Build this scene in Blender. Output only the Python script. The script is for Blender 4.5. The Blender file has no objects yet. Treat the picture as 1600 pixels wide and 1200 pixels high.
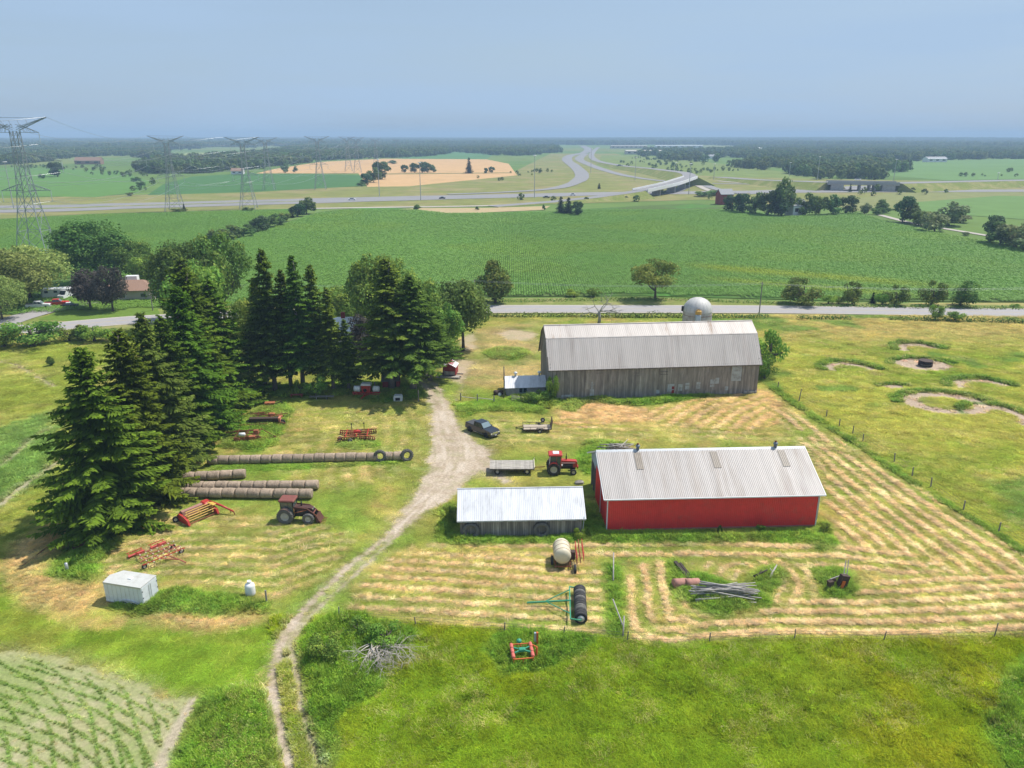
import bpy, math, random
import numpy as np
from mathutils import Vector, Matrix

# ------------------------------------------------------------------ scene, camera, light
S = bpy.context.scene
COL = S.collection
R_ = math.radians
CAM_H, PITCH, FPX = 44.0, R_(18.2), 1180.0
cam = bpy.data.cameras.new('camera'); cam_o = bpy.data.objects.new('camera', cam); COL.objects.link(cam_o)
cam.sensor_width = 36.0; cam.lens = 36.0*FPX/1600.0
cam.clip_start = 0.5; cam.clip_end = 60000
cam_o.location = (0, 0, CAM_H); cam_o.rotation_euler = (R_(90)-PITCH, 0, 0)
S.camera = cam_o

SUN_EL, SUN_AZ = R_(59), R_(29)          # azimuth measured from +X towards +Y
sun_dir = Vector((math.cos(SUN_EL)*math.cos(SUN_AZ), math.cos(SUN_EL)*math.sin(SUN_AZ), math.sin(SUN_EL)))
sun = bpy.data.lights.new('sun', 'SUN'); sun.energy = 4.7; sun.angle = R_(1.2); sun.color = (1.0, 0.955, 0.88)
sun_o = bpy.data.objects.new('sun', sun); COL.objects.link(sun_o)
sun_o.rotation_euler = sun_dir.to_track_quat('Z', 'Y').to_euler()

W = bpy.data.worlds.new('World'); S.world = W; W.use_nodes = True
nt = W.node_tree; nt.nodes.clear()
def wn(t, **k):
    n = nt.nodes.new(t)
    for a, b in k.items(): setattr(n, a, b)
    return n
sky = wn('ShaderNodeTexSky', sky_type='NISHITA', sun_disc=False)
sky.sun_elevation = SUN_EL; sky.sun_rotation = R_(90)-SUN_AZ
sky.air_density = 1.0; sky.dust_density = 1.6; sky.ozone_density = 1.6
bg = wn('ShaderNodeBackground'); bg.inputs[1].default_value = 0.099
tc = wn('ShaderNodeTexCoord')
mp = wn('ShaderNodeMapping'); mp.inputs['Scale'].default_value = (0.9, 0.9, 9.0); mp.inputs['Rotation'].default_value = (0.05, 0.06, 0)
nz = wn('ShaderNodeTexNoise'); nz.inputs['Scale'].default_value = 1.6; nz.inputs['Detail'].default_value = 5; nz.inputs['Roughness'].default_value = 0.5
rp = wn('ShaderNodeValToRGB'); rp.color_ramp.elements[0].position = 0.36; rp.color_ramp.elements[1].position = 0.68
rp.color_ramp.elements[0].color = (0.50, 0.50, 0.50, 1); rp.color_ramp.elements[1].color = (0.95, 0.95, 0.95, 1)
mx = wn('ShaderNodeMix', data_type='RGBA'); mx.inputs[7].default_value = (3.55, 4.9, 6.7, 1)   # thin high cloud veil
L = nt.links
L.new(tc.outputs['Generated'], mp.inputs[0]); L.new(mp.outputs[0], nz.inputs[0]); L.new(nz.outputs[0], rp.inputs[0])
L.new(rp.outputs[0], mx.inputs[0]); L.new(sky.outputs[0], mx.inputs[6]); L.new(mx.outputs[2], bg.inputs[0])
out = wn('ShaderNodeOutputWorld'); L.new(bg.outputs[0], out.inputs[0])

vs = S.view_settings
vs.view_transform = 'Standard'; vs.look = 'None'; vs.exposure = 0.25; vs.gamma = 1.0; vs.use_curve_mapping = False
S.render.engine = 'CYCLES'
cy = S.cycles
cy.max_bounces = 5; cy.diffuse_bounces = 2; cy.glossy_bounces = 2; cy.transmission_bounces = 3; cy.transparent_max_bounces = 6; cy.volume_bounces = 0
cy.use_denoising = True
cy.sample_clamp_indirect = 8

# ------------------------------------------------------------------ helpers
FW = np.array((0, math.cos(PITCH), -math.sin(PITCH))); UP = np.array((0, math.sin(PITCH), math.cos(PITCH)))
def G(px, py, z=0.0):
    """point of the world at height z seen at pixel (px,py) of the 1600x1200 photograph (used to survey the place)"""
    d = FW + (px-800)/FPX*np.array((1., 0, 0)) + (600-py)/FPX*UP
    t = (z-CAM_H)/d[2]
    return Vector((d[0]*t, d[1]*t, z))
def Gs(pts, z=0.0): return [G(p[0], p[1], z) for p in pts]
def height_to(base, py):
    """height of a vertical thing standing at base whose top shows at photograph row py"""
    a = (600-py)/FPX
    return CAM_H + base.y*(a*math.cos(PITCH)-math.sin(PITCH))/(math.cos(PITCH)+a*math.sin(PITCH))
def mpp(p):   # metres per photograph pixel at point p
    return (p.y*math.cos(PITCH)+(CAM_H-p.z)*math.sin(PITCH))/FPX

def tag(o, label=None, cat=None, group=None, kind=None):
    if label: o['label'] = label
    if cat: o['category'] = cat
    if group: o['group'] = group
    if kind: o['kind'] = kind
    return o
def thing(name, label, cat, loc=(0, 0, 0), rz=0.0, group=None):
    o = bpy.data.objects.new(name, None); COL.objects.link(o); o.empty_display_size = 0.3
    o.location = loc; o.rotation_euler = (0, 0, rz)
    return tag(o, label, cat, group)
def link(name, me, parent=None, loc=None, rot=None):
    o = bpy.data.objects.new(name, me); COL.objects.link(o)
    if parent: o.parent = parent
    if loc is not None: o.location = loc
    if rot is not None: o.rotation_euler = rot
    return o
KIDS = {}
def copy_tree(o, parent=None):
    c = o.copy(); COL.objects.link(c)
    if parent: c.parent = parent
    for ch in o.children: copy_tree(ch, c)
    return c

class MB:
    def __init__(s): s.v = []; s.f = []; s.m = []; s.sm = []
    def add(s, v, f, m=0, smooth=False):
        b = len(s.v); s.v += [tuple(p) for p in v]; s.f += [tuple(i+b for i in q) for q in f]; s.m += [m]*len(f); s.sm += [smooth]*len(f); return s
    def box(s, c, d, rot=None, m=0, taper=None):
        x, y, z = d[0]/2, d[1]/2, d[2]/2
        tx, ty = taper if taper else (1, 1)
        v = [Vector(p) for p in ((-x,-y,-z),(x,-y,-z),(x,y,-z),(-x,y,-z),(-x*tx,-y*ty,z),(x*tx,-y*ty,z),(x*tx,y*ty,z),(-x*tx,y*ty,z))]
        if rot is not None:
            from mathutils import Euler
            q = Euler(rot).to_matrix(); v = [q @ p for p in v]
        c = Vector(c)
        return s.add([p+c for p in v], [(0,3,2,1),(4,5,6,7),(0,1,5,4),(1,2,6,5),(2,3,7,6),(3,0,4,7)], m)
    def bbox(s, c, d, bev=0.03, m=0):
        """box with chamfered vertical and top edges"""
        x, y, z = d[0]/2, d[1]/2, d[2]/2; b = min(bev, x*.9, y*.9, z*.9); c = Vector(c)
        def ring(zz, i):
            xx, yy = x-i, y-i
            return [(-xx+b,-yy,zz),(xx-b,-yy,zz),(xx,-yy+b,zz),(xx,yy-b,zz),(xx-b,yy,zz),(-xx+b,yy,zz),(-xx,yy-b,zz),(-xx,-yy+b,zz)]
        v = ring(-z, 0)+ring(z-b, 0)+ring(z, b)
        f = [tuple(range(7, -1, -1)), tuple(range(16, 24))]
        for k in (0, 8):
            for i in range(8): j = (i+1) % 8; f.append((k+i, k+j, k+8+j, k+8+i))
        return s.add([Vector(p)+c for p in v], f, m)
    def bar(s, a, b, r, n=4, r2=None, m=0, smooth=False, cap=True):
        a, b = Vector(a), Vector(b); r2 = r if r2 is None else r2
        d = (b-a); 
        if d.length < 1e-6: return s
        d.normalize(); u = d.orthogonal().normalized()
        if abs(d.z) < .99: u = d.cross(Vector((0, 0, 1))).normalized()
        w = d.cross(u)
        v = []
        for p, rr in ((a, r), (b, r2)):
            for i in range(n):
                t = 2*math.pi*(i+.5)/n; v.append(p+(u*math.cos(t)+w*math.sin(t))*rr)
        f = [(i, (i+1) % n, n+(i+1) % n, n+i) for i in range(n)]
        if cap: f += [tuple(range(n-1, -1, -1)), tuple(range(n, 2*n))]
        return s.add(v, f, m, smooth)
    def tube(s, pts, r, n=6, m=0, smooth=True):
        rs = r if isinstance(r, (list, tuple)) else [r]*len(pts)
        pts = [Vector(p) for p in pts]; v = []; f = []
        for k, p in enumerate(pts):
            d = (pts[min(k+1, len(pts)-1)]-pts[max(k-1, 0)]).normalized()
            ref = Vector((0, 0, 1)) if abs(d.z) < .95 else Vector((1, 0, 0))
            u = d.cross(ref).normalized(); w = d.cross(u)
            for i in range(n):
                t = 2*math.pi*i/n; v.append(p+(u*math.cos(t)+w*math.sin(t))*rs[k])
        for k in range(len(pts)-1):
            for i in range(n): f.append((k*n+i, k*n+(i+1) % n, (k+1)*n+(i+1) % n, (k+1)*n+i))
        f += [tuple(range(n-1, -1, -1)), tuple(range((len(pts)-1)*n, len(pts)*n))]
        return s.add(v, f, m, smooth)
    def lathe(s, prof, n=16, c=(0, 0, 0), axis='z', m=0, smooth=True):
        """prof: list of (radius, height)"""
        v = []; f = []; c = Vector(c)
        for r, h in prof:
            for i in range(n):
                t = 2*math.pi*i/n; x, y = r*math.cos(t), r*math.sin(t)
                p = {'z': (x, y, h), 'y': (x, h, y), 'x': (h, x, y)}[axis]
                v.append(Vector(p)+c)
        for k in range(len(prof)-1):
            for i in range(n): f.append((k*n+i, k*n+(i+1) % n, (k+1)*n+(i+1) % n, (k+1)*n+i))
        f += [tuple(range(n-1, -1, -1)), tuple(range((len(prof)-1)*n, len(prof)*n))]
        return s.add(v, f, m, smooth)
    def prism(s, poly, a0, a1, axis='y', m=0):
        """extrude a 2D outline along an axis: axis y -> outline in (x,z); x -> (y,z); z -> (x,y)"""
        n = len(poly); mk = {'y': lambda p, a: (p[0], a, p[1]), 'x': lambda p, a: (a, p[0], p[1]), 'z': lambda p, a: (p[0], p[1], a)}[axis]
        v = [mk(p, a0) for p in poly]+[mk(p, a1) for p in poly]
        f = [tuple(range(n-1, -1, -1)), tuple(range(n, 2*n))]+[(i, (i+1) % n, n+(i+1) % n, n+i) for i in range(n)]
        return s.add(v, f, m)
    def mesh(s, name, mats):
        me = bpy.data.meshes.new(name); me.from_pydata(s.v, [], s.f)
        for mt in (mats if isinstance(mats, (list, tuple)) else [mats]): me.materials.append(mt)
        me.polygons.foreach_set('material_index', s.m); me.polygons.foreach_set('use_smooth', s.sm); me.update()
        import bmesh
        bm = bmesh.new(); bm.from_mesh(me); bmesh.ops.recalc_face_normals(bm, faces=bm.faces); bm.to_mesh(me); bm.free()
        return me
    def build(s, name, mats, parent=None, loc=None, rot=None): return link(name, s.mesh(name, mats), parent, loc, rot)

def np_mesh(name, v, quads=None, tris=None, mat=None, col=None, smooth=False):
    me = bpy.data.meshes.new(name); v = np.asarray(v, np.float32)
    me.vertices.add(len(v)); me.vertices.foreach_set('co', v.ravel())
    idx = []; st = []; n = 0
    if quads is not None and len(quads):
        q = np.asarray(quads, np.int32); idx.append(q.ravel()); st.append(np.arange(len(q))*4); n += len(q)*4
    if tris is not None and len(tris):
        t = np.asarray(tris, np.int32); idx.append(t.ravel()); st.append(n+np.arange(len(t))*3)
    idx = np.concatenate(idx); st = np.concatenate(st)
    me.loops.add(len(idx)); me.loops.foreach_set('vertex_index', idx.astype(np.int32))
    me.polygons.add(len(st)); me.polygons.foreach_set('loop_start', st.astype(np.int32))
    if smooth: me.polygons.foreach_set('use_smooth', np.ones(len(st), bool))
    if mat: me.materials.append(mat)
    if col is not None:
        a = me.attributes.new('col', 'FLOAT_COLOR', 'POINT'); c = np.ones((len(v), 4), np.float32); c[:, :3] = col
        a.data.foreach_set('color', c.ravel())
    me.update(calc_edges=True); me.validate()
    return me

# ---- numpy noise
def _h(ix, iy, seed):
    n = (ix.astype(np.int64)*374761393 + iy.astype(np.int64)*668265263 + seed*1442695041) & 0x7fffffff
    n = ((n ^ (n >> 13))*1274126177) & 0x7fffffff
    return ((n ^ (n >> 16)) & 0xffff)/65535.0
def vnoise(x, y, seed=0):
    ix, iy = np.floor(x), np.floor(y); fx, fy = x-ix, y-iy; fx = fx*fx*(3-2*fx); fy = fy*fy*(3-2*fy)
    a, b, c, d = _h(ix, iy, seed), _h(ix+1, iy, seed), _h(ix, iy+1, seed), _h(ix+1, iy+1, seed)
    return (a*(1-fx)+b*fx)*(1-fy)+(c*(1-fx)+d*fx)*fy
def fbm(x, y, sc, oct=3, seed=0):
    t = 0; a = 1; s = 0
    for o in range(oct):
        t = t+a*vnoise(x/sc*2**o+17.3*o, y/sc*2**o-9.1*o, seed+o*7); s += a; a *= .55
    return t/s
def sst(e0, e1, x):
    t = np.clip((x-e0)/(e1-e0), 0, 1); return t*t*(3-2*t)
def seg_d(X, Y, pts):
    """distance to a polyline, and index+fraction of the nearest place on it"""
    best = np.full(X.shape, 1e9); par = np.zeros(X.shape)
    for k in range(len(pts)-1):
        ax, ay = pts[k][0], pts[k][1]; bx, by = pts[k+1][0], pts[k+1][1]
        dx, dy = bx-ax, by-ay; t = np.clip(((X-ax)*dx+(Y-ay)*dy)/(dx*dx+dy*dy+1e-9), 0, 1)
        d = np.hypot(X-ax-t*dx, Y-ay-t*dy); m = d < best
        best = np.where(m, d, best); par = np.where(m, k+t, par)
    return best, par
def poly_d(X, Y, poly):
    """signed distance to a polygon, negative inside"""
    d, _ = seg_d(X, Y, list(poly)+[poly[0]])
    ins = np.zeros(X.shape, bool); n = len(poly)
    for i in range(n):
        x1, y1 = poly[i][0], poly[i][1]; x2, y2 = poly[(i+1) % n][0], poly[(i+1) % n][1]
        c = ((y1 > Y) != (y2 > Y)) & (X < (x2-x1)*(Y-y1)/((y2-y1) if abs(y2-y1) > 1e-9 else 1e-9)+x1)
        ins ^= c
    return np.where(ins, -d, d)

# ------------------------------------------------------------------ materials
def newmat(name):
    m = bpy.data.materials.new(name); m.use_nodes = True; t = m.node_tree; t.nodes.clear(); return m, t
def nd(t, typ, **k):
    n = t.nodes.new(typ)
    for a, b in k.items(): setattr(n, a, b)
    return n
MATS = {}
def M(name, col, rough=.6, metal=0.0, var=.18, scale=2.0, bump=0.0, col2=None, amt2=.5, scale2=1.0, stretch=(1, 1, 1), rnd=0.0, spec=.4):
    """procedural surface: base colour, brightness noise, optional second colour (rust, dirt, fading) in patches"""
    if name in MATS: return MATS[name]
    m, t = newmat(name); l = t.links
    o = nd(t, 'ShaderNodeOutputMaterial'); p = nd(t, 'ShaderNodeBsdfPrincipled'); l.new(p.outputs[0], o.inputs[0])
    g = nd(t, 'ShaderNodeNewGeometry'); mp = nd(t, 'ShaderNodeMapping'); mp.inputs['Scale'].default_value = stretch; l.new(g.outputs['Position'], mp.inputs[0])
    n = nd(t, 'ShaderNodeTexNoise'); n.inputs['Scale'].default_value = scale; n.inputs['Detail'].default_value = 6; n.inputs['Roughness'].default_value = .65; l.new(mp.outputs[0], n.inputs[0])
    mr = nd(t, 'ShaderNodeMapRange'); mr.inputs['From Min'].default_value = .25; mr.inputs['From Max'].default_value = .75; mr.inputs['To Min'].default_value = 1-var; mr.inputs['To Max'].default_value = 1+var
    l.new(n.outputs[0], mr.inputs[0])
    mul = nd(t, 'ShaderNodeMix', data_type='RGBA', blend_type='MULTIPLY'); mul.inputs[0].default_value = 1
    src = None
    if col2:
        n2 = nd(t, 'ShaderNodeTexNoise'); n2.inputs['Scale'].default_value = scale2; n2.inputs['Detail'].default_value = 7; n2.inputs['Roughness'].default_value = .7; l.new(mp.outputs[0], n2.inputs[0])
        r = nd(t, 'ShaderNodeMapRange'); r.inputs['From Min'].default_value = .62-.3*amt2; r.inputs['From Max'].default_value = .78-.3*amt2; l.new(n2.outputs[0], r.inputs[0])
        mx = nd(t, 'ShaderNodeMix', data_type='RGBA'); l.new(r.outputs[0], mx.inputs[0]); mx.inputs[6].default_value = (*col, 1); mx.inputs[7].default_value = (*col2, 1)
        l.new(mx.outputs[2], mul.inputs[6])
    else: mul.inputs[6].default_value = (*col, 1)
    l.new(mr.outputs[0], mul.inputs[7])
    last = mul.outputs[2]
    if rnd:
        oi = nd(t, 'ShaderNodeObjectInfo'); r2 = nd(t, 'ShaderNodeMapRange'); r2.inputs['To Min'].default_value = 1-rnd; r2.inputs['To Max'].default_value = 1+rnd; l.new(oi.outputs['Random'], r2.inputs[0])
        m2 = nd(t, 'ShaderNodeMix', data_type='RGBA', blend_type='MULTIPLY'); m2.inputs[0].default_value = 1; l.new(last, m2.inputs[6]); l.new(r2.outputs[0], m2.inputs[7]); last = m2.outputs[2]
    l.new(last, p.inputs['Base Color'])
    p.inputs['Roughness'].default_value = rough; p.inputs['Metallic'].default_value = metal; p.inputs['Specular IOR Level'].default_value = spec
    if bump:
        b = nd(t, 'ShaderNodeBump'); b.inputs['Strength'].default_value = bump; b.inputs['Distance'].default_value = .05; l.new(n.outputs[0], b.inputs['Height']); l.new(b.outputs[0], p.inputs['Normal'])
    MATS[name] = m; return m
def vcol_mat(name, rough=.9, fine=30.0, famt=.25, bump=.4, translucent=0.0, instancer=False, rnd=0.0, spec=.2, tint=None, mid=5.0, mamt=.15, bdist=.08):
    """colour from the mesh's own (or the instance's) colour attribute, with fine grain"""
    if name in MATS: return MATS[name]
    m, t = newmat(name); l = t.links
    o = nd(t, 'ShaderNodeOutputMaterial'); p = nd(t, 'ShaderNodeBsdfPrincipled')
    a = nd(t, 'ShaderNodeAttribute', attribute_name='col', attribute_type='INSTANCER' if instancer else 'GEOMETRY')
    g = nd(t, 'ShaderNodeNewGeometry')
    last = a.outputs['Color']
    if famt:
        n = nd(t, 'ShaderNodeTexNoise'); n.inputs['Scale'].default_value = fine; n.inputs['Detail'].default_value = 4; n.inputs['Roughness'].default_value = .7; l.new(g.outputs['Position'], n.inputs[0])
        n2 = nd(t, 'ShaderNodeTexNoise'); n2.inputs['Scale'].default_value = mid; n2.inputs['Detail'].default_value = 3; l.new(g.outputs['Position'], n2.inputs[0])
        for nn, am in ((n, famt), (n2, mamt)):
            r = nd(t, 'ShaderNodeMapRange'); r.inputs['From Min'].default_value = .3; r.inputs['From Max'].default_value = .7; r.inputs['To Min'].default_value = 1-am; r.inputs['To Max'].default_value = 1+am; l.new(nn.outputs[0], r.inputs[0])
            mu = nd(t, 'ShaderNodeMix', data_type='RGBA', blend_type='MULTIPLY'); mu.inputs[0].default_value = 1; l.new(last, mu.inputs[6]); l.new(r.outputs[0], mu.inputs[7]); last = mu.outputs[2]
        if bump:
            b = nd(t, 'ShaderNodeBump'); b.inputs['Strength'].default_value = bump; b.inputs['Distance'].default_value = bdist; l.new(n.outputs[0], b.inputs['Height']); l.new(b.outputs[0], p.inputs['Normal'])
    if tint:
        mu = nd(t, 'ShaderNodeMix', data_type='RGBA', blend_type='MULTIPLY'); mu.inputs[0].default_value = 1; l.new(last, mu.inputs[6]); mu.inputs[7].default_value = (*tint, 1); last = mu.outputs[2]
    if rnd:
        oi = nd(t, 'ShaderNodeObjectInfo'); hs = nd(t, 'ShaderNodeHueSaturation'); r2 = nd(t, 'ShaderNodeMapRange'); r2.inputs['To Min'].default_value = 1-rnd; r2.inputs['To Max'].default_value = 1+rnd
        l.new(oi.outputs['Random'], r2.inputs[0]); l.new(r2.outputs[0], hs.inputs['Value'])
        r3 = nd(t, 'ShaderNodeMapRange'); r3.inputs['To Min'].default_value = .5-.06*rnd*3; r3.inputs['To Max'].default_value = .5+.05*rnd*3
        w = nd(t, 'ShaderNodeMath', operation='FRACT'); w2 = nd(t, 'ShaderNodeMath', operation='MULTIPLY'); w2.inputs[1].default_value = 7.31; l.new(oi.outputs['Random'], w2.inputs[0]); l.new(w2.outputs[0], w.inputs[0]); l.new(w.outputs[0], r3.inputs[0]); l.new(r3.outputs[0], hs.inputs['Hue'])
        l.new(last, hs.inputs['Color']); last = hs.outputs[0]
    l.new(last, p.inputs['Base Color']); p.inputs['Roughness'].default_value = rough; p.inputs['Specular IOR Level'].default_value = spec
    if translucent:
        tr = nd(t, 'ShaderNodeBsdfTranslucent'); l.new(last, tr.inputs[0]); ms = nd(t, 'ShaderNodeMixShader'); ms.inputs[0].default_value = translucent
        l.new(p.outputs[0], ms.inputs[1]); l.new(tr.outputs[0], ms.inputs[2]); l.new(ms.outputs[0], o.inputs[0])
    else: l.new(p.outputs[0], o.inputs[0])
    MATS[name] = m; return m

# ------------------------------------------------------------------ scattering (only for grass, straw, crops, far woods)
def scatter(name, P, rot, scl, col, variants, label, seed=0, mat_attr=True):
    """one object of countless small plants: points with turn, size and colour, one of the variants on each"""
    P = np.asarray(P, np.float32); N = len(P)
    me = bpy.data.meshes.new(name); me.vertices.add(N); me.vertices.foreach_set('co', P.ravel())
    def at(nm, ty, arr, key):
        a = me.attributes.new(nm, ty, 'POINT'); a.data.foreach_set(key, np.ascontiguousarray(arr, np.float32).ravel())
    e = np.zeros((N, 3), np.float32); e[:, 2] = rot if np.ndim(rot) == 1 else rot[:, 2]
    if np.ndim(rot) == 2: e[:] = rot
    at('prot', 'FLOAT_VECTOR', e, 'vector')
    sc = np.repeat(np.asarray(scl, np.float32)[:, None], 3, 1) if np.ndim(scl) == 1 else scl
    at('pscl', 'FLOAT_VECTOR', sc, 'vector')
    c = np.ones((N, 4), np.float32); c[:, :3] = col; at('col', 'FLOAT_COLOR', c, 'color')
    rs = np.random.RandomState(seed); var = rs.randint(0, len(variants), N)
    a = me.attributes.new('pvar', 'INT', 'POINT'); a.data.foreach_set('value', var.astype(np.int32))
    o = link(name, me); tag(o, label, None, None, 'stuff')
    c_ = bpy.data.collections.new(name+'_kinds')
    for k, v in enumerate(variants):
        vo = bpy.data.objects.new('%s_kind_%02d' % (name, k), v); c_.objects.link(vo)
    ng = bpy.data.node_groups.new(name, 'GeometryNodeTree')
    ng.interface.new_socket('Geometry', in_out='INPUT', socket_type='NodeSocketGeometry'); ng.interface.new_socket('Geometry', in_out='OUTPUT', socket_type='NodeSocketGeometry')
    gi = nd(ng, 'NodeGroupInput'); go = nd(ng, 'NodeGroupOutput')
    ci = nd(ng, 'GeometryNodeCollectionInfo'); ci.inputs['Collection'].default_value = c_; ci.inputs['Separate Children'].default_value = True; ci.inputs['Reset Children'].default_value = True
    ip = nd(ng, 'GeometryNodeInstanceOnPoints'); ip.inputs['Pick Instance'].default_value = True
    def na(nm, ty):
        n = nd(ng, 'GeometryNodeInputNamedAttribute', data_type=ty); n.inputs['Name'].default_value = nm; return n.outputs['Attribute']
    l = ng.links
    er = nd(ng, 'FunctionNodeEulerToRotation'); l.new(na('prot', 'FLOAT_VECTOR'), er.inputs[0])
    l.new(gi.outputs[0], ip.inputs['Points']); l.new(ci.outputs[0], ip.inputs['Instance'])
    l.new(na('pvar', 'INT'), ip.inputs['Instance Index']); l.new(er.outputs[0], ip.inputs['Rotation']); l.new(na('pscl', 'FLOAT_VECTOR'), ip.inputs['Scale'])
    l.new(ip.outputs[0], go.inputs[0])
    md = o.modifiers.new('plants', 'NODES'); md.node_group = ng
    return o
# ------------------------------------------------------------------ the land: what covers each square metre
def gp(pts): return [(G(p[0], p[1]).x, G(p[0], p[1]).y) for p in pts]
TRACK = [(640,578,1.2),(655,592,1.0),(676,618,1.4),(692,648,2.0),(700,675,3.0),(712,700,4.1),(712,730,4.0),(686,762,3.0),(650,797,1.7),(618,828,1.0),(600,842,.6)]
RUT1 = [(618,828,.6),(578,860,.55),(540,888,.6),(500,928,.65),(462,968,.75),(436,1008,.7),(425,1050,.65),(428,1090,.6),(440,1150,.55),(458,1215,.5)]
RUT2 = [(630,826,.55),(594,862,.45),(556,897,.5),(520,930,.55),(488,958,.6),(460,985,.9),(455,1010,.55),(464,1060,.5),(471,1110,.5),(490,1170,.5),(504,1215,.45)]
RUT3 = [(650,800,.4),(628,832,.7),(600,850,.3)]
FORK = [(700,640,1.0),(690,612,.8),(672,592,.7),(664,580,.7)]
YARD2 = [(705,690,3),(738,704,2.6),(762,730,1.8),(790,752,.8)]
TR_UP = [(712,625,.5),(724,600,.9),(716,575,1.2),(700,565,.8)]
OLDTR = [(0,566,.8),(25,570,.7),(60,590,.7),(85,604,.7)]
OLDTR2 = [(0,730,.5),(30,706,.6),(52,685,.6),(75,672,.5)]
EDGETR = [(0,790,.5),(40,757,.7),(85,728,.8),(110,712,.6)]
RFENCE = [(1180,588),(1245,633),(1291,664),(1348,700),(1397,735),(1454,772),(1560,838),(1660,905)]
BFENCE = [(430,965),(530,966),(650,975),(788,985),(880,992),(978,1002),(1050,1012),(1108,1006),(1241,999),(1380,1002),(1553,996),(1700,990)]
def wline(X, Y, pts, jit):
    g = gp(pts); d, par = seg_d(X, Y, g); k = np.clip(par.astype(int), 0, len(pts)-2); f = par-k
    hw = np.array([p[2] for p in pts]); w = hw[k]*(1-f)+hw[k+1]*f
    return d-w-jit
PATCHES = {   # tall uncut grass and weeds left standing, outlined on the ground: (outline, height)
 'trailer_strip': ([(170,948),(215,962),(262,958),(330,962),(412,958),(420,945),(395,936),(330,930),(285,918),(255,925)], .8),
 'spruce_corner': ([(75,898),(92,878),(125,862),(165,840),(190,848),(165,868),(150,888),(140,910),(110,908)], .7),
 'log_island': ([(1038,880),(1055,876),(1075,895),(1110,905),(1150,918),(1190,925),(1200,940),(1180,955),(1140,962),(1100,958),(1065,938),(1045,910)], .75),
 'small_island': ([(1170,905),(1185,890),(1210,884),(1228,890),(1222,905),(1200,925),(1180,925)], .6),
 'machine_island': ([(1270,905),(1285,893),(1310,890),(1328,898),(1330,920),(1315,938),(1295,930)], .75),
 'strip_fence': ([(950,885),(962,885),(970,920),(975,960),(978,1003),(958,1003),(950,960),(948,920)], .75),
 'shed_front': ([(700,842),(716,838),(800,845),(905,838),(912,832),(905,848),(800,852),(720,852),(690,846)], .8),
 'shed_left': ([(684,838),(690,800),(708,780),(716,786),(714,838)], .9),
 'shed_gap': ([(905,836),(916,780),(930,790),(948,832),(1100,835),(1280,830),(1290,838),(1200,850),(1050,850),(930,850)], .7),
 'shed_right': ([(1275,826),(1288,815),(1300,835),(1310,856),(1280,862),(1262,845)], .6),
 'barn_front': ([(880,640),(886,625),(910,615),(940,618),(965,628),(1010,625),(1060,616),(1120,610),(1160,606),(1130,618),(1060,626),(1000,634),(960,634),(920,628),(895,645)], .8),
 'milk_house': ([(790,628),(800,620),(855,618),(862,600),(878,628),(850,640),(810,640)], .9),
 'barn_left': ([(757,552),(775,543),(820,546),(832,556),(800,562),(770,562)], .6),
 'planter_weeds': ([(430,622),(540,618),(600,628),(668,622),(672,606),(560,598),(430,606)], .7),
 'rust_weeds': ([(350,700),(345,680),(400,640),(440,630),(455,645),(440,672),(432,695),(400,704)], .7),
 'bale_weeds': ([(325,726),(640,718),(648,724),(500,732),(330,736)], .35),
 'disc_weeds': ([(526,694),(540,690),(585,690),(592,697),(560,702),(530,700)], .4),
 'shed_back': ([(905,720),(920,690),(950,690),(990,694),(960,700),(920,740)], .7),
 'gate_strip': ([(713,650),(712,632),(790,626),(850,636),(850,646),(760,642),(725,652)], .5),
 'weed_corner': ([(478,985),(505,965),(560,962),(620,975),(650,985),(640,1010),(600,1030),(600,1080),(560,1100),(525,1130),(515,1210),(500,1210),(488,1130),(475,1060),(470,1010)], .95),
 'weed_corner2': ([(270,1215),(300,1120),(330,1085),(390,1070),(420,1080),(424,1130),(440,1215)], .75),
 'plough_weeds': ([(760,1010),(800,985),(870,990),(930,1000),(900,1030),(840,1060),(780,1060)], .8),
 'right_weeds': ([(1560,1060),(1640,1010),(1700,1100),(1700,1215),(1560,1215),(1540,1130)], .8),
}
SOILF = [(-60,1010),(60,1020),(160,1045),(240,1075),(290,1095),(300,1110),(275,1150),(262,1190),(250,1230),(-200,1230),(-200,1010)]
LAWN = [(-250,860),(0,905),(40,950),(110,980),(200,985),(300,985),(420,975),(428,1010),(415,1075),(300,1100),(200,1060),(60,1015),(-250,1010)]
LEFTF = [(-400,520),(60,540),(160,540),(150,600),(110,700),(60,800),(0,880),(-400,960)]
TAN_FRONT = [(862,660),(880,640),(930,625),(1010,640),(1060,632),(1130,612),(1170,606),(1200,612),(1225,640),(1215,665),(1150,680),(1090,672),(1040,660),(960,664),(900,672)]
TAN_MID = [(640,860),(760,850),(900,858),(930,885),(900,930),(780,920),(680,940),(560,920),(600,880)]
TAN_LEFT = [(60,880),(95,905),(160,912),(165,945),(110,965),(50,945),(0,890),(20,850),(90,815),(120,845)]
TAN_SPR = [(225,965),(260,955),(330,960),(410,965),(380,982),(330,985),(270,978)]
ARCS = [  # bare feeding rings in the pasture: centre px, radii px, ring inner share, start, end (degrees in picture-like ground angle)
 (1442,548,32,10,.55,10,190),(1443,570,38,8,0,0,360),(1334,580,37,12,.55,0,185),(1539,606,42,12,.62,0,190),(1478,630,58,14,.55,0,360),(1562,650,40,15,.5,-80,110),(1396,604,18,3,0,0,360)]
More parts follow.
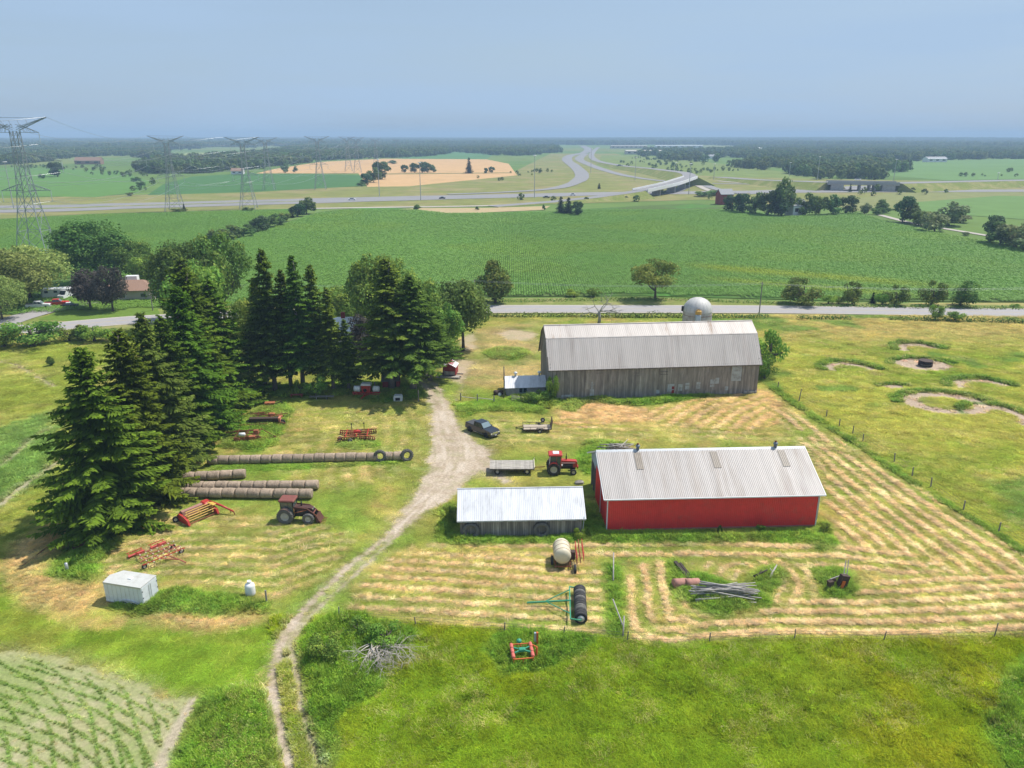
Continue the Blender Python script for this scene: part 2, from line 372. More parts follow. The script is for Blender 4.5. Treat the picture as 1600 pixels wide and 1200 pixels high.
def land(X, Y):
    n1 = fbm(X, Y, 14, 4, 1); n2 = fbm(X, Y, 3.2, 3, 2); n3 = fbm(X, Y, .9, 3, 3); n4 = fbm(X*1.0, Y*1.0, 40, 2, 4); n5 = fbm(X*.35, Y, 1.1, 3, 31)
    j = (n2-.5)*1.6+(n3-.5)*.9
    c = lambda *a: np.array(a)[None, :]
    def lerp(a, b, t): return a*(1-t[:, None])+b*t[:, None]
    GRN, YEL, TAN, DRY = c(.165,.235,.04), c(.285,.275,.07), c(.42,.285,.14), c(.45,.315,.165)
    col = lerp(GRN, YEL, sst(.3, .7, n1*.5+n2*.5)); col = lerp(col, TAN, sst(.52, .74, n2*.5+n3*.3+n4*.2)*.55)
    tall = np.full(X.shape, .07); straw = np.zeros(X.shape); dirt = np.zeros(X.shape); dens = np.ones(X.shape)
    Pd = lambda p: poly_d(X, Y, gp(p))
    mix = lambda col, b, w: lerp(col, b, np.clip(w, 0, 1))
    # --- left field beyond the spruces
    w = sst(2, -2, Pd(LEFTF)+j*2); lc = lerp(c(.20,.235,.04), c(.34,.31,.10), sst(.45, .75, n1*.6+n2*.4)); col = mix(col, lc, w); tall = np.where(w > .5, .16, tall)
    w = sst(1, -1, Pd([(-50,690),(40,660),(85,640),(95,690),(60,760),(0,800),(-100,820)])+j*2); col = mix(col, c(.125,.225,.055), w*.8); tall = np.where(w > .5, .3, tall)
    # --- pasture on the right
    rf = gp(RFENCE); past = rf+[(150, 60), (260, 60), (260, 215), (rf[0][0], 215)]
    dp = poly_d(X, Y, past); w = sst(.6, -.6, dp+j*.4)
    pc = lerp(c(.165,.225,.03), c(.30,.295,.06), sst(.35, .7, n1*.6+n2*.25+n5*.25)); pc = lerp(pc, c(.33,.27,.12), sst(.5, .8, n2*.4+n4*.25+n5*.35)*.6)
    far = sst(150, 176, Y)*sst(52, 78, X+(n1-.5)*30); pc = lerp(pc, c(.36,.285,.115), far*(.45+.5*n5))
    pc = lerp(pc, c(.115,.20,.04), sst(.62, .72, fbm(X, Y, 9, 2, 12))*.8)
    rsp = sst(90, 60, Y)*sst(.4, .6, n1); pc = lerp(pc, c(.19,.18,.025), rsp*.4)
    col = mix(col, pc, w); tall = np.where(w > .5, .10+.13*n2, tall); inpast = w
    # --- behind the barn / upper yard
    w = sst(1.5, -1.5, Pd([(725,520),(845,500),(845,590),(790,600),(720,612)])+j); col = mix(col, lerp(c(.20,.24,.06), c(.36,.29,.13), sst(.35, .65, n1*.4+n2*.6)), w)
    # --- lower pasture
    bf = gp(BFENCE); lp = bf+[(150, 40), (150, 10), (-60, 10), (bf[0][0]-3, 30)]
    dl = poly_d(X, Y, lp); w = sst(.5, -.5, dl+j*.5)
    oc = lerp(c(.165,.225,.010), c(.25,.265,.016), sst(.3, .7, n1*.55+n2*.45)); oc = lerp(oc, c(.27,.25,.06), sst(.62, .8, n2*.5+n1*.5)*.5)
    rg = sst(.45, .6, fbm(X, Y, 11, 3, 22)); oc = lerp(oc, c(.135,.225,.018), rg*.5)
    col = mix(col, oc, w); tall = np.where(w > .5, .20+.22*n2, tall); lowp = w
    # --- mown curve on the lower left
    w = sst(.5, -.5, Pd(LAWN)+j*.5); vc = lerp(c(.15,.235,.022), c(.235,.25,.045), sst(.4, .75, n1*.6+n5*.4)); col = mix(col, vc, w); tall = np.where(w > .5, .06, tall)
    # --- young field bottom left: bare soil with thin rows
    ds = Pd(SOILF); w = sst(1.6, -1.2, ds+j*1.6); sc = lerp(c(.31,.30,.13), c(.40,.365,.22), n2); sc = lerp(sc, c(.20,.27,.07), sst(.36, .58, n3*.4+n1*.6)*.62*sst(1.0, -2.5, ds))
    col = mix(col, sc, w); tall = np.where(w > .5, .05, tall); soil = w; dens = np.where(w > .5, .04, dens)
    e0 = gp([(262,1185),(300,1110)]); rut = wline(X, Y, [(240,1225,.5),(258,1180,.6),(280,1135,.55),(302,1095,.4)], j*.3); w2 = sst(.4, -.3, rut); col = mix(col, c(.40,.34,.24), w2); dens = np.where(w2 > .5, .1, dens); soil = np.maximum(soil, w2)
    a1 = gp([(-120,1030),(-20,1062),(70,1085),(150,1110),(215,1150),(245,1215)]); dd, _ = seg_d(X, Y, a1); sgn = np.where(ds < 0, 1, 0)
    a2 = gp([(-120,985),(0,1012),(90,1050),(140,1110),(160,1215)]); dd2, _ = seg_d(X, Y, a2)
    row = np.exp(-((np.mod(dd+.25*(n2-.5)+.5, 1.05)-.5)/.13)**2); row2 = np.exp(-((np.mod(dd2+.25*(n2-.5)+.7, 1.4)-.7)/.13)**2)
    rw = np.maximum(row*sst(.1, .4, fbm(X, Y, 5, 2, 41)), row2*sst(.3, .5, fbm(X, Y, 6, 2, 42)))*sst(-.3, -1.5, ds)*sst(.02, .3, n3)
    col = mix(col, c(.125,.22,.035), rw*.8); tall = np.where(rw > .4, .14, tall); dens = np.where(rw > .35, 1.3, dens)
    # --- hay lying on the yard
    yard = (1-lowp)*(1-inpast)*(1-soil)
    for P_, am in ((TAN_FRONT, .95), (TAN_MID, .72), ([(1290,785),(1400,770),(1480,800),(1700,940),(1700,985),(1450,985),(1340,905)], .5), (TAN_LEFT, .85), (TAN_SPR, 1.0)):
        w = sst(1.2, -1.2, Pd(P_)+j*1.6)*am*((.8+.35*n3) if P_ is TAN_FRONT else (.5+.6*n3)); col = mix(col, lerp(TAN, c(.48,.33,.17), n2), w); straw = np.maximum(straw, w*.8)
    def rows(region, guide, sp, wd, am, seed, shift=0.0, soft=1.0):
        nonlocal col, straw
        reg = sst(soft, -soft, Pd(region)+j)
        d, _ = seg_d(X, Y, gp(guide)); wob = (fbm(X, Y, 7, 2, seed)-.5)*.8+(n2-.5)*.4+(n3-.5)*.22
        ph = np.mod(d+wob+shift, sp)-sp/2
        r = np.exp(-(np.abs(ph)/(wd*.82*(.55+.9*fbm(X, Y, 1.8, 2, seed+5))))**2.2)*reg*sst(.10, .32, fbm(X, Y, 6, 3, seed+9))*(.6+.65*n3)
        col = mix(col, lerp(DRY, c(.52,.40,.24), n3), np.clip(r*am*1.25, 0, .95)); straw = np.maximum(straw, r*am)
        low = np.exp(-((np.abs(ph)-sp/2)/(sp*.22))**2)*reg; col = mix(col, lerp(c(.165,.225,.03), c(.23,.245,.045), n2), low*.72)
    diag = [(1190,585),(1290,650),(1400,732),(1520,812),(1680,915)]
    rows([(1200,640),(1230,640),(1660,905),(1690,960),(1500,930),(1310,870),(1290,770),(1260,700)], diag, 2.0, .55, .9, 50, .2)
    rows([(1230,690),(1260,690),(1330,700),(1290,770),(1255,710)], [(1240,700),(1270,720),(1300,760)], 1.5, .4, .5, 53)
    hz_ = [(980,1003),(1050,1010),(1110,1004),(1240,996),(1380,999),(1553,992),(1700,986)]
    rows([(1040,945),(1090,965),(1180,960),(1230,935),(1330,940),(1400,895),(1720,900),(1720,1000),(1560,995),(1380,1001),(1240,998),(1110,1005),(1050,1010),(1010,1000)], hz_, 1.62, .5, 1.0, 56, .1, .6)
    rows([(985,880),(1045,875),(1070,935),(1110,965),(1060,1008),(990,1000),(978,960)], [(972,880),(978,940),(985,985),(1020,1005),(1060,1010)], 1.75, .5, .9, 60, .3, .5)
    rows([(1070,880),(1200,870),(1290,880),(1270,930),(1230,945),(1195,935),(1230,885),(1170,890),(1160,915)], [(1165,900),(1150,930)], 1.5, .4, .75, 63)
    rows([(920,846),(1300,846),(1500,880),(1400,900),(1200,880),(1000,880),(905,872),(700,868),(640,858),(700,850)], [(680,846),(900,846),(1100,845),(1300,848),(1420,860)], 2.1, .55, .85, 66)
    rows([(610,865),(900,868),(945,890),(945,990),(900,992),(780,985),(650,972),(545,958),(560,925)], [(530,968),(650,977),(788,987),(945,996)], 1.7, .5, .72, 70, .3, .7)
    rows([(120,880),(240,830),(260,800),(480,815),(560,840),(500,905),(430,940),(300,915),(170,900)], [(160,935),(300,932),(430,936),(520,905)], 1.75, .45, .5, 74, .2, .8)
    rows([(240,905),(180,880),(150,900),(160,930),(200,935)], [(150,935),(160,890),(200,868)], 1.6, .45, .6, 77)
    rows([(420,640),(660,630),(660,740),(560,760),(510,770),(430,735)], [(430,640),(640,628),(664,660),(660,730)], 2.3, .6, .28, 80)
    rows([(1000,640),(1190,612),(1215,660),(1130,690),(1040,668)], [(1050,690),(1120,640),(1190,610)], 2.2, .5, .5, 83)
    rows([(760,650),(1000,662),(1240,672),(1240,692),(950,690),(760,700)], [(760,668),(1000,676),(1240,684)], 2.0, .6, .35, 86)
    # --- standing weeds
    for nm, (P_, h) in PATCHES.items():
        d = Pd(P_)+j*1.1; w = sst(.7, -.5, d)
        col = mix(col, lerp(lerp(c(.11,.225,.022), c(.19,.27,.045), n2), c(.24,.25,.08), sst(.55,.8,n1)*.5), w*.78); tall = np.where(w > .25, h*(.45+.7*n2)*(.3+.7*sst(.3,-1.1,d)), tall); straw *= 1-w; dens = np.where(w > .5, 1.5, dens)
    d, _ = seg_d(X, Y, rf); w = sst(.65, .15, d+j*.4)*sst(.25, .5, fbm(X, Y, 8, 2, 90)+sst(120, 60, Y)*.2); w = w*sst(.35, .6, fbm(X, Y, 4, 2, 91)+.3); col = mix(col, c(.115,.20,.03), w*.85); tall = np.where(w > .5, .32, tall); dens = np.where(w > .5, 1.5, dens); straw *= 1-w
    # --- feeding rings
    for (cx, cy_, rx, ry, inn, a0, a1_) in ARCS:
        p0 = G(cx, cy_); px = G(cx+rx*1.12, cy_); py_ = G(cx, cy_-ry*1.2); inn *= .88; ex, ey = px.x-p0.x, py_.y-p0.y
        u, v = (X-p0.x)/ex, (Y-p0.y)/ey; r = np.hypot(u, v); an = np.degrees(np.arctan2(v, u)); an = np.where(an < a0, an+360, an)
        inr = (an >= a0) & (an <= a1_); rr = r+(n2-.5)*.35
        w = sst(1.06, .96, rr)*(sst(inn-.05, inn+.08, rr) if inn else 1)*inr
        col = mix(col, lerp(c(.37,.28,.20), c(.45,.34,.25), n2), w); dirt = np.maximum(dirt, w)
        e = np.exp(-((r-1.14)/.13)**2)*(v > .1); col = mix(col, c(.09,.17,.03), e*.85); tall = np.where((e > .45), .45, tall)
        dens = np.where(w > .5, .05, dens)
    # --- trodden earth
    w = 0
    for T, sh in ((TRACK, 1.0), (YARD2, 1.2), (FORK, .5), (RUT1, .35), (RUT2, .3), (RUT3, .4), (TR_UP, .8), (OLDTR, .5), (OLDTR2, .3), (EDGETR, .4)):
        d = wline(X, Y, T, j*sh*.8); soft = .5 if T is not TRACK and T is not YARD2 else .9
        a = {id(OLDTR): .75, id(OLDTR2): .6, id(EDGETR): .7, id(TR_UP): .7, id(RUT2): .8}.get(id(T), 1.0)
        w = np.maximum(w, sst(soft, -soft, d)*a)
    dT, pT = seg_d(X, Y, gp(TRACK)); st_ = vnoise(dT/.38, pT*2.0+dT*.06, 95)*.6+vnoise(dT/.9+7, pT*1.3, 96)*.4
    w = w*np.clip(.40+.75*n3+.45*st_, 0, 1)
    ec = lerp(c(.37,.29,.205), c(.46,.375,.285), sst(.3, .7, n2*.4+n5*.6)); ec = lerp(ec, c(.50,.42,.33), sst(.6, .8, n3)*.5); ec = lerp(ec, c(.30,.235,.165), sst(.5, .25, st_)*.55); ec = lerp(ec, c(.53,.45,.36), sst(.62, .8, st_)*.6)
    col = mix(col, ec, w); dirt = np.maximum(dirt, w); tall = np.where(w > .45, .05, tall); dens = dens*(1-.93*w); straw *= 1-w
    for P_ in ([(690,575),(712,560),(745,565),(735,585),(712,598)], [(772,520),(800,514),(838,520),(830,532),(790,532)], [(715,530),(740,522),(748,545),(725,552)]):
        w = sst(1.4, -1, Pd(P_)+j*1.5)*.85; col = mix(col, c(.44,.33,.23), w*(.5+.6*n3)); dens *= 1-.7*w; dirt = np.maximum(dirt, w)
    return col, tall, straw, dirt, dens, n1, soil, lowp+inpast

def relief(X, Y, straw, dirt):
    return .05*(fbm(X, Y, 9, 3, 5)-.5)+.15*straw-.03*dirt

# the ground near the farm: one fine sheet, cells growing with distance
nY, nX = 540, 860
ys = 30.0*np.exp(np.linspace(0, math.log(206/30.), nY)); us = np.linspace(-1, 1, nX)
hw = ys*.84+16
GX = us[None, :]*hw[:, None]; GY = np.repeat(ys[:, None], nX, 1)
gx, gy = GX.ravel(), GY.ravel()
lc, tall, straw, dirt, dens, _, _, _ = land(gx, gy)
gz = relief(gx, gy, straw, dirt)
ii = np.arange((nY-1)*(nX-1)); r_, c_ = ii//(nX-1), ii % (nX-1); a_ = r_*nX+c_
me = np_mesh('farmyard_ground', np.stack([gx, gy, gz], 1), quads=np.stack([a_, a_+1, a_+nX+1, a_+nX], 1), mat=vcol_mat('ground_near', .95, 16, .34, .7, mid=3.2, mamt=.2), col=lc, smooth=True)
gnd = link('farmyard_ground', me); tag(gnd, 'mown farmyard and pasture ground with hay rows and bare tracks', kind='structure')

# the land beyond: one sheet to the horizon, fields laid on it
m, t = newmat('far_land'); l = t.links
o = nd(t, 'ShaderNodeOutputMaterial'); p = nd(t, 'ShaderNodeBsdfPrincipled'); l.new(p.outputs[0], o.inputs[0]); p.inputs['Roughness'].default_value = .95; p.inputs['Specular IOR Level'].default_value = .1
g_ = nd(t, 'ShaderNodeNewGeometry'); v = nd(t, 'ShaderNodeTexVoronoi'); v.inputs['Scale'].default_value = .0022; n = nd(t, 'ShaderNodeTexNoise'); n.inputs['Scale'].default_value = .02; n.inputs['Detail'].default_value = 6
l.new(g_.outputs['Position'], v.inputs[0]); l.new(g_.outputs['Position'], n.inputs[0])
r = nd(t, 'ShaderNodeValToRGB'); cr = r.color_ramp; cr.elements[0].color = (.10,.17,.035,1); cr.elements[1].color = (.19,.20,.06,1); e = cr.elements.new(.5); e.color = (.13,.20,.05,1)
l.new(v.outputs['Color'], r.inputs[0])
mu = nd(t, 'ShaderNodeMix', data_type='RGBA', blend_type='MULTIPLY'); mu.inputs[0].default_value = 1; mr = nd(t, 'ShaderNodeMapRange'); mr.inputs['To Min'].default_value = .6; mr.inputs['To Max'].default_value = 1.35; l.new(n.outputs[0], mr.inputs[0]); l.new(r.outputs[0], mu.inputs[6]); l.new(mr.outputs[0], mu.inputs[7]); l.new(mu.outputs[2], p.inputs['Base Color'])
# terrain: flat near, low ridges far off
ty = np.concatenate([np.array([-60, 0, 100, 206, 300, 400, 500, 600, 700, 800, 900, 1000]), np.linspace(1150, 12000, 60)]); tx = np.linspace(-11000, 11000, 111)
TX, TY = np.meshgrid(tx, ty)
def hill(X, Y):
    h = 34*fbm(X, Y*.8, 2600, 3, 77)-14; k = sst(2600, 6500, Y); h2 = np.clip(h, 0, None)*k
    return h2+np.where(Y > 7000, (Y-7000)*.0012, 0)
TZ = hill(TX, TY)-.12
nn, mm = TX.shape; ii = np.arange((nn-1)*(mm-1)); a_ = (ii//(mm-1))*mm+ii % (mm-1)
me = np_mesh('ground', np.stack([TX.ravel(), TY.ravel(), TZ.ravel()], 1), quads=np.stack([a_, a_+1, a_+mm+1, a_+mm], 1), mat=m, smooth=True)
tag(link('ground', me), 'flat countryside stretching to low blue ridges', kind='structure')

def field(name, label, px, col, z=.0, var=.18, scale=.25, col2=None, amt2=.5, scale2=.03, stretch=(1, 1, 1), world=False, bump=.0):
    pts = px if world else gp(px)
    mb = MB(); mb.add([(p[0], p[1], z) for p in pts], [tuple(range(len(pts)))])
    o = mb.build(name, M(name+'_'+label[:14], col, .95, 0, var, scale, bump, col2, amt2, scale2, stretch, spec=.1)); return tag(o, label, kind='structure')
# ------------------------------------------------------------------ materials of built things
WOODG = M('weathered_boards', (.24,.215,.19), .9, 0, .38, 3.0, .5, (.36,.33,.29), .45, 1.6, (1,1,.12), rnd=.22)
WOODD = M('dark_boards', (.11,.095,.08), .9, 0, .35, 3.0, .4, (.19,.165,.14), .4, 1.5, (1,1,.12), rnd=.2)
PALEW = M('pale_boards', (.42,.45,.46), .85, 0, .25, 4, .3, (.25,.24,.22), .5, 2)
DECK = M('deck_boards', (.36,.33,.29), .9, 0, .3, 3, .4, (.25,.22,.19), .4, 2, (.2,1,1), rnd=.15)
BARNROOF = M('old_roof_sheet', (.53,.475,.43), .55, .05, .10, 1.2, 0, (.42,.36,.32), .32, .5, (1,.12,.12), rnd=.07)
RUSTROOF = M('rusty_roof_sheet', (.52,.465,.42), .6, .05, .12, 1.2, 0, (.29,.17,.09), .3, .8, (1.5,.25,.25), rnd=.05)
WHITEROOF = M('white_roof_sheet', (.64,.64,.655), .45, .1, .12, 2, 0, (.50,.50,.51), .4, 1.1, (1,.25,.25), rnd=.05)
SHEDROOF = M('shed_roof_sheet', (.40,.37,.35), .55, .1, .12, 1.5, 0, (.32,.28,.25), .45, .6, (1,.1,.1), rnd=.06)
REDSIDE = M('red_steel_siding', (.76,.05,.042), .5, .0, .10, 1.5, .0, (.64,.075,.055), .3, .7, rnd=.04)
BARNRED = M('barn_red_wood', (.26,.035,.03), .8, 0, .25, 3, .3)
TRIMW = M('white_trim', (.72,.72,.72), .5, 0, .08, 3)
BLUEGREY = M('bluegrey_steel', (.36,.44,.50), .5, .2, .1, 2, rnd=.05)
SKYL = M('dull_skylight', (.27,.225,.18), .5, 0, .2, 3)
DARKIN = M('dark_interior', (.02,.018,.016), .9, 0, .2, 2)
STONE = M('field_stone', (.33,.30,.26), .9, 0, .35, 2.0, .6, rnd=.25)
CONC = M('concrete', (.42,.40,.37), .9, 0, .2, 1.5, .3, (.30,.27,.24), .4, .8, rnd=.1)
GALV = M('galvanised', (.52,.54,.56), .4, .5, .12, 3)
GLASS = M('dark_glass', (.03,.04,.05), .08, 0, .1, 1, spec=.8)
WSHIELD = M('windscreen', (.18,.24,.26), .06, 0, .1, 1, spec=.9)
RUST = M('rust', (.21,.075,.03), .85, .1, .35, 3, .4, (.12,.05,.028), .5, 2.5, rnd=.2)
RUSTO = M('orange_rust', (.36,.13,.055), .8, .1, .3, 3, .3, (.18,.06,.03), .5, 2, rnd=.15)
RED = M('red_paint', (.45,.04,.03), .4, 0, .15, 3, 0, (.30,.07,.045), .35, 2)
REDF = M('faded_red_paint', (.40,.11,.075), .6, 0, .2, 3, 0, (.22,.08,.05), .45, 2)
MAROON = M('maroon_paint', (.20,.065,.05), .6, 0, .2, 2)
YELLOW = M('yellow_paint', (.62,.38,.07), .5, 0, .15, 4)
ORANGE = M('orange_paint', (.55,.13,.03), .5, 0, .15, 4)
GREEN = M('green_paint', (.04,.26,.15), .45, 0, .15, 4)
BLACK = M('black_metal', (.02,.02,.022), .5, .2, .2, 3)
RUBBER = M('rubber', (.035,.034,.034), .85, 0, .35, 4, .3, (.10,.095,.085), .3, 3)
RUBBERG = M('dusty_rubber', (.12,.115,.105), .9, 0, .3, 4, .3, (.14,.13,.115), .4, 3)
RIM = M('rim_steel', (.42,.41,.40), .5, .3, .15, 4)
RIMC = M('cream_rim', (.62,.56,.40), .5, 0, .1, 4)
CREAM = M('cream_plastic', (.62,.55,.40), .5, 0, .10, 2)
WPLAST = M('white_plastic', (.72,.73,.72), .4, 0, .08, 2)
WPAINT = M('white_paint', (.66,.69,.71), .45, 0, .08, 1.5, 0, (.55,.57,.58), .3, .8)
TROOF = M('trailer_roof', (.50,.50,.47), .6, 0, .1, 1.5, 0, (.42,.40,.36), .4, .8)
CARBLK = M('black_car_paint', (.012,.015,.022), .18, 0, .1, 2, spec=.8)
TONNEAU = M('tonneau_vinyl', (.06,.06,.065), .6, 0, .1, 3)
CHROME = M('chrome', (.7,.7,.7), .15, .9, .05, 2)
LAMPG = M('lamp_glass', (.75,.72,.62), .2, 0, .05, 2)
DEADW = M('dead_wood', (.36,.33,.30), .9, 0, .3, 4, .3, rnd=.2)
BURNT = M('burnt_beam', (.055,.042,.035), .95, 0, .4, 4, .5)
PINKR = M('pinkish_rust', (.40,.20,.155), .85, 0, .25, 3, .3)
BALE = M('hay_bale', (.36,.275,.20), .98, 0, .35, 9, .9, (.22,.165,.12), .42, 4, (1.0,.5,.5), rnd=.12)
POSTW = M('grey_post', (.22,.20,.18), .9, 0, .3, 5, .3, rnd=.2)
WIRE = M('wire', (.20,.19,.18), .6, .4, .1, 2)
BROWNROOF = M('brown_shingle', (.27,.165,.115), .9, 0, .25, 4, .3)
BEIGEW = M('beige_siding', (.50,.44,.38), .8, 0, .1, 2)
CARRED = M('red_car_paint', (.50,.015,.015), .25, 0, .05, 2, spec=.7)
CARWHT = M('white_car_paint', (.72,.72,.73), .25, 0, .05, 2, spec=.7)

def panel_mesh(name, w, Ln, mat, ribs=3, rib=.035, th=.012, rw=.06):
    """ribbed sheet: x across (0..w), y along (0..Ln), z up; closed with real thickness"""
    xs = [(0, 0)]
    for k in range(ribs):
        c = w*(k+.5)/ribs; xs += [(c-rw, 0), (c-rw*.45, rib), (c+rw*.45, rib), (c+rw, 0)]
    xs.append((w-.002, 0))
    v = []; f = []; n = len(xs)
    for y in (0, Ln):
        v += [(x, y, z) for x, z in xs]
    v += [(0, 0, -th), (w-.002, 0, -th), (w-.002, Ln, -th), (0, Ln, -th)]
    f = [(i, i+1, n+i+1, n+i) for i in range(n-1)]
    b = 2*n; f += [(b, b+3, b+2, b+1), tuple(list(range(n-1, -1, -1))+[b, b+1]), tuple(list(range(n, 2*n))+[b+2, b+3]), (0, n, b+3, b), (n-1, b+1, b+2, 2*n-1)]
    mb = MB(); mb.add(v, f); return mb.mesh(name, mat)
def lay(parent, name, me, p0, xdir, ydir, n, step, over=None):
    """n copies of a sheet side by side from p0 along xdir, each running along ydir"""
    xd, yd = Vector(xdir).normalized(), Vector(ydir).normalized(); zd = xd.cross(yd)
    R3 = Matrix((xd, yd, zd)).transposed().to_euler(); rs = random.Random(n)
    for k in range(n):
        m = over(k) if over else me
        if m is None: continue
        o = link(name, m, parent, Vector(p0)+xd*step*k+zd*rs.uniform(0, .008), R3)
def board_row(parent, name, mat, p0, xdir, Ln, height, bw=.28, gap=.02, th=.025, seed=0, top=None, skip=None, lean=.0):
    """upright boards nailed side by side; a few shared meshes of slightly different length"""
    rs = random.Random(seed); xd = Vector(xdir).normalized(); ang = math.atan2(xd.y, xd.x); kinds = {}
    n = int(Ln/bw)
    for k in range(n):
        x = (k+.5)*Ln/n; h = top(x) if top else height
        if skip and skip(x): continue
        h2 = round(h*10)/10 if top else height
        v = rs.randint(0, 3); key = (h2, v)
        if key not in kinds:
            b = MB(); w = Ln/n-gap-rs.uniform(0, .02); lo = rs.uniform(0, .18); b.box((0, 0, (h2+lo)/2), (w, th+.006*v, h2-lo)); kinds[key] = b.mesh(name, mat)
        link(name, kinds[key], parent, Vector(p0)+xd*x+Vector((0, 0, 0)), (0, rs.uniform(-.004, .004), ang))

# ------------------------------------------------------------------ the grey gambrel barn
bl, br = G(859.5, 626), G(1182, 615.5); bl.z = br.z = 0
BL = (br-bl).length; brz = math.atan2(br.y-bl.y, br.x-bl.x)
barn = thing('barn', 'big grey gambrel roofed barn of weathered upright boards with pale sheet roof', 'barn', bl, brz)
HB, A1, H1, HW, HR = 5.95, 3.3, 10.35, 6.2, 11.95
prof = [(0,0),(0,HB),(A1,H1),(HW,HR),(2*HW-A1,H1),(2*HW,HB),(2*HW,0)]
b = MB(); b.prism([(p[0]+.12 if p[0] < HW else p[0]-.12, p[1]-.15 if p[1] > 1 else p[1]) for p in prof], .12, BL-.12, 'x'); b.build('wall_frame', WOODD, barn)
board_row(barn, 'wall_board', WOODG, (0, 0, 0), (1, 0, 0), BL, HB-.05, .34, .018, seed=1)
def gtop(y):
    y = min(max(y, .01), 2*HW-.01); y = y if y < HW else 2*HW-y
    return (HB+(H1-HB)*y/A1 if y < A1 else H1+(HR-H1)*(y-A1)/(HW-A1))-.12
board_row(barn, 'gable_board', WOODG, (0, 0, 0), (0, 1, 0), 2*HW, 0, .36, .02, seed=2, top=gtop)
board_row(barn, 'gable_board', WOODG, (BL, 0, 0), (0, 1, 0), 2*HW, 0, .36, .02, seed=3, top=gtop)
np_ = 37; st = (BL+.9)/np_
lo = Vector((0, A1+.25, H1-HB+.42)); lo_l = lo.length+.05; up = Vector((0, HW-A1, HR-H1)); up_l = up.length+.02
pm = panel_mesh('roof_panel', st, lo_l, BARNROOF, 3, .03, .012, .05); pmr = panel_mesh('roof_panel', st, lo_l, RUSTROOF, 3, .03, .012, .05)
pu = panel_mesh('roof_panel', st, up_l, BARNROOF, 3, .03, .012, .05); pur = panel_mesh('roof_panel', st, up_l, RUSTROOF, 3, .03, .012, .05)
lay(barn, 'roof_panel', pm, (-.45, -.28, HB-.42), (1, 0, 0), lo, np_, st)
lay(barn, 'roof_panel', pu, (-.45, A1-.02, H1+.02), (1, 0, 0), up, np_, st, over=lambda k: pur if k in (1, 2, 7, 14, 21, 28, 29) else pu)
lay(barn, 'roof_panel', pu, (BL+.45, 2*HW-A1+.02, H1+.02), (-1, 0, 0), (0, -up.y, up.z), np_, st)
lay(barn, 'roof_panel', pm, (BL+.45, 2*HW+.28, HB-.42), (-1, 0, 0), (0, -lo.y, lo.z), np_, st)
b = MB(); b.bar((-.46, HW, HR+.05), (BL+.46, HW, HR+.05), .13, 6); b.build('ridge_cap', RUSTROOF, barn)
b = MB(); b.box((BL/2, A1-.03, H1+.03), (BL+.9, .16, .03), (math.radians(45), 0, 0)); b.build('break_flashing', RUSTROOF, barn)
for x in (-.43, BL+.43):
    b = MB()
    for (p, q) in (((0, -.26, HB-.5), (0, A1, H1-.1)), ((0, A1, H1-.1), (0, HW, HR-.1)), ((0, HW, HR-.1), (0, 2*HW-A1, H1-.1)), ((0, 2*HW-A1, H1-.1), (0, 2*HW+.26, HB-.5))):
        b.bar(Vector(p)+Vector((x, 0, 0)), Vector(q)+Vector((x, 0, 0)), .11)
    b.build('barge_board', WOODD, barn)
b = MB(); b.box((BL/2, -.30, HB-.45), (BL+.85, .1, .16)); b.build('eave_gutter', WOODD, barn)
def bdoor(name, x0, x1, z0, z1, mat, label=None, off=.045):
    b = MB(); n = max(2, int((x1-x0)/.22)); w = (x1-x0)/n
    for k in range(n): b.box((x0+(k+.5)*w, -off-.004*(k % 2), (z0+z1)/2), (w-.015, .03, z1-z0))
    for z in (z0+.25*(z1-z0), z0+.8*(z1-z0)): b.box(((x0+x1)/2, -off-.028, z), (x1-x0-.05, .022, .12))
    o = b.build(name, mat, barn)
    if label: o['label'] = label
    return o
bdoor('sliding_door', 6.2, 8.6, 1.9, 5.5, WOODG, 'tall sliding barn door of slightly paler boards'); 
bdoor('door', 7.0, 7.75, .7, 3.2, PALEW, 'narrow pale blue door hanging by the sliding door')
bdoor('sliding_door', 21.5, 31.5, 1.0, 5.35, WOODG, 'very wide sliding door under a long dark track', .05)
b = MB(); b.box((26.0, -.13, 5.45), (11.6, .1, .12)); b.build('door_track', BLACK, barn)
bdoor('wall_patch', 32.4, 34.2, 2.6, 5.6, PALEW, 'pale board patch high near the right corner')
rs = random.Random(5)
for (x0, x1, z0, z1) in ((20.9, 22.1, 1.0, 2.4), (22.8, 23.6, 1.1, 2.3), (24.1, 24.8, 1.3, 2.5), (26.1, 26.8, 1.4, 2.6), (28.6, 29.4, 1.6, 3.0), (29.5, 30.2, 2.2, 3.3), (18.9, 19.5, .7, 1.4), (2.0, 4.1, .55, 1.0), (31.4, 32.0, .9, 1.6)):
    bdoor('board_patch', x0, x1, z0, z1, PALEW, None, .055)
b = MB(); b.box((21.9, -.06, 1.3), (.45, .04, 1.3)); o = b.build('board_patch', BARNRED, barn); o['label'] = 'small red board by the pale patches'
for (x0, x1, z) in ((8.0, 9.2, 5.3), (19.4, 20.8, 4.7), (14.6, 15.6, 4.6)):
    b = MB(); b.box(((x0+x1)/2, -.06, z), (x1-x0, .05, .07)); b.box(((x0+x1)/2, -.06, z-.5), (x1-x0, .05, .06)); b.build('hatch_rail', WOODD, barn)
rs = random.Random(8); sm = []
for k in range(4):
    b = MB(); b.bbox((0, 0, .17), (.5+.1*k, .3, .32), .07); sm.append(b.mesh('foundation_stone', STONE))
for x0, x1 in ((-.1, 2.2), (BL-2.4, BL)):
    x = x0
    while x < x1:
        for z in (0, .33): link('foundation_stone', sm[rs.randint(0, 3)], barn, (x+rs.uniform(0, .1)+z*.4, -.18+rs.uniform(-.04, .04), z), (0, 0, rs.uniform(-.1, .1)))
        x += .62
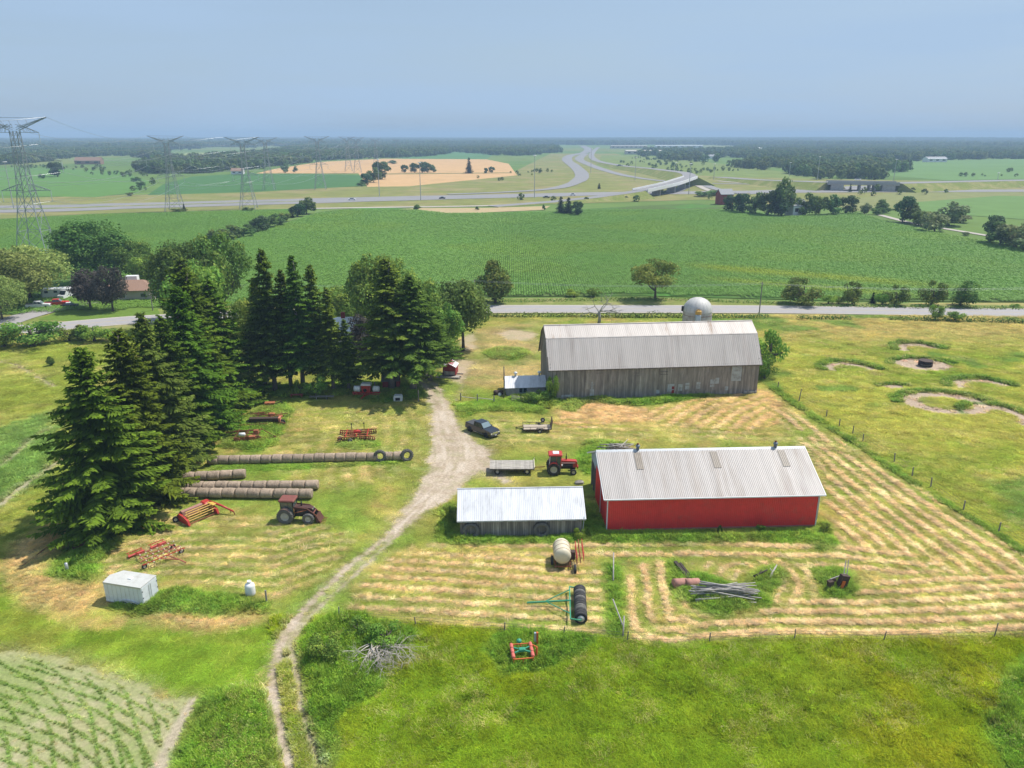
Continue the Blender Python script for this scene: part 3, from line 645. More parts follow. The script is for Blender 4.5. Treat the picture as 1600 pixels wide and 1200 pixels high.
# ------------------------------------------------------------------ silo behind it
sp = G(1090, 555); sp = Vector((sp.x+8, 151, 0)); sp.x = (1090-800)/FPX*(sp.y*math.cos(PITCH)+(CAM_H-10)*math.sin(PITCH))
silo = thing('silo', 'domed concrete stave silo rising behind the barn roof', 'silo', sp)
SR = 2.85; ZC = 10.1
b = MB(); b.lathe([(SR-.06, 0), (SR-.06, ZC), (.1, ZC)], 32, smooth=False); b.build('wall', DARKIN, silo)
n = 26; stv = []
for k in range(2):
    b = MB(); b.box((0, 0, .74), (2*math.pi*SR/n-.015, .1, 1.46)); stv.append(b.mesh('stave', CONC))
for r in range(7):
    for k in range(n):
        a = 2*math.pi*(k+.5*(r % 2))/n; link('stave', stv[(k+r) % 2], silo, (SR*math.cos(a), SR*math.sin(a), r*1.45), (0, 0, a+math.pi/2))
hoop = MB(); hoop.lathe([(SR+.06, -.03), (SR+.1, -.03), (SR+.1, .03), (SR+.06, .03)], 32); hm = hoop.mesh('hoop', RUST)
for z in np.arange(.7, 10.1, 1.45): link('hoop', hm, silo, (0, 0, float(z)))
n = 20
b = MB(); v = []; f = []; q = 7
for i in range(q+1):
    ph = math.pi/2*i/q*.985; rr, zz = (SR+.08)*math.cos(ph), (SR-.1)*math.sin(ph)
    for s_ in (-.5, 0, .5): a = math.pi/n*1.94*s_; v.append((rr*math.cos(a)+(.045 if s_ == 0 else 0)*math.cos(ph), rr*math.sin(a), zz+(.03 if s_ == 0 else 0)))
for i in range(q):
    for k in range(2): f.append((i*3+k, i*3+k+1, i*3+k+4, i*3+k+3))
b.add(v, f, 0, True); dm = b.mesh('dome_panel', M('dome_steel', (.50,.485,.46), .6, .05, .12, 1.5, 0, (.44,.42,.39), .3, .8, rnd=.08))
for k in range(n): link('dome_panel', dm, silo, (0, 0, ZC), (0, 0, 2*math.pi*k/n))
b = MB(); b.bbox((-.65, -SR-.45, 8.2), (1.0, .9, 3.6), .12); o = b.build('chute', BLUEGREY, silo); o['label'] = 'pale blue filler chute down the near side'
b = MB(); b.bbox((-.6, -SR-.35, 10.55), (1.2, 1.0, 1.0), .35); o = b.build('chute_hood', M('ochre_hood', (.50,.30,.07), .7), silo); o['label'] = 'ochre hood over the chute'
b = MB(); b.lathe([(.35, 0), (.35, .9), (.12, 1.1)], 10, c=(-SR-.1, .2, ZC-.1)); b.build('blower_pipe', BLACK, silo)
# ------------------------------------------------------------------ milk house at the barn's left end
ml, mr_ = G(791, 619), G(853, 617); mrz = math.atan2(mr_.y-ml.y, mr_.x-ml.x); mL = (mr_-ml).length-.1
mh = thing('milk_house', 'low stone milk house with white sheet roof against the barn end', 'outbuilding', ml, mrz)
b = MB(); D = 4.6; HM = 1.7; HR2 = 3.0
b.prism([(.1,0),(.1,HM),(D/2,HR2-.1),(D-.1,HM),(D-.1,0)], .1, mL-.1, 'x'); b.build('wall', M('limewash', (.36,.33,.31), .9, 0, .25, 2, .3), mh)
st = (mL+.5)/8; sl = Vector((0, D/2+.3, HR2-HM+.17)); pm = panel_mesh('roof_panel', st, sl.length, WHITEROOF, 3, .025)
lay(mh, 'roof_panel', pm, (-.25, -.3, HM-.15), (1, 0, 0), sl, 8, st); lay(mh, 'roof_panel', pm, (mL+.25, D+.3, HM-.15), (-1, 0, 0), (0, -sl.y, sl.z), 8, st)
for x in (1.9, 6.2):
    b = MB(); b.lathe([(.18, 0), (.18, .5), (.34, .52), (.34, .68), (.1, .85)], 10, c=(x, D/2, HR2-.05)); b.build('roof_vent', TRIMW, mh)
fr = MB(); fr.box((3.0, .07, 1.0), (1.5, .08, 1.0)); w_ = fr.build('window', BLUEGREY, mh)
for dx in (-.36, .36):
    p_ = MB(); p_.box((3.0+dx, .02, 1.0), (.6, .04, .8)); p_.build('pane', GLASS, w_)
b = MB(); pb = G(787.5, 622); b.tube([(0,0,0),(.05,0,2.6),(0,.05,height_to(pb, 573))], [.14,.12,.1], 6); o = b.build('pole', WOODD, None, pb); tag(o, 'bare dark pole standing at the milk house corner', 'pole')
# ------------------------------------------------------------------ red machine shed
rl, rr_ = G(947.5, 829.5), G(1275.5, 824.5); rrz = math.atan2(rr_.y-rl.y, rr_.x-rl.x); RL = (rr_-rl).length
shed = thing('machine_shed', 'long red steel machine shed with pale ribbed gable roof', 'shed', rl, rrz+.016)
SD, SH, SP = 12.6, 4.55, 7.45
b = MB(); b.prism([(.09,0),(.09,SH),(SD/2,SP-.14),(SD-.09,SH),(SD-.09,0)], 5.0, RL-.09, 'x'); b.build('wall_frame', DARKIN, shed)
EB = 8.7
b = MB(); b.prism([(.09,0),(.09,SH),(SD/2,SP-.14),(EB,SH+(SP-SH)*(SD-EB)/(SD/2)-.14),(EB,0)], .09, 5.0, 'x'); b.build('wall_frame', DARKIN, shed)
b = MB(); b.box((2.5, SD-.14, SH/2), (4.9, .1, SH)); b.build('back_wall', WOODD, shed)
npn = 27; st = RL/npn; wm = panel_mesh('wall_panel', st, SH, REDSIDE, 4, .03, .012, .045)
lay(shed, 'wall_panel', wm, (0, 0, 0), (1, 0, 0), (0, 0, 1), npn, st)
lay(shed, 'wall_panel', wm, (RL, SD, 0), (-1, 0, 0), (0, 0, 1), npn, st)
def gz_(y): return SH+(SP-SH)*(y if y < SD/2 else SD-y)/(SD/2)
# left end: red panels on the near half, an open bay behind
n = 9; stl = EB/n
for k in range(n):
    y = EB-k*stl; h = min(gz_(y-stl/2)-.15, SH+.2); lm = panel_mesh('end_panel', stl, SH-.02 if k > 1 else SH-.02, REDSIDE, 4, .03, .012, .045)
    lay(shed, 'end_panel', lm, (0, y, 0), (0, -1, 0), (0, 0, 1), 1, stl)
    gm = panel_mesh('gable_panel', stl, max(.15, gz_(y-stl/2)-SH-.1), BLUEGREY, 4, .03, .012, .045); lay(shed, 'gable_panel', gm, (0, y, SH), (0, -1, 0), (0, 0, 1), 1, stl)
n = 5; stl2 = (SD-EB)/n
for k in range(n):
    y = SD-k*stl2; gm = panel_mesh('gable_panel', stl2, max(.15, gz_(y-stl2/2)-SH+.6), BLUEGREY, 4, .03, .012, .045); lay(shed, 'gable_panel', gm, (0, y, SH-.7), (0, -1, 0), (0, 0, 1), 1, stl2)
for y in (EB+.1, 10.6, SD-.15):
    b = MB(); b.box((.08, y, 2.0), (.18, .18, 4.0)); b.build('door_post', WOODG, shed)
n = 14; stl = SD/n
for k in range(n):
    y = k*stl; gm = panel_mesh('end_panel', stl, gz_(y+stl/2)-.12, REDSIDE, 4, .03, .012, .045); lay(shed, 'end_panel', gm, (RL, y, 0), (0, 1, 0), (0, 0, 1), 1, stl)
OV = .55; npr = 30; st = (RL+1.0)/npr
sl = Vector((0, SD/2+OV, (SP-SH)*(1+OV/(SD/2)))); pm = panel_mesh('roof_panel', st, sl.length, SHEDROOF, 4, .04, .012, .05); pms = panel_mesh('skylight_panel', st, 2.6, SKYL, 4, .04, .014, .05)
z0 = SH-(SP-SH)*OV/(SD/2)+.06
lay(shed, 'roof_panel', pm, (-.5, -OV, z0), (1, 0, 0), sl, npr, st)
lay(shed, 'roof_panel', pm, (RL+.5, SD+OV, z0), (-1, 0, 0), (0, -sl.y, sl.z), npr, st)
sd = sl.normalized(); nz_ = Vector((1, 0, 0)).cross(sd)
for x in (4.0, 13.35, 21.75):
    lay(shed, 'skylight_panel', pms, Vector((x, -OV, z0))+sd*(sl.length-3.15)+nz_*.05, (1, 0, 0), sl, 1, st)
b = MB(); b.prism([(SD/2-.3, SP-.08), (SD/2, SP+.16), (SD/2+.3, SP-.08), (SD/2, SP+.08)], -.52, RL+.52, 'x'); b.build('ridge_cap', GALV, shed)
b = MB(); b.box((RL/2, -OV-.06, z0-.05), (RL+1.02, .12, .14)); b.build('gutter', TRIMW, shed)
for x in (-.5, RL+.5):
    b = MB(); b.bar((x, -OV, z0-.09), (x, SD/2, SP-.06), .1); b.bar((x, SD/2, SP-.06), (x, SD+OV, z0-.09), .1); b.build('barge_trim', TRIMW, shed)
for (x, y) in ((.0, -.03), (RL, -.03), (-.03, 4.6)):
    b = MB(); b.box((x, y, SH/2), (.12, .12, SH)); b.build('corner_trim', TRIMW, shed)
b = MB(); b.tube([(RL+.05, -.5, z0), (RL+.05, -.12, SH-.5), (RL+.05, -.12, .9)], .05, 6); b.build('downspout', TRIMW, shed)
b = MB(); b.box((RL/2, -.05, .12), (RL, .04, .2)); b.build('base_trim', M('faded_base', (.44,.16,.13), .7), shed)
for x in (4.6, 21.7):
    b = MB(); b.lathe([(.20, -.1), (.20, .4), (.29, .43), (.29, .53), (.14, .66)], 12, c=(x, SD/2, SP+.1)); b.build('ridge_vent', M('vent_steel', (.22,.25,.29), .5, .4), shed)
    b = MB(); b.lathe([(.11, 0), (.17, .1), (.08, .2)], 10, c=(x, SD/2, SP+.75)); b.build('vent_cap', RUST, shed)
# ------------------------------------------------------------------ small grey shed
gl, gr_ = G(719.5, 839.5), G(908.5, 836); grz = math.atan2(gr_.y-gl.y, gr_.x-gl.x); GL = (gr_-gl).length
gs = thing('shed', 'small grey board shed with bright white sheet roof beside the red shed', 'shed', gl, grz)
b = MB(); D = 6.8; H = 2.45; HP = 4.45; b.prism([(.08,0),(.08,H),(D/2,HP-.12),(D-.08,H),(D-.08,0)], .08, GL-.08, 'x'); b.build('wall_frame', DARKIN, gs)
board_row(gs, 'wall_board', WOODG, (0, 0, 0), (1, 0, 0), GL, H, .26, .015, seed=11); board_row(gs, 'wall_board', WOODG, (0, D, 0), (1, 0, 0), GL, H, .4, .015, seed=12)
tp = lambda y: H+(HP-H)*(min(y, D-y))/(D/2)-.1
board_row(gs, 'gable_board', WOODG, (0, 0, 0), (0, 1, 0), D, 0, .28, .015, seed=13, top=tp); board_row(gs, 'gable_board', WOODG, (GL, 0, 0), (0, 1, 0), D, 0, .28, .015, seed=14, top=tp)
OV = .4; npr = 17; st = (GL+.8)/npr; sl = Vector((0, D/2+OV, (HP-H)*(1+OV/(D/2)))); z0 = H-(HP-H)*OV/(D/2)+.05
pm = panel_mesh('roof_panel', st, sl.length, WHITEROOF, 4, .025, .012, .05)
lay(gs, 'roof_panel', pm, (-.35, -OV, z0), (1, 0, 0), sl, npr, st); lay(gs, 'roof_panel', pm, (GL+.45, D+OV, z0), (-1, 0, 0), (0, -sl.y, sl.z), npr, st)
b = MB(); b.bar((-.4, D/2, HP+.06), (GL+.45, D/2, HP+.06), .09, 6); b.build('ridge_cap', WHITEROOF, gs)
b = MB(); b.box((GL/2, -OV+.02, z0-.07), (GL+.75, .05, .16)); b.build('fascia', PALEW, gs)
b = MB(); b.box((GL+.16, -.1, 1.25), (.05, .35, 2.4), (.06, .05, 0)); o = b.build('loose_sheet', BLUEGREY, gs); o['label'] = 'loose pale blue sheet bent out at the corner'

def tyre_mesh(name, R, w, mats, lugs=0, hole=.5, n=24, rim=True):
    """tyre lying along y axis (axle), optional tractor lugs"""
    b = MB(); h = R*hole; wd = w/2
    prof = [(h, -wd*.75), (R*.72, -wd), (R*.94, -wd*.92), (R, -wd*.7), (R, wd*.7), (R*.94, wd*.92), (R*.72, wd), (h, wd*.75), (h*.93, 0)]
    v = []; k_ = len(prof)
    for r, y in prof:
        for i in range(n): t_ = 2*math.pi*i/n; v.append((r*math.cos(t_), y, r*math.sin(t_)))
    f = [(k*n+i, k*n+(i+1) % n, ((k+1) % k_)*n+(i+1) % n, ((k+1) % k_)*n+i) for k in range(k_) for i in range(n)]
    b.add(v, f, 0, True)
    for i in range(lugs):
        for sgn in (-1, 1):
            t_ = 2*math.pi*(i+(.5 if sgn > 0 else 0))/lugs; c = Vector((R*1.01*math.cos(t_), sgn*wd*.45, R*1.01*math.sin(t_)))
            b.box(c, (R*.10, wd*.95, R*.10), (0, -t_, sgn*.0))
    return b.mesh(name, mats)
def rim_mesh(name, r, w, mat):
    b = MB(); b.lathe([(r*.3, -w*.34), (r*.55, -w*.16), (r*.9, -w*.30), (r, -w*.38), (r, w*.38), (r*.9, w*.30), (r*.55, w*.16), (r*.3, w*.34)], 18, axis='y'); return b.mesh(name, mat)
TY = {}
def wheel(parent, c, R, w, rimmat=RIM, lugs=0, hole=.52, mat=None, name='wheel', rz=0):
    key = (round(R, 3), round(w, 3), rimmat.name, lugs, (mat or RUBBER).name)
    if key not in TY:
        TY[key] = (tyre_mesh('tyre', R, w, mat or RUBBER, lugs, hole), rim_mesh('rim', R*hole*.97, w, rimmat))
    wm = link(name, TY[key][0], parent, c, (0, 0, rz)); link('rim', TY[key][1], wm); return wm
for (px_, py_, lab, R, off) in ((736, 834, 'big worn tractor tyre leaning on the left front of the white roofed shed', .98, .0), (846, 835, 'big worn tractor tyre leaning near the right end of the white roofed shed wall', .94, 0)):
    b = tyre_mesh('tractor_tyre', R, .5, RUBBERG, 18, .58); p = G(px_, py_+(8 if px_ < 800 else 4.5)); o = link('tractor_tyre', b, None, (p.x, p.y+.1, R*.97), (-.16, 0, .05)); tag(o, lab, 'tyre')
# ------------------------------------------------------------------ little red hut on skids, dark red shed under the spruces
hp = G(702, 589.5); hut = thing('hut', 'little red hut with white roof standing on a skid platform by the drive', 'hut', hp, -.12)
b = MB(); W_, D_, H_ = 2.5, 2.6, 1.9
b.prism([(-W_/2,.45),(-W_/2,.45+H_-.25),(0,.45+H_+.45),(W_/2,.45+H_-.25),(W_/2,.45)], 0, D_, 'y'); b.build('wall', BARNRED, hut)
b = MB(); b.box((0, -.08, .85), (2.2, .06, .7)); b.build('ramp_door', WOODG, hut)
for s_ in (-1, 1):
    rfm = panel_mesh('roof_panel', D_+.5, 1.55, WHITEROOF, 4, .02); o = link('roof_panel', rfm, hut); xd = Vector((0, s_*-1, 0)) if s_ < 0 else Vector((0, 1, 0)); 
    yd = Vector((-s_*(W_/2+.15), 0, .72)).normalized(); xd = Vector((0, 1, 0)) if s_ < 0 else Vector((0, 1, 0)); zd = xd.cross(yd)
    if zd.z < 0: xd = -xd; zd = xd.cross(yd)
    o.location = (s_*(W_/2+.15), -.25 if xd.y > 0 else D_+.25, .45+H_-.3); o.rotation_euler = Matrix((xd, yd, zd)).transposed().to_euler()
b = MB(); b.box((-.1, -.3, .28), (4.2, 1.4, .12)); 
for y in (-.8, .3, 2.2): b.bar((-2.4, y, .12), (2.3, y, .12), .12)
b.build('skid_platform', DECK, hut)
hp = G(611, 610); hut2 = thing('hut', 'dark red board hut with grey shingle roof under the tall spruces', 'hut', hp, .06)
W_, D_, H_ = 3.0, 2.8, 2.0
b = MB(); b.prism([(0,0),(0,H_),(D_/2,H_+.9),(D_,H_),(D_,0)], -W_/2, W_/2, 'x'); b.build('wall', BARNRED, hut2)
b = MB()
for s_ in (0, 1):
    y0, y1 = (-.3, D_/2) if s_ == 0 else (D_+.3, D_/2)
    b.add([(-W_/2-.2, y0, H_-.13), (W_/2+.2, y0, H_-.13), (W_/2+.2, y1, H_+.95), (-W_/2-.2, y1, H_+.95), (-W_/2-.2, y0, H_-.23), (W_/2+.2, y0, H_-.23), (W_/2+.2, y1, H_+.85), (-W_/2-.2, y1, H_+.85)], [(0,1,2,3),(4,7,6,5),(0,4,5,1),(1,5,6,2),(2,6,7,3),(3,7,4,0)])
b.build('roof', M('grey_shingle', (.16,.155,.15), .9, 0, .3, 4, .4), hut2)
b = MB(); b.box((.55, -.04, .9), (.9, .06, 1.7)); b.build('doorway', DARKIN, hut2)
# ------------------------------------------------------------------ farmhouse seen in pieces through the spruces
fp = G(512, 556); fh = thing('farmhouse', 'white sided farmhouse with pale roof half hidden behind the tall spruces', 'house', fp, .05)
b = MB(); b.prism([(0,0),(0,4.6),(4.5,7.2),(9,4.6),(9,0)], -7, 7, 'x'); b.prism([(1,0),(1,3.0),(4,4.6),(7,3.0),(7,0)], 7, 13, 'x'); b.build('wall', TRIMW, fh)
for (x0, x1, y0, z0_, y1, z1) in ((-7.4, 7.4, -.4, 4.45, 4.5, 7.3), (-7.4, 7.4, 9.4, 4.45, 4.5, 7.3), (7, 13.4, .6, 2.9, 4, 4.75), (7, 13.4, 7.4, 2.9, 4, 4.75)):
    b = MB(); b.add([(x0,y0,z0_),(x1,y0,z0_),(x1,y1,z1),(x0,y1,z1),(x0,y0,z0_-.12),(x1,y0,z0_-.12),(x1,y1,z1-.12),(x0,y1,z1-.12)], [(0,1,2,3),(4,7,6,5),(0,4,5,1),(1,5,6,2),(2,6,7,3),(3,7,4,0)]); b.build('roof', M('pale_roof', (.75,.76,.78), .5, .2, .1, 2), fh)
for x in (-5, -2, 2, 5):
    for z in (1.5, 3.6):
        b = MB(); b.box((x, -.03, z), (1.1, .08, 1.3)); w_ = b.build('window', TRIMW, fh); b = MB(); b.box((x, -.085, z), (.9, .05, 1.1)); b.build('pane', GLASS, w_)
b = MB(); b.box((3, 4.5, 7.5), (.8, .8, 1.6)); b.build('chimney', BARNRED, fh)
# ------------------------------------------------------------------ neighbour's bungalow
np0 = G(199, 471); bun = thing('bungalow', 'brown roofed beige bungalow across the road behind two dark trees', 'house', np0, .12)
b = MB(); b.box((0, 5, 1.5), (15, 10, 3.0)); b.build('wall', BEIGEW, bun)
b = MB(); x, y0, y1 = 8.1, -.6, 10.6
b.add([(-x,y0,2.9),(x,y0,2.9),(x,y1,2.9),(-x,y1,2.9),(-x+5,5,5.2),(x-5,5,5.2),(-x,y0,3.05),(x,y0,3.05),(x,y1,3.05),(-x,y1,3.05)], [(0,3,2,1),(6,7,5,4),(8,9,4,5),(7,8,5),(9,6,4),(0,1,7,6),(1,2,8,7),(2,3,9,8),(3,0,6,9)]); b.build('roof', BROWNROOF, bun)
b = MB(); b.box((-1, 9, 4.6), (3.2, 2, 2.2)); b.build('chimney', TRIMW, bun)
for xx in (-4.5, -1, 4.5):
    b = MB(); b.box((xx, -.04, 1.7), (1.6, .08, 1.2)); w_ = b.build('window', TRIMW, bun); b = MB(); b.box((xx, -.1, 1.7), (1.4, .06, 1.0)); b.build('pane', GLASS, w_)
for yy in (2.5, 6.5):
    b = MB(); b.box((7.54, yy, 1.6), (.08, 1.5, 1.3)); w_ = b.build('window', TRIMW, bun); b = MB(); b.box((7.6, yy, 1.6), (.06, 1.3, 1.1)); b.build('pane', GLASS, w_)
# ------------------------------------------------------------------ machines and vehicles
def tractor(name, label, cat, loc, rz, paint, roofm, hoodm, loader=False, Rr=.9, Rf=.43, wb=2.7):
    t = thing(name, label, cat, loc, rz)
    rl_ = 20 if Rr > .8 else 16
    wheel(t, (0, .88, Rr), Rr, .52, RIM, 18, .55, RUBBERG if loader else RUBBER, 'rear_wheel'); wheel(t, (0, -.88, Rr), Rr, .52, RIM, 18, .55, RUBBERG if loader else RUBBER, 'rear_wheel')
    wheel(t, (wb, .8, Rf), Rf, .40 if loader else .26, RIM, 16 if loader else 0, .55, RUBBERG if loader else RUBBER, 'front_wheel'); wheel(t, (wb, -.8, Rf), Rf, .40 if loader else .26, RIM, 16 if loader else 0, .55, RUBBERG if loader else RUBBER, 'front_wheel')
    b = MB(); b.bbox((1.2, 0, .95), (3.4, .5, .55), .08); b.bar((0, -.75, Rr), (0, .75, Rr), .14, 8); b.bar((wb, -.7, Rf+.08), (wb, .7, Rf+.08), .09, 8); b.box((wb, 0, .7), (.35, .4, .5)); b.build('chassis', BLACK, t)
    b = MB(); b.bbox((1.95, 0, 1.3), (1.5, .52, .5), .06); b.bar((1.5, .3, 1.3), (2.5, .3, 1.35), .07, 6); b.bar((1.5, -.3, 1.25), (2.5, -.3, 1.3), .07, 6); b.build('engine', M('engine_grey', (.06,.06,.06), .6, .3, .3, 8), t)
    b = MB(); b.prism([(1.0,1.5),(1.0,1.98),(3.05,1.86),(3.18,1.75),(3.2,.95),(2.65,.95),(2.65,1.5)], -.36, .36, 'y'); b.build('hood', hoodm, t)
    b = MB(); b.box((3.215, 0, 1.4), (.03, .6, .75)); b.build('grille', BLACK, t)
    if not loader:
        b = MB(); b.box((2.0, -.368, 1.62), (1.9, .015, .09)); b.build('hood_stripe', TRIMW, t)
        b = MB(); b.box((.85, -.5, 1.35), (.8, .3, .16)); b.build('side_step', TRIMW, t)
    b = MB(); b.tube([(1.75,.12,1.9),(1.75,.12,2.45)], .09, 8); b.tube([(1.75,.12,2.45),(1.75,.12,2.75),(1.7,.12,2.85)], .045, 6); b.build('exhaust', BLACK, t)
    # cab
    cx0, cx1, cw, z0, z1 = -.55, 1.0, .72, 1.15, 2.75
    b = MB()
    for x in (cx0, cx1):
        for y in (-cw, cw): b.bar((x+(.1 if x < 0 else -.02), y, z0), (x, y*.96, z1), .055)
    for y in (-cw, cw): b.bar((.38, y, z0), (.38, y*.96, z1), .04)
    for z in (z0+.02, z1):
        for y in (-cw, cw): b.bar((cx0, y, z), (cx1, y, z), .05)
        for x in (cx0, cx1): b.bar((x, -cw, z), (x, cw, z), .05)
    b.box((.25, 0, 1.12), (1.5, 1.35, .1)); b.build('cab_frame', paint, t)
    for (c, d) in (((.2, -cw*.98, 2.0), (1.45, .015, 1.35)), ((.2, cw*.98, 2.0), (1.45, .015, 1.35)), ((cx1-.02, 0, 2.0), (.015, 1.35, 1.3)), ((cx0+.05, 0, 2.0), (.015, 1.35, 1.3))):
        b = MB(); b.box(c, d); b.build('cab_window', WGL, t)
    b = MB(); b.bbox((-.05, 0, 1.45), (.5, .5, .5), .1); b.bbox((-.28, 0, 1.85), (.14, .5, .6), .05); b.build('seat', BLACK, t)
    b = MB(); b.bar((.5, 0, 1.3), (.75, 0, 1.75), .03); b.lathe([(.2, -.015), (.2, .015)], 12, c=(.68, 0, 1.72)); b.build('steering_wheel', BLACK, t)
    b = MB(); b.bbox((.22, 0, z1+.12), (1.9, 1.62, .22), .08); b.build('cab_roof', roofm, t)
    if not loader:
        b = MB(); b.bbox((.3, 0, z1+.26), (.85, .9, .08), .03); o = b.build('roof_hatch', TRIMW, t)
        b = MB(); b.bar((-.62, -.78, 1.5), (-.5, -.78, 2.75), .05); b.build('cab_strut', TRIMW, t)
    for y in (-.88, .88):
        b = MB(); pts = [(-Rr*.85*math.cos(a), Rr+.07+ (Rr*1.02)*math.sin(a)) for a in (0.35, .8, 1.2, 1.57, 1.95, 2.4)]
        for k in range(len(pts)-1): b.prism([pts[k], pts[k+1], (pts[k+1][0], pts[k+1][1]+.05), (pts[k][0], pts[k][1]+.05)], y-.27, y+.27, 'y')
        b.build('mudguard', paint if not loader else M('faded_guard', (.34,.20,.15), .6), t)
    for y in (-.22, .22):
        b = MB(); b.lathe([(.09, 0), (.09, .03)], 10, c=(3.21, y, 1.7), axis='x'); b.build('headlight', LAMPG, t)
    if loader:
        for y in (-.55, .55):
            b = MB(); b.tube([(.95, y, .9), (.95, y, 2.05)], .10, 6); b.build('loader_post', M('loader_ochre', (.42,.26,.09), .7, 0, .25, 4), t)
            b = MB(); b.tube([(.95, y, 2.0), (2.6, y, 1.85), (3.35, y, 1.25), (3.7, y, .55)], .09, 6); b.build('loader_arm', RUSTDK, t)
            b = MB(); b.tube([(1.0, y, 1.25), (2.5, y, 1.65)], .05, 6); b.tube([(2.7, y, 1.75), (3.75, y, .95)], .05, 6); b.build('loader_ram', RUSTO, t)
        b = MB(); b.bar((3.3, -.55, 1.25), (3.3, .55, 1.25), .07, 6); b.build('loader_crossbar', MAROON, t)
        b = MB(); b.prism([(3.65,.15),(3.6,.95),(3.75,1.0),(3.95,.55),(4.2,.2)], -.75, .75, 'y'); b.build('grapple', RUSTDK, t)
        for y in (-.7, -.35, 0, .35, .7):
            b = MB(); b.tube([(3.75, y, .3), (4.2, y, .12), (4.7, y, .1)], [.05, .04, .02], 5); b.build('tine', RUSTO, t)
    else:
        for k in (-.28, 0, .28):
            b = MB(); b.box((3.3, k, .95), (.18, .22, .3)); b.build('front_weight', RED, t)
    return t
RUSTDK = M('deep_rust', (.10,.04,.025), .85, .1, .35, 4)
WGL = M('cab_glass', (.06,.085,.08), .08, 0, .1, 1, spec=.8)
tractor('tractor', 'bright red cab tractor with white roof hatch hitched to the flat hay wagon', 'tractor', G(864.5, 738.5), .0, RED, RED, RED)
tractor('tractor', 'dark muddy loader tractor with maroon roof and front grapple by the bale rows', 'tractor', G(450.5, 812.5), -.06, BLACK, MAROON, M('dull_red_hood', (.085,.032,.025), .65, 0, .35, 4, 0, (.05,.03,.022), .5, 3), True, .95, .67, 2.75)

# black pickup
def pickup(loc, rz, label, paint, cover=True, group=None, scale=1.0):
    t = thing('pickup_truck', label, 'truck', loc, rz, group); t.scale = (scale,)*3
    prof_l = [(-2.85,.5),(-2.85,1.25),(-2.8,1.33),(-.72,1.34),(1.1,1.31),(2.5,1.22),(2.88,1.06),(2.95,.62),(2.9,.42),(2.3,.36),(-2.3,.38)]
    b = MB(); y = .97
    prof = [(p[0], p[1]) for p in prof_l]; b.prism(prof, -y, y, 'y'); body = b.build('body', paint, t)
    for sx in (-1.85, 1.85):
        b = MB(); b.lathe([(.48, -1.0), (.48, 1.0)], 18, c=(sx, 0, .42), axis='y'); b.build('wheel_arch', BLACK, t)
        for sy in (-.86, .86): wheel(t, (sx, sy, .40), .40, .27, RIM, 0, .62)
    # cab: tapering greenhouse
    b = MB(); zb, zt = 1.31, 2.0
    b.add([(-1.0,-.92,zb),(1.25,-.92,zb),(1.25,.92,zb),(-1.0,.92,zb),(-.9,-.78,zt),(.55,-.78,zt),(.55,.78,zt),(-.9,.78,zt)], [(0,3,2,1),(4,5,6,7),(0,1,5,4),(1,2,6,5),(2,3,7,6),(3,0,4,7)]); b.build('cab', paint, t)
    def quad(name, pts, mt):
        p = [Vector(q) for q in pts]; n = (p[1]-p[0]).cross(p[3]-p[0]).normalized(); b = MB(); v = [q-n*.02 for q in p]+[q+n*.012 for q in p]
        b.add(v, [(0,3,2,1),(4,5,6,7),(0,1,5,4),(1,2,6,5),(2,3,7,6),(3,0,4,7)]); return b.build(name, mt, t)
    quad('windscreen', [(1.22,-.80,zb+.04),(1.22,.80,zb+.04),(.60,.72,zt-.06),(.60,-.72,zt-.06)], WSHIELD)
    quad('rear_window', [(-1.0,.76,zb+.06),(-1.0,-.76,zb+.06),(-.92,-.68,zt-.08),(-.92,.68,zt-.08)], GLASS)
    for s_ in (-1, 1):
        for (xa, xb, xc, xd) in ((-.92,-.02,-.06,-.80), (.06,1.0,.48,.02)):
            pts = [(xa,s_*.905,zb+.05),(xb,s_*.905,zb+.05),(xc,s_*.80,zt-.08),(xd,s_*.80,zt-.08)]
            quad('side_window', pts if s_ < 0 else pts[::-1], GLASS)
        b = MB(); b.bbox((1.0, s_*1.08, 1.32), (.16, .22, .16), .03); b.build('mirror', BLACK, t)
        b = MB(); b.box((2.9, s_*.76, .86), (.1, .3, .2)); b.build('headlight', LAMPG, t)
        b = MB(); b.box((-2.855, s_*.88, .9), (.03, .14, .35)); b.build('taillight', CARRED, t)
        b = MB(); b.box((.2, s_*1.0, .42), (2.2, .12, .06)); b.build('running_board', CHROME, t)
        for x in (-.35, .75):
            b = MB(); b.box((x, s_*.98, 1.05), (.18, .03, .04)); b.build('door_handle', BLACK, t)
    b = MB(); b.box((2.93, 0, .86), (.06, 1.05, .34)); b.build('grille', CHROME if cover else BLACK, t)
    b = MB(); b.bbox((2.95, 0, .55), (.22, 1.9, .2), .05); b.build('front_bumper', CHROME if not cover else BLACK, t); b = MB(); b.bbox((-2.93, 0, .6), (.2, 1.85, .2), .05); b.build('rear_bumper', CHROME, t)
    b = MB(); b.box((3.07, 0, .58), (.02, .32, .17)); b.build('licence_plate', TRIMW, t)
    if cover: b = MB(); b.bbox((-1.92, 0, 1.36), (1.78, 1.8, .06), .03); b.build('bed_cover', TONNEAU, t)
    else: b = MB(); b.box((-1.9, 0, 1.345), (1.6, 1.5, .02)); b.build('bed_floor', BLACK, t)
    return t
pk = G(753.5, 677); pickup((pk.x, pk.y, .03), R_(-45), 'black crew cab pickup parked at the edge of the dirt drive', CARBLK)
pickup(G(61, 482) + Vector((0, 0, 0)), R_(18), 'white pickup parked on the neighbour driveway at its left end', CARWHT, False)
pickup(G(90, 478.5), R_(20), 'bright red pickup on the neighbour driveway beside the white pickup', CARRED, False)
p_ = G(110, 480.5); car = thing('car', 'low dark car with pale hood parked beside the red pickup', 'car', p_, R_(20))
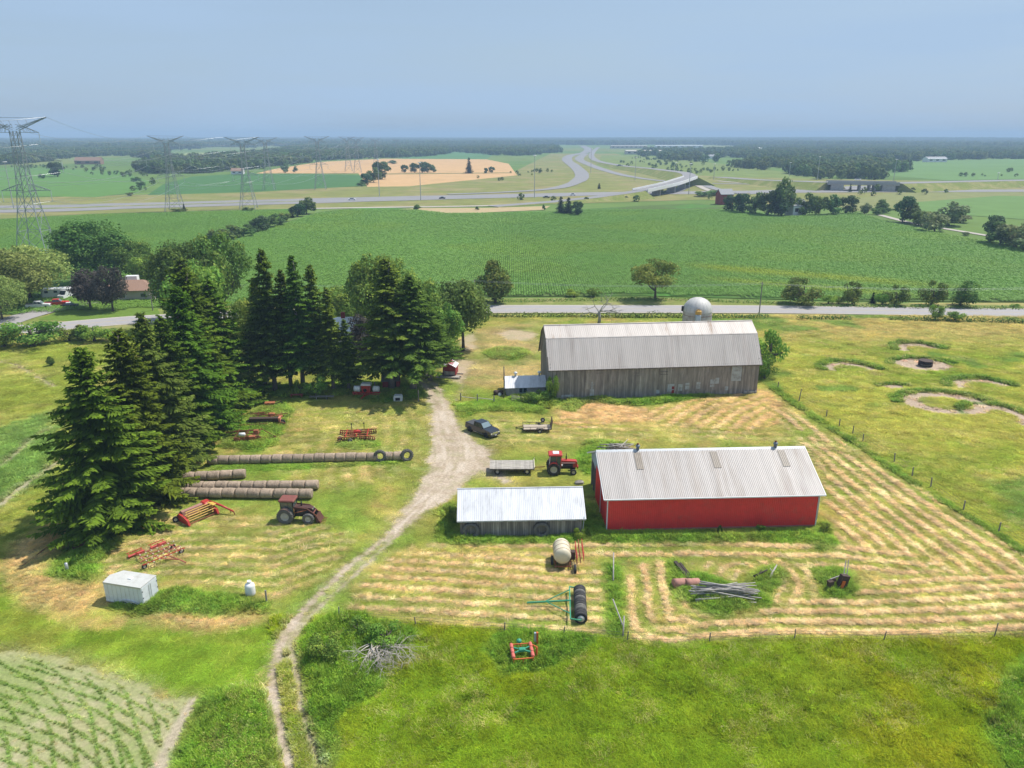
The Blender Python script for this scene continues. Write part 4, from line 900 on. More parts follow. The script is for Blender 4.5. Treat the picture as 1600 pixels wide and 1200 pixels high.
b = MB(); b.prism([(-2.2,.35),(-2.25,.8),(-1.6,.9),(1.0,.9),(2.1,.78),(2.25,.4)], -.88, .88, 'y'); b.build('body', CARBLK, car)
b = MB(); b.add([(-1.6,-.8,.88),(1.1,-.8,.88),(1.1,.8,.88),(-1.6,.8,.88),(-.9,-.65,1.4),(.3,-.65,1.4),(.3,.65,1.4),(-.9,.65,1.4)], [(0,3,2,1),(4,5,6,7),(0,1,5,4),(1,2,6,5),(2,3,7,6),(3,0,4,7)]); b.build('cabin', GLASS, car)
b = MB(); b.bbox((-.3, 0, 1.42), (1.15, 1.25, .05), .02); b.build('roof', CARWHT, car)
for sx in (-1.4, 1.4):
    for sy in (-.8, .8): wheel(car, (sx, sy, .32), .32, .22)
p_ = G(106, 466); van = thing('van', 'white box van nose on beyond the red pickup', 'van', p_, R_(-100))
b = MB(); b.prism([(-2.8,.4),(-2.8,2.5),(1.2,2.5),(1.9,1.4),(2.7,1.2),(2.75,.4)], -1.0, 1.0, 'y'); b.build('body', CARWHT, van)
b = MB(); b.add([(1.26,-.85,2.4),(1.9,-.85,1.45),(1.9,.85,1.45),(1.26,.85,2.4),(1.3,-.85,2.43),(1.95,-.85,1.47),(1.95,.85,1.47),(1.3,.85,2.43)], [(0,1,2,3),(4,7,6,5),(0,4,5,1),(1,5,6,2),(2,6,7,3),(3,7,4,0)]); b.build('windscreen', GLASS, van)
for sx in (-1.8, 1.9):
    for sy in (-.88, .88): wheel(van, (sx, sy, .36), .36, .24)
p_ = G(91, 466); cp = thing('camper', 'white camper trailer under the trees behind the white van', 'trailer', p_, R_(12))
b = MB(); b.bbox((0, 0, 1.75), (7.5, 2.4, 2.6), .25); b.build('body', CARWHT, cp); 
for sx in (-.5, .5): wheel(cp, (sx, -1.1, .36), .36, .24)
for sx in (-2.4, 0, 2.2):
    b = MB(); b.box((sx, -1.21, 2.1), (.9, .04, .6)); b.build('window', GLASS, cp)

# hay wagon
w0 = G(800, 741); wag = thing('hay_wagon', 'flat grey board hay wagon behind the bright red tractor', 'wagon', (w0.x, w0.y+1.0, 0), 0.0)
n = 26; WL, WW = 6.1, 2.9; dk = MB(); dk.box((0, 0, 0), (WL/n-.015, WW, .045)); dm_ = dk.mesh('deck_board', DECK); rs = random.Random(3)
for k in range(n): link('deck_board', dm_, wag, (-WL/2+(k+.5)*WL/n, rs.uniform(-.02, .02), 1.0+rs.uniform(-.006, .006)))
b = MB()
for y in (-.9, .9): b.box((0, y, .86), (WL, .12, .2))
for x in (-2, 2): b.box((x, 0, .68), (.14, 2.0, .14))
b.bar((0, 0, .6), (-2, 0, .6), .06); b.bar((0, 0, .6), (2.1, 0, .6), .06); b.box((0, -WW/2, .93), (WL, .06, .16)); b.build('undercarriage', WOODD, wag)
for k, x in enumerate((-2.0, 2.05)):
    for y in (-1.05, 1.05): wheel(wag, (x, y, .42), .42, .26, RIMC if k else RIM)
b = MB(); b.box((WL/2, 0, 1.12), (.1, WW, .2)); b.bar((WL/2, -WW/2+.05, 1.0), (WL/2+.1, -WW/2+.05, 1.45), .04); b.bar((WL/2, WW/2-.05, 1.0), (WL/2+.1, WW/2-.05, 1.45), .04); b.build('end_rail', RIMC, wag)
b = MB(); b.bar((2.2, 0, .55), (4.55, .4, .5), .06); b.build('drawbar', RUST, wag)

# utility trailer
u0 = G(839, 676.5); ut = thing('utility_trailer', 'open wooden floored utility trailer with its mesh ramp gate raised', 'trailer', (u0.x, u0.y+1.0, 0), math.pi+.03)
n = 12; UL, UW = 4.3, 2.1; dk = MB(); dk.box((0, 0, 0), (UL, UW/n-.015, .04)); dm_ = dk.mesh('floor_board', M('tan_boards', (.42,.35,.27), .9, 0, .25, 4, .3, rnd=.15))
for k in range(n): link('floor_board', dm_, ut, (0, -UW/2+(k+.5)*UW/n, .62))
b = MB()
for y in (-UW/2-.03, UW/2+.03):
    b.bar((-UL/2, y, .55), (UL/2, y, .55), .06); b.bar((-UL/2, y, .98), (UL/2, y, .98), .04)
    for x in np.linspace(-UL/2, UL/2, 5): b.bar((float(x), y, .5), (float(x), y, 1.0), .03)
for x in (-UL/2, UL/2): b.bar((x, -UW/2, .55), (x, UW/2, .55), .06)
b.bar((UL/2, -UW/2, .98), (UL/2, UW/2, .98), .04)
b.build('frame', RUSTD := M('dark_rust', (.07,.045,.035), .8, .1, .3, 4), ut)
b = MB(); b.bar((UL/2, -.8, .5), (UL/2+1.2, 0, .48), .05); b.bar((UL/2, .8, .5), (UL/2+1.2, 0, .48), .05); b.bar((UL/2+1.1, 0, .1), (UL/2+1.1, 0, .75), .04); b.build('drawbar', BLACK, ut)
b = MB()
for y in (-UW/2, UW/2): b.bar((-UL/2-.05, y, .6), (-UL/2-.25, y, 2.0), .04)
for z in np.linspace(.65, 2.0, 8): b.bar((-UL/2-.05-.2*(z-.6)/1.4, -UW/2, float(z)), (-UL/2-.05-.2*(z-.6)/1.4, UW/2, float(z)), .03)
for y in np.linspace(-UW/2, UW/2, 8): b.bar((-UL/2-.05, float(y), .6), (-UL/2-.25, float(y), 2.0), .02)
b.build('ramp_gate', RUSTD, ut)
for y in (-1.22, 1.22):
    wheel(ut, (-.4, y, .36), .36, .22, RIM); b = MB(); b.box((-.4, y, .80), (1.0, .26, .04)); b.box((-.92, y, .7), (.04, .26, .2)); b.box((.12, y, .7), (.04, .26, .2)); b.build('mudguard', BLACK, ut)
wheel(ut, (-1.0, -1.12, 1.35), .36, .2, RIM, name='spare_wheel')
# white box trailer
t0, t1 = G(167, 942), G(225, 951.5); bt = thing('box_trailer', 'white enclosed box trailer with pointed nose sunk in tall grass', 'trailer', (t0.x, t0.y, -.25), math.atan2(t1.y-t0.y, t1.x-t0.x))
TL = (t1-t0).length; TW, TH = 2.25, 2.55
out_ = [(0, .0), (TL, 0), (TL, TW), (.5, TW), (-.25, TW*.55)]
b = MB(); b.prism(out_, .45, TH, 'z'); b.build('body', WPAINT, bt)
b = MB(); b.prism([(x*1.012-.02, (y-TW/2)*1.025+TW/2) for x, y in out_], TH, TH+.09, 'z'); b.build('roof', TROOF, bt)
b = MB(); b.bbox((TL*.52, TW*.52, TH+.14), (.4, .4, .12), .04); b.build('roof_vent', WPLAST, bt)
for y0, y1 in ((.06, TW/2-.02), (TW/2+.02, TW-.06)):
    b = MB(); b.box((TL+.02, (y0+y1)/2, (TH+.5)/2), (.05, y1-y0, TH-.62)); o = b.build('door', WPAINT, bt)
    for z in (.8, 1.4, 2.1): h = MB(); h.box((TL+.06, y0+.05 if y0 < 1 else y1-.05, z), (.05, .1, .08)); h.build('hinge', BLACK, o)
    h = MB(); h.bar((TL+.07, y1-.12 if y0 < 1 else y0+.12, .6), (TL+.07, y1-.12 if y0 < 1 else y0+.12, TH-.15), .02); h.build('lock_bar', GALV, o)
for z in (.5, TH-.06):
    b = MB(); b.box((TL/2, -.012, z), (TL, .03, .08)); b.build('edge_trim', GALV, bt)
for x in np.linspace(.45, TL-.4, 8):
    b = MB(); b.box((float(x), -.008, 1.5), (.02, .02, 1.9)); b.build('panel_seam', TROOF, bt)
for x in (TL*.5, TL*.74):
    wheel(bt, (x, .1, .38), .36, .22)
b = MB(); pts = [(TL*.38, .6), (TL*.42, .82), (TL*.55, .92), (TL*.7, .92), (TL*.83, .82), (TL*.87, .6)]
for k in range(5): b.prism([pts[k], pts[k+1], (pts[k+1][0], pts[k+1][1]+.06), (pts[k][0], pts[k][1]+.06)], -.14, .02, 'y')
b.build('mudguard', GALV, bt)
for y in (.03,):
    b = MB(); b.box((TL+.045, .08, .75), (.02, .1, .16)); b.build('taillight', CARRED, bt)
# propane tank
pp = G(392, 931); pt = thing('propane_tank', 'upright white propane cylinder standing alone on the mown hay', 'tank', pp); 
b = MB(); b.lathe([(.30, .06), (.48, .2), (.5, .4), (.5, 1.15), (.46, 1.32), (.32, 1.45), (.12, 1.5)], 20); b.build('body', WPLAST, pt)
b = MB(); b.lathe([(.2, 1.45), (.2, 1.75), (.17, 1.75), (.17, 1.5)], 14); b.build('collar', WPLAST, pt); b = MB(); b.lathe([(.36, 0), (.36, .12), (.3, .12)], 16); b.build('foot_ring', RUST, pt)
# white shell with dark opening
p_ = G(622, 627.5); sh = thing('calf_hutch', 'small white plastic hutch with a dark opening at the lawn edge', 'hutch', p_, .1)
b = MB(); b.prism([(-.75,0),(-.78,.75),(-.55,1.0),(.6,1.0),(.8,.7),(.75,0)], 0, 1.2, 'y'); b.build('shell', WPLAST, sh); b = MB(); b.box((-.05, -.01, .45), (.8, .06, .5)); b.build('opening', DARKIN, sh)
# haybine
h0 = G(285, 817); hb = thing('mower_conditioner', 'red and yellow hay mower with slatted reel and long red tongue', 'hay machine', (h0.x, h0.y, 0), R_(53))
HL = 3.7   # local x runs along the cutting header, +x away from the camera; header faces -y (right in the picture)
b = MB()
for k, a in enumerate(np.linspace(0, 2*math.pi, 6, endpoint=False)):
    y, z = -.85+.55*math.cos(a), .95+.55*math.sin(a)
    bb = MB(); bb.bar((.25, y, z), (HL-.2, y, z), .055, 6); bb.build('reel_slat', YELLOW, hb)
    for x in (.3, HL/2, HL-.25): b.bar((x, -.85, .95), (x, y, z), .03)
b.bar((.2, -.85, .95), (HL-.1, -.85, .95), .07, 6); b.build('reel_arms', YELLOW, hb)
for x, s_ in ((-.05, 1), (HL+.05, 1)):
    b = MB(); b.prism([(-1.75,.18),(-1.5,.75),(-.8,1.0),(.3,1.15),(.75,.85),(.7,.3),(-.2,.15)], x-.12, x+.12, 'x'); b.build('end_shield', RED, hb)
b = MB(); b.prism([(-.1,.55),(-.05,1.35),(.35,1.42),(.85,.95),(.8,.45)], .15, HL-.15, 'x'); b.build('conditioner_hood', M('sunbaked_hood', (.33,.17,.13), .8, 0, .2, 3), hb)
b = MB(); b.bbox((HL-.35, .15, 1.35), (1.0, 1.1, .35), .12); b.build('drive_cover', RED, hb)
b = MB(); b.box((HL/2, -1.35, .2), (HL-.2, .16, .1)); b.build('cutter_bar', RUST, hb)
b = MB(); b.bbox((HL-.2, -.75, 1.45), (.5, 1.5, .12), .04); b.build('reel_cover', YELLOW, hb)
b = MB(); e_ = hb.matrix_basis.inverted() if False else None
tp = G(366, 805); loc = Matrix.Rotation(-R_(53), 4, 'Z') @ (tp-Vector((h0.x, h0.y, 0)))
b.tube([(HL-.15, -.3, 1.5), ((HL+loc.x)*.5, loc.y*.5, 1.05), (loc.x, loc.y, .5)], [.17, .14, .10], 6); b.build('tongue', RED, hb)
b = MB(); b.tube([(loc.x-.1, loc.y+.3, .6), (loc.x, loc.y, .5), (loc.x+.05, loc.y-.1, .0)], .06, 5); b.bar((loc.x, loc.y+.7, .62), (loc.x, loc.y+.7, .1), .05); b.build('hitch_stand', RUST, hb)
wheel(hb, (-.35, .75, .38), .38, .28, RIMC, rz=R_(-53)+.2); wheel(hb, (HL+.35, .75, .38), .38, .28, RIMC, rz=R_(-53)+.2)
# cultivator
c0 = G(249, 871); cu = thing('cultivator', 'red spring tooth cultivator with long parallel bars on the hay stubble', 'cultivator', (c0.x, c0.y, 0), R_(50)); cu.scale = (.87,.87,.9)
for k, y in enumerate((-1.5, -.55, .4, 1.35)):
    Lx = (5.4, 5.2, 4.6, 4.2)[k]; b = MB(); b.bar((-Lx/2, y, .72), (Lx/2, y, .72), .065); b.build('frame_bar', RED if k == 0 else REDF, cu)
b = MB()
for x in (-1.9, -.7, .7, 1.9): b.bar((x, -1.6, .70), (x, 1.5, .70), .05)
b.build('cross_bar', REDF, cu)
rs = random.Random(4)
for y, of in ((-1.75, 0), (-.75, .25), (.2, .1), (1.15, .35)):
    for k in range(7):
        x = -2.2+.72*k+of; b = MB(); b.tube([(x, y+.2, .72), (x, y-.1, .85), (x, y-.22, .5), (x, y, .1)], .03, 5); b.box((x, y-.15, .8), (.12, .2, .1), m=1); b.build('tine', [RUST, CREAM], cu)
wheel(cu, (-2.4, -1.2, .33), .33, .22, RIM, rz=.0); wheel(cu, (2.3, -1.2, .33), .33, .22, RIM); wheel(cu, (2.1, .6, .33), .33, .22, RIM)
b = MB(); b.bar((.4, -1.5, .7), (1.0, -3.3, .5), .07); b.bar((-.6, -1.5, .7), (1.0, -3.3, .5), .07); b.bar((1.0, -3.3, .5), (1.3, -4.3, .35), .08); b.build('drawbar', REDF, cu)
for x0 in (-1.7, 1.1):
    b = MB(); b.bar((x0-1.0, 2.5, .35), (x0+1.0, 2.5, .35), .16, 8); b.bar((x0-1, 3.0, .55), (x0+1, 3.0, .55), .05); b.bar((x0, 1.4, .7), (x0, 2.7, .5), .05); b.bar((x0-.8, 2.5, .4), (x0-.8, 3.0, .55), .05); b.bar((x0+.8, 2.5, .4), (x0+.8, 3.0, .55), .05); b.build('rear_roller', RED, cu)
# disc harrow
d0 = G(556, 689); dh = thing('disc_harrow', 'rusty orange disc harrow with crossed gangs on the open lawn', 'disc harrow', (d0.x, d0.y+1.2, 0), .1)
for y in (-1.4, -.5, .5, 1.4):
    b = MB(); b.bar((-2.2, y, .75), (2.2, y+.3, .75), .09); b.build('frame_beam', RUSTO, dh)
b = MB()
for x in (-1.6, 0, 1.6): b.bar((x, -1.5, .82), (x, 1.6, .82), .08)
b.box((0, 0, 1.05), (1.0, .5, .3)); b.bar((-.6, -.3, 1.5), (.3, .3, .9), .06); b.build('cross_frame', RED, dh)
dd_ = MB(); dd_.lathe([(.05, -.03), (.3, 0), (.31, .01), (.05, .03)], 14, axis='x'); ddm = dd_.mesh('disc', RUST)
for (cx, cy_, a) in ((-1.6, -1.2, .35), (1.6, -1.2, -.35), (-1.6, 1.3, -.35), (1.6, 1.3, .35)):
    b = MB(); d_ = Vector((math.cos(a), math.sin(a), 0)); b.bar(Vector((cx, cy_, .35))-d_*1.3, Vector((cx, cy_, .35))+d_*1.3, .05, 6); b.bar(Vector((cx, cy_, .72))-d_*1.3, Vector((cx, cy_, .72))+d_*1.3, .09); g_ = b.build('gang', RUSTO, dh)
    for k in range(8): link('disc', ddm, g_, Vector((cx, cy_, .32))+d_*(-1.2+.34*k), (0, 0, a))
wheel(dh, (-.9, -1.9, .36), .36, .2, RIM, mat=RUBBERG); wheel(dh, (-2.5, -.8, .36), .36, .2, RIM, mat=RUBBERG); wheel(dh, (.3, 1.2, .6), .36, .2, RIM, mat=RUBBERG)
for (x, y) in ((-1.0, 1.9), (.9, 2.0)):
    b = MB(); b.bar((x, y, .7), (x, y, 1.5), .05); b.box((x, y, 1.6), (.18, .18, .2)); b.build('jack', BLACK, dh)
# planter with white tanks
p0_ = G(572, 621); pl = thing('seed_planter', 'red toolbar planter with white tank at each end and white lidded hopper', 'planter', (p0_.x, p0_.y+.6, 0), -.03)
b = MB(); b.box((0, 0, .75), (5.0, .25, .2)); b.box((0, -.5, .6), (4.8, .12, .12)); b.build('toolbar', RED, pl)
for x in (-1.65, 1.75):
    b = MB(); b.lathe([(.3, -.6), (.52, -.52), (.55, -.2), (.53, 0), (.55, .2), (.52, .52), (.3, .6)], 16, c=(x, .1, 1.4), axis='x'); b.build('tank', WPLAST, pl)
b = MB(); b.prism([(-.7,.8),(-.85,2.1),(.85,2.1),(.7,.8)], -.3, .7, 'y'); b.build('hopper', RED, pl); b = MB(); b.prism([(-.95,2.1),(-.8,2.4),(.8,2.4),(.95,2.1)], -.4, .85, 'y'); b.build('hopper_lid', TRIMW, pl)
b = MB(); b.lathe([(.3, 0), (.3, .2), (.12, .25)], 12, c=(-.15, -.5, 1.25), axis='y'); b.build('fan', BLACK, pl)
b = MB(); b.bar((0, -.3, .7), (-.4, -2.6, .45), .1); b.bar((1.0, -.3, .7), (-.2, -1.6, .5), .05); b.build('drawbar', RED, pl)
for x in (-2.2, -1.3, -.45, .45, 1.3, 2.2):
    b = MB(); b.box((x, .35, .5), (.2, .7, .4)); b.lathe([(.28, -.04), (.28, .04)], 12, c=(x, .7, .28), axis='x'); b.build('row_unit', RUST, pl)
wheel(pl, (-1.9, .5, .38), .38, .25, RIM); wheel(pl, (1.9, .5, .38), .38, .25, RIM)
# sprayer
s0 = G(887, 893); spr = thing('field_sprayer', 'cream tank field sprayer with folded red booms on the hay rows', 'sprayer', (s0.x, s0.y+1.2, 0), math.pi/2)
b = MB(); b.lathe([(.35, -1.45), (.8, -1.35), (.93, -1.0), (.93, -.55), (.89, -.5), (.93, -.45), (.93, .15), (.89, .2), (.93, .25), (.93, 1.0), (.8, 1.35), (.35, 1.45)], 24, c=(.4, .55, 1.55), axis='x'); b.build('tank', CREAM, spr)
b = MB()
for x in (-.55, .3, 1.1): b.lathe([(.945, -.03), (.955, 0), (.945, .03)], 24, c=(x, .55, 1.55), axis='x')
b.build('tank_strap', RUST, spr)
b = MB()
for y in (-.3, 1.3): b.bar((-1.3, y, .6), (2.2, y, .6), .08)
for x in (-1.1, .4, 1.8): b.bar((x, -.4, .55), (x, 1.4, .55), .08)
for x in (-1.0, 1.6): b.bar((x, 1.3, .6), (x, 1.4, 1.2), .05); b.bar((x, -.3, .6), (x, -.35, 1.2), .05)
b.build('frame', RUST, spr)
wheel(spr, (.2, 1.6, .5), .5, .25, RIM); wheel(spr, (-1.5, -.75, .48), .48, .28, RIMC, name='wheel'); wheel(spr, (1.6, -.8, .45), .45, .25, RIM)
for k, (y, lx) in enumerate(((-1.0, 3.0), (-1.35, 3.2), (-1.7, 2.9))):
    b = MB()
    for z in (.9, 1.5): b.bar((-lx/2+.4, y, z+.15*k), (lx/2+.5, y, z+.15*k+.3), .05)
    for q in range(7): x = -lx/2+.4+q*(lx/7); b.bar((x, y, .9+.15*k), (x+lx/7, y, 1.55+.15*k), .03)
    b.build('boom', RED if k != 1 else RUSTO, spr)
b = MB(); b.box((.2, -.6, 1.2), (.6, .5, .9)); b.lathe([(.25, -.2), (.25, .2)], 10, c=(.9, -.6, 1.1), axis='y'); b.build('pump', RUSTD, spr)
# tyre roller
ra, rb = G(908, 979.5), G(905.5, 928); RR = .62
ro = thing('tyre_roller', 'land roller of packed old tyres with a green A shaped drawbar', 'roller', (ra.x, ra.y+RR*.6, 0), math.atan2(rb.y-ra.y, rb.x-ra.x))
RLn = 4.9; nT = 14; tm = [tyre_mesh('tyre', RR, RLn/nT*1.04, RUBBER, 0, .55, 20), tyre_mesh('tyre', RR*.96, RLn/nT*1.04, RUBBERG, 0, .55, 20)]
for k in range(nT): link('tyre', tm[1 if k in (3, 4, 8, 11) else 0], ro, ((k+.5)*RLn/nT, 0, RR), (0, 0, math.pi/2))
b = MB(); b.lathe([(RR*.56, -.02), (RR*.56, .06), (.12, .1), (.12, .2)], 20, c=(-.02, 0, RR), axis='x'); b.build('end_plate', M('pale_plate', (.50,.50,.47), .6), ro)
b = MB(); b.bar((-.2, 0, RR), (RLn+.2, 0, RR), .06, 8); b.build('axle', GREEN, ro)
b = MB(); b.bar((-.25, 1.0, .75), (RLn+.25, 1.0, .75), .08); b.bar((-.22, 0, RR), (-.22, 1.0, .75), .07); b.bar((RLn+.22, 0, RR), (RLn+.22, 1.0, .75), .07)
b.build('frame', GREEN, ro)
b = MB(); mid = RLn*.55; b.bar((.6, 1.0, .75), (mid, 3.4, .6), .05); b.bar((RLn-.3, 1.0, .75), (mid, 3.4, .6), .05); b.build('brace', GREEN, ro)
b = MB(); b.bar((mid, .9, .8), (mid-.2, 5.2, .5), .09); b.build('drawbar', GREEN, ro)
# green and red plough in the weeds
q0 = G(817, 1040); pg = thing('plough', 'small green and orange implement with red rollers standing in tall weeds', 'plough', (q0.x, q0.y, .15), .12)
for x in (-.85, .85):
    for y in (0, .65, 1.3):
        b = MB(); b.lathe([(.15, -.28), (.17, -.2), (.17, .2), (.15, .28)], 12, c=(x, y, .95), axis='y'); b.build('roller', M('coral_red', (.55,.13,.10), .6), pg)
b = MB()
for x in (-.85, .85): b.bar((x, -.4, .9), (x, 1.7, .9), .06)
for y in (-.35, 1.65): b.bar((-.9, y, .85), (.9, y, .85), .06)
for x in (-.85, 0, .85): b.bar((x, -.3, .0), (x, -.3, .85), .05); b.bar((x, 1.5, 0), (x, 1.5, .85), .05)
b.build('frame', ORANGE, pg)
b = MB(); b.bar((-.7, .3, 1.0), (.7, 1.0, 1.0), .08); b.bar((.7, .3, 1.0), (-.7, 1.0, 1.0), .08); b.bbox((0, .65, 1.05), (.6, .4, .25), .06); b.build('cross_brace', GREEN, pg)
b = MB(); b.lathe([(.05, 0), (.2, .08), (.24, .2), (.2, .32), (.05, .4)], 12, c=(-.15, 1.5, 1.1)); b.build('float', GREEN, pg)
b = MB(); b.bar((1.25, .4, .2), (1.3, .5, 1.3), .1); b.bar((.9, 1.6, .8), (1.3, .5, 1.3), .06); b.build('side_arm', ORANGE, pg)
b = MB(); b.box((1.55, 1.9, .9), (.16, .22, 1.7)); b.build('upright_arm', ORANGE, pg); b = MB(); b.box((1.36, 1.95, 1.25), (.16, .2, .9)); b.build('ram_cylinder', BLUEGREY, pg)

# rusty machines along the tree edge
r0 = G(385, 697); rk = thing('hay_rake', 'rusty old side rake with thin poles and A drawbar under the trees', 'hay rake', (r0.x, r0.y+1.0, 0), .12)
b = MB()
for y in (0, 1.4, 2.8): b.bar((-2.6, y, 1.0), (1.6, y+.1, 1.1), .06)
for x in (-2, -.5, 1.2): b.bar((x, -.2, .9), (x+.2, 3.2, 1.2), .06)
b.bar((1.4, 0, .8), (3.9, 1.0, .5), .06); b.bar((1.4, 2.9, 1.2), (3.9, 1.0, .5), .06); b.bar((-3.6, 3.3, 1.7), (2.5, 3.2, 1.9), .05); b.bar((-4.2, 1.6, 1.3), (1.0, 1.5, 1.5), .05); b.build('frame', RUST, rk)
rs = random.Random(6)
for k in range(12):
    b = MB(); x, y = rs.uniform(-2.2, 1.6), rs.uniform(-.3, 3.2); a = rs.uniform(-.9, .9); b.bar((x-.8*math.cos(a), y-.8*math.sin(a), rs.uniform(.3, 1.1)), (x+.8*math.cos(a), y+.8*math.sin(a), rs.uniform(.3, 1.3)), .06); b.build('linkage', RUST if k % 2 else RUSTO, rk)
for k in range(5):
    b = MB(); b.lathe([(.5, -.02), (.53, 0), (.5, .02)], 14, c=(-1.6+.75*k, -.1+.1*k, .55), axis='y'); b.build('rake_wheel', RUSTO, rk)
b = MB(); b.lathe([(.1, -.5), (.28, -.4), (.28, .4), (.1, .5)], 12, c=(-.9, .4, 1.35), axis='x'); b.build('tank', WPLAST, rk)
b = MB(); b.box((.6, .2, .8), (.9, .8, .7)); b.box((.9, 1.6, 1.2), (.7, .6, .6)); b.build('gear_box', RUSTO, rk)
r0 = G(424, 668); sd_ = thing('seed_drill', 'long dark seed drill with peach coloured end plate beside the trees', 'seed drill', (r0.x-1.2, r0.y+.8, 0), .05)
b = MB(); b.prism([(-.1,.7),(-.35,1.35),(.45,1.35),(.3,.7)], -2.4, 2.2, 'x'); b.build('seed_box', RUSTD, sd_)
b = MB(); b.prism([(-.15,.5),(-.45,1.4),(.55,1.4),(.35,.5)], 2.2, 2.5, 'x'); o = b.build('end_plate', M('peach_paint', (.55,.20,.13), .7, 0, .2, 3), sd_)
b = MB(); b.box((0, 0, .6), (5.0, .2, .15)); b.bar((-2.4, -.6, .5), (2.6, -.6, .5), .06); b.bar((2.4, 0, .6), (3.3, -.4, .5), .07); b.build('frame', RUST, sd_)
for k in range(10): b = MB(); b.lathe([(.22, -.02), (.22, .02)], 10, c=(-2.1+.46*k, -.5, .22), axis='x'); b.build('opener_disc', RUST, sd_)
for x in (-2.6, 2.7): wheel(sd_, (x, .1, .5), .5, .16, RIM)
r0 = G(420, 655); ch = thing('chain_harrow', 'heap of rusty harrow sections behind the seed drill', 'harrow', (r0.x, r0.y, 0), .0)
rs = random.Random(12)
for k in range(9):
    b = MB(); x, y = rs.uniform(-2.2, 2.0), rs.uniform(-.6, .8); b.bar((x-1.2, y, .5+rs.uniform(0, .5)), (x+1.2, y+rs.uniform(-.3, .3), .6+rs.uniform(0, .5)), .07); b.bar((x, y-.6, .6), (x, y+.6, .6+rs.uniform(0, .4)), .05); b.build('section', RUST if k % 3 else RUSTO, ch)
b = MB(); b.bbox((.6, 0, .85), (1.0, .6, .5), .1); b.bbox((1.9, -.2, .6), (.9, .5, .4), .08); b.build('weight_box', RUSTO, ch)
r0 = G(424, 637); gx_ = thing('grain_auger_cart', 'small rust brown hopper cart deepest under the tree edge', 'cart', r0, .1)
b = MB(); b.prism([(-.8,.5),(-1.0,1.0),(.7,1.0),(.5,.5)], -.5, .5, 'y'); b.build('hopper', RUSTO, gx_); b = MB(); b.bar((.5, 0, .6), (1.8, .1, 1.1), .1); b.bar((-.7, 0, .4), (.9, 0, .4), .06); b.build('spout', RUSTD, gx_)
for y in (-.6, .6): wheel(gx_, (-.2, y, .35), .35, .18, RIM)
# drags under the planter trees
for (px_, py_, lab) in ((464, 621, 'low rust red bench frame under the spruces left of the planter'), (503, 624, 'low grey plank rack on the grass edge under the spruces')):
    p_ = G(px_, py_); o = thing('rack', lab, 'rack', p_, .05); mt = REDF if px_ < 480 else WOODG
    for k in range(4): b = MB(); b.box((0, -.3+.22*k, .55), (2.2 if px_ < 480 else 4.2, .18, .06)); b.build('plank', mt, o)
    for x in (-.9, .9): b = MB(); b.box((x, 0, .27), (.08, .7, .5)); b.build('leg', mt, o)
# rust panel and long pipe by the front spruce
p_ = G(129, 851); b = MB(); b.box((0, 0, .12), (2.2, .7, .08)); b.box((0, .35, .2), (2.2, .06, .2)); o = b.build('metal_trough', RUST, None, p_, (.05, -.05, R_(48))); tag(o, 'short rusty metal trough lying in the grass at the front spruce', 'trough')
p_, q_ = G(27, 892), G(79, 853); b = MB(); b.tube([(p_.x, p_.y, .1), (q_.x, q_.y, .14)], .07, 6); o = b.build('pipe', RUST); tag(o, 'long thin rusty pipe lying on dry grass left of the front spruce', 'pipe')
p_ = G(106, 895); b = MB(); b.lathe([(.16, 0), (.16, 1.15), (.1, 1.2)], 10); o = b.build('post_stub', GALV, None, p_); tag(o, 'short grey post stub in the weeds left of the white box trailer', 'post')

# ------------------------------------------------------------------ round bales
def bale_mesh(seed, r, w):
    rs = np.random.RandomState(seed); b = MB(); n = 18; prof = []
    ys = np.linspace(-w/2, w/2, 7)
    v = []; f = []
    rings = [(.02, ys[0]-.0), (r*.7, ys[0]), (r*.95, ys[0]+.02)]+[(r*(1+rs.uniform(-.025, .02)), y) for y in ys[1:-1]]+[(r*.95, ys[-1]-.02), (r*.7, ys[-1]), (.02, ys[-1])]
    for rr, y in rings:
        for i in range(n):
            a = 2*math.pi*i/n; k = rr*(1+.02*rs.randn()); sq = .92 if math.sin(a) < -.6 else 1
            v.append((y+.01*rs.randn(), k*math.cos(a)*1.03, k*math.sin(a)*sq))
    for k in range(len(rings)-1):
        for i in range(n): f.append((k*n+i, k*n+(i+1) % n, (k+1)*n+(i+1) % n, (k+1)*n+i))
    b.add(v, f, 0, True); return b.mesh('round_bale', BALE)
BM = [bale_mesh(k, .66, 1.5) for k in range(5)]; rs = random.Random(21)
ORD = 'first second third fourth fifth sixth seventh eighth ninth tenth eleventh twelfth thirteenth fourteenth fifteenth sixteenth'.split()
def bale_row(p, q, n, text, first=None, last=None):
    a, b_ = G(*p), G(*q); d = (b_-a); st = d.length/n; rz = math.atan2(d.y, d.x)
    for k in range(n):
        c = a+d*((k+.5)/n); o = link('round_bale', BM[rs.randint(0, 4)], None, (c.x+rs.uniform(-.03, .03), c.y+rs.uniform(-.07, .07), .64), (rs.choice((0, 1.2, 2.5, 4))*0, 0, rz+rs.uniform(-.05, .05)))
        o.scale = (st/1.5*.985, rs.uniform(.95, 1.04), rs.uniform(.95, 1.04))
        lab = '%s round bale from the left in %s' % (ORD[k], text)
        if k == 0 and first: lab = first
        if k == n-1 and last: lab = last
        tag(o, lab, 'hay bale', 'round hay bales laid end to end in rows')
bale_row((270, 776.5), (489, 778.5), 11, 'the nearest row behind the loader tractor', 'leftmost bale of the nearest row, touching the spruce side', 'right end bale of the nearest row just behind the loader tractor roof')
bale_row((278, 767.5), (498, 764.5), 11, 'the middle row of the three close rows', None, 'right end bale of the middle row, jutting past the nearest row')
bale_row((286, 752), (384, 747), 5, 'the short third row behind two longer rows', None, 'right end bale of the short third row')
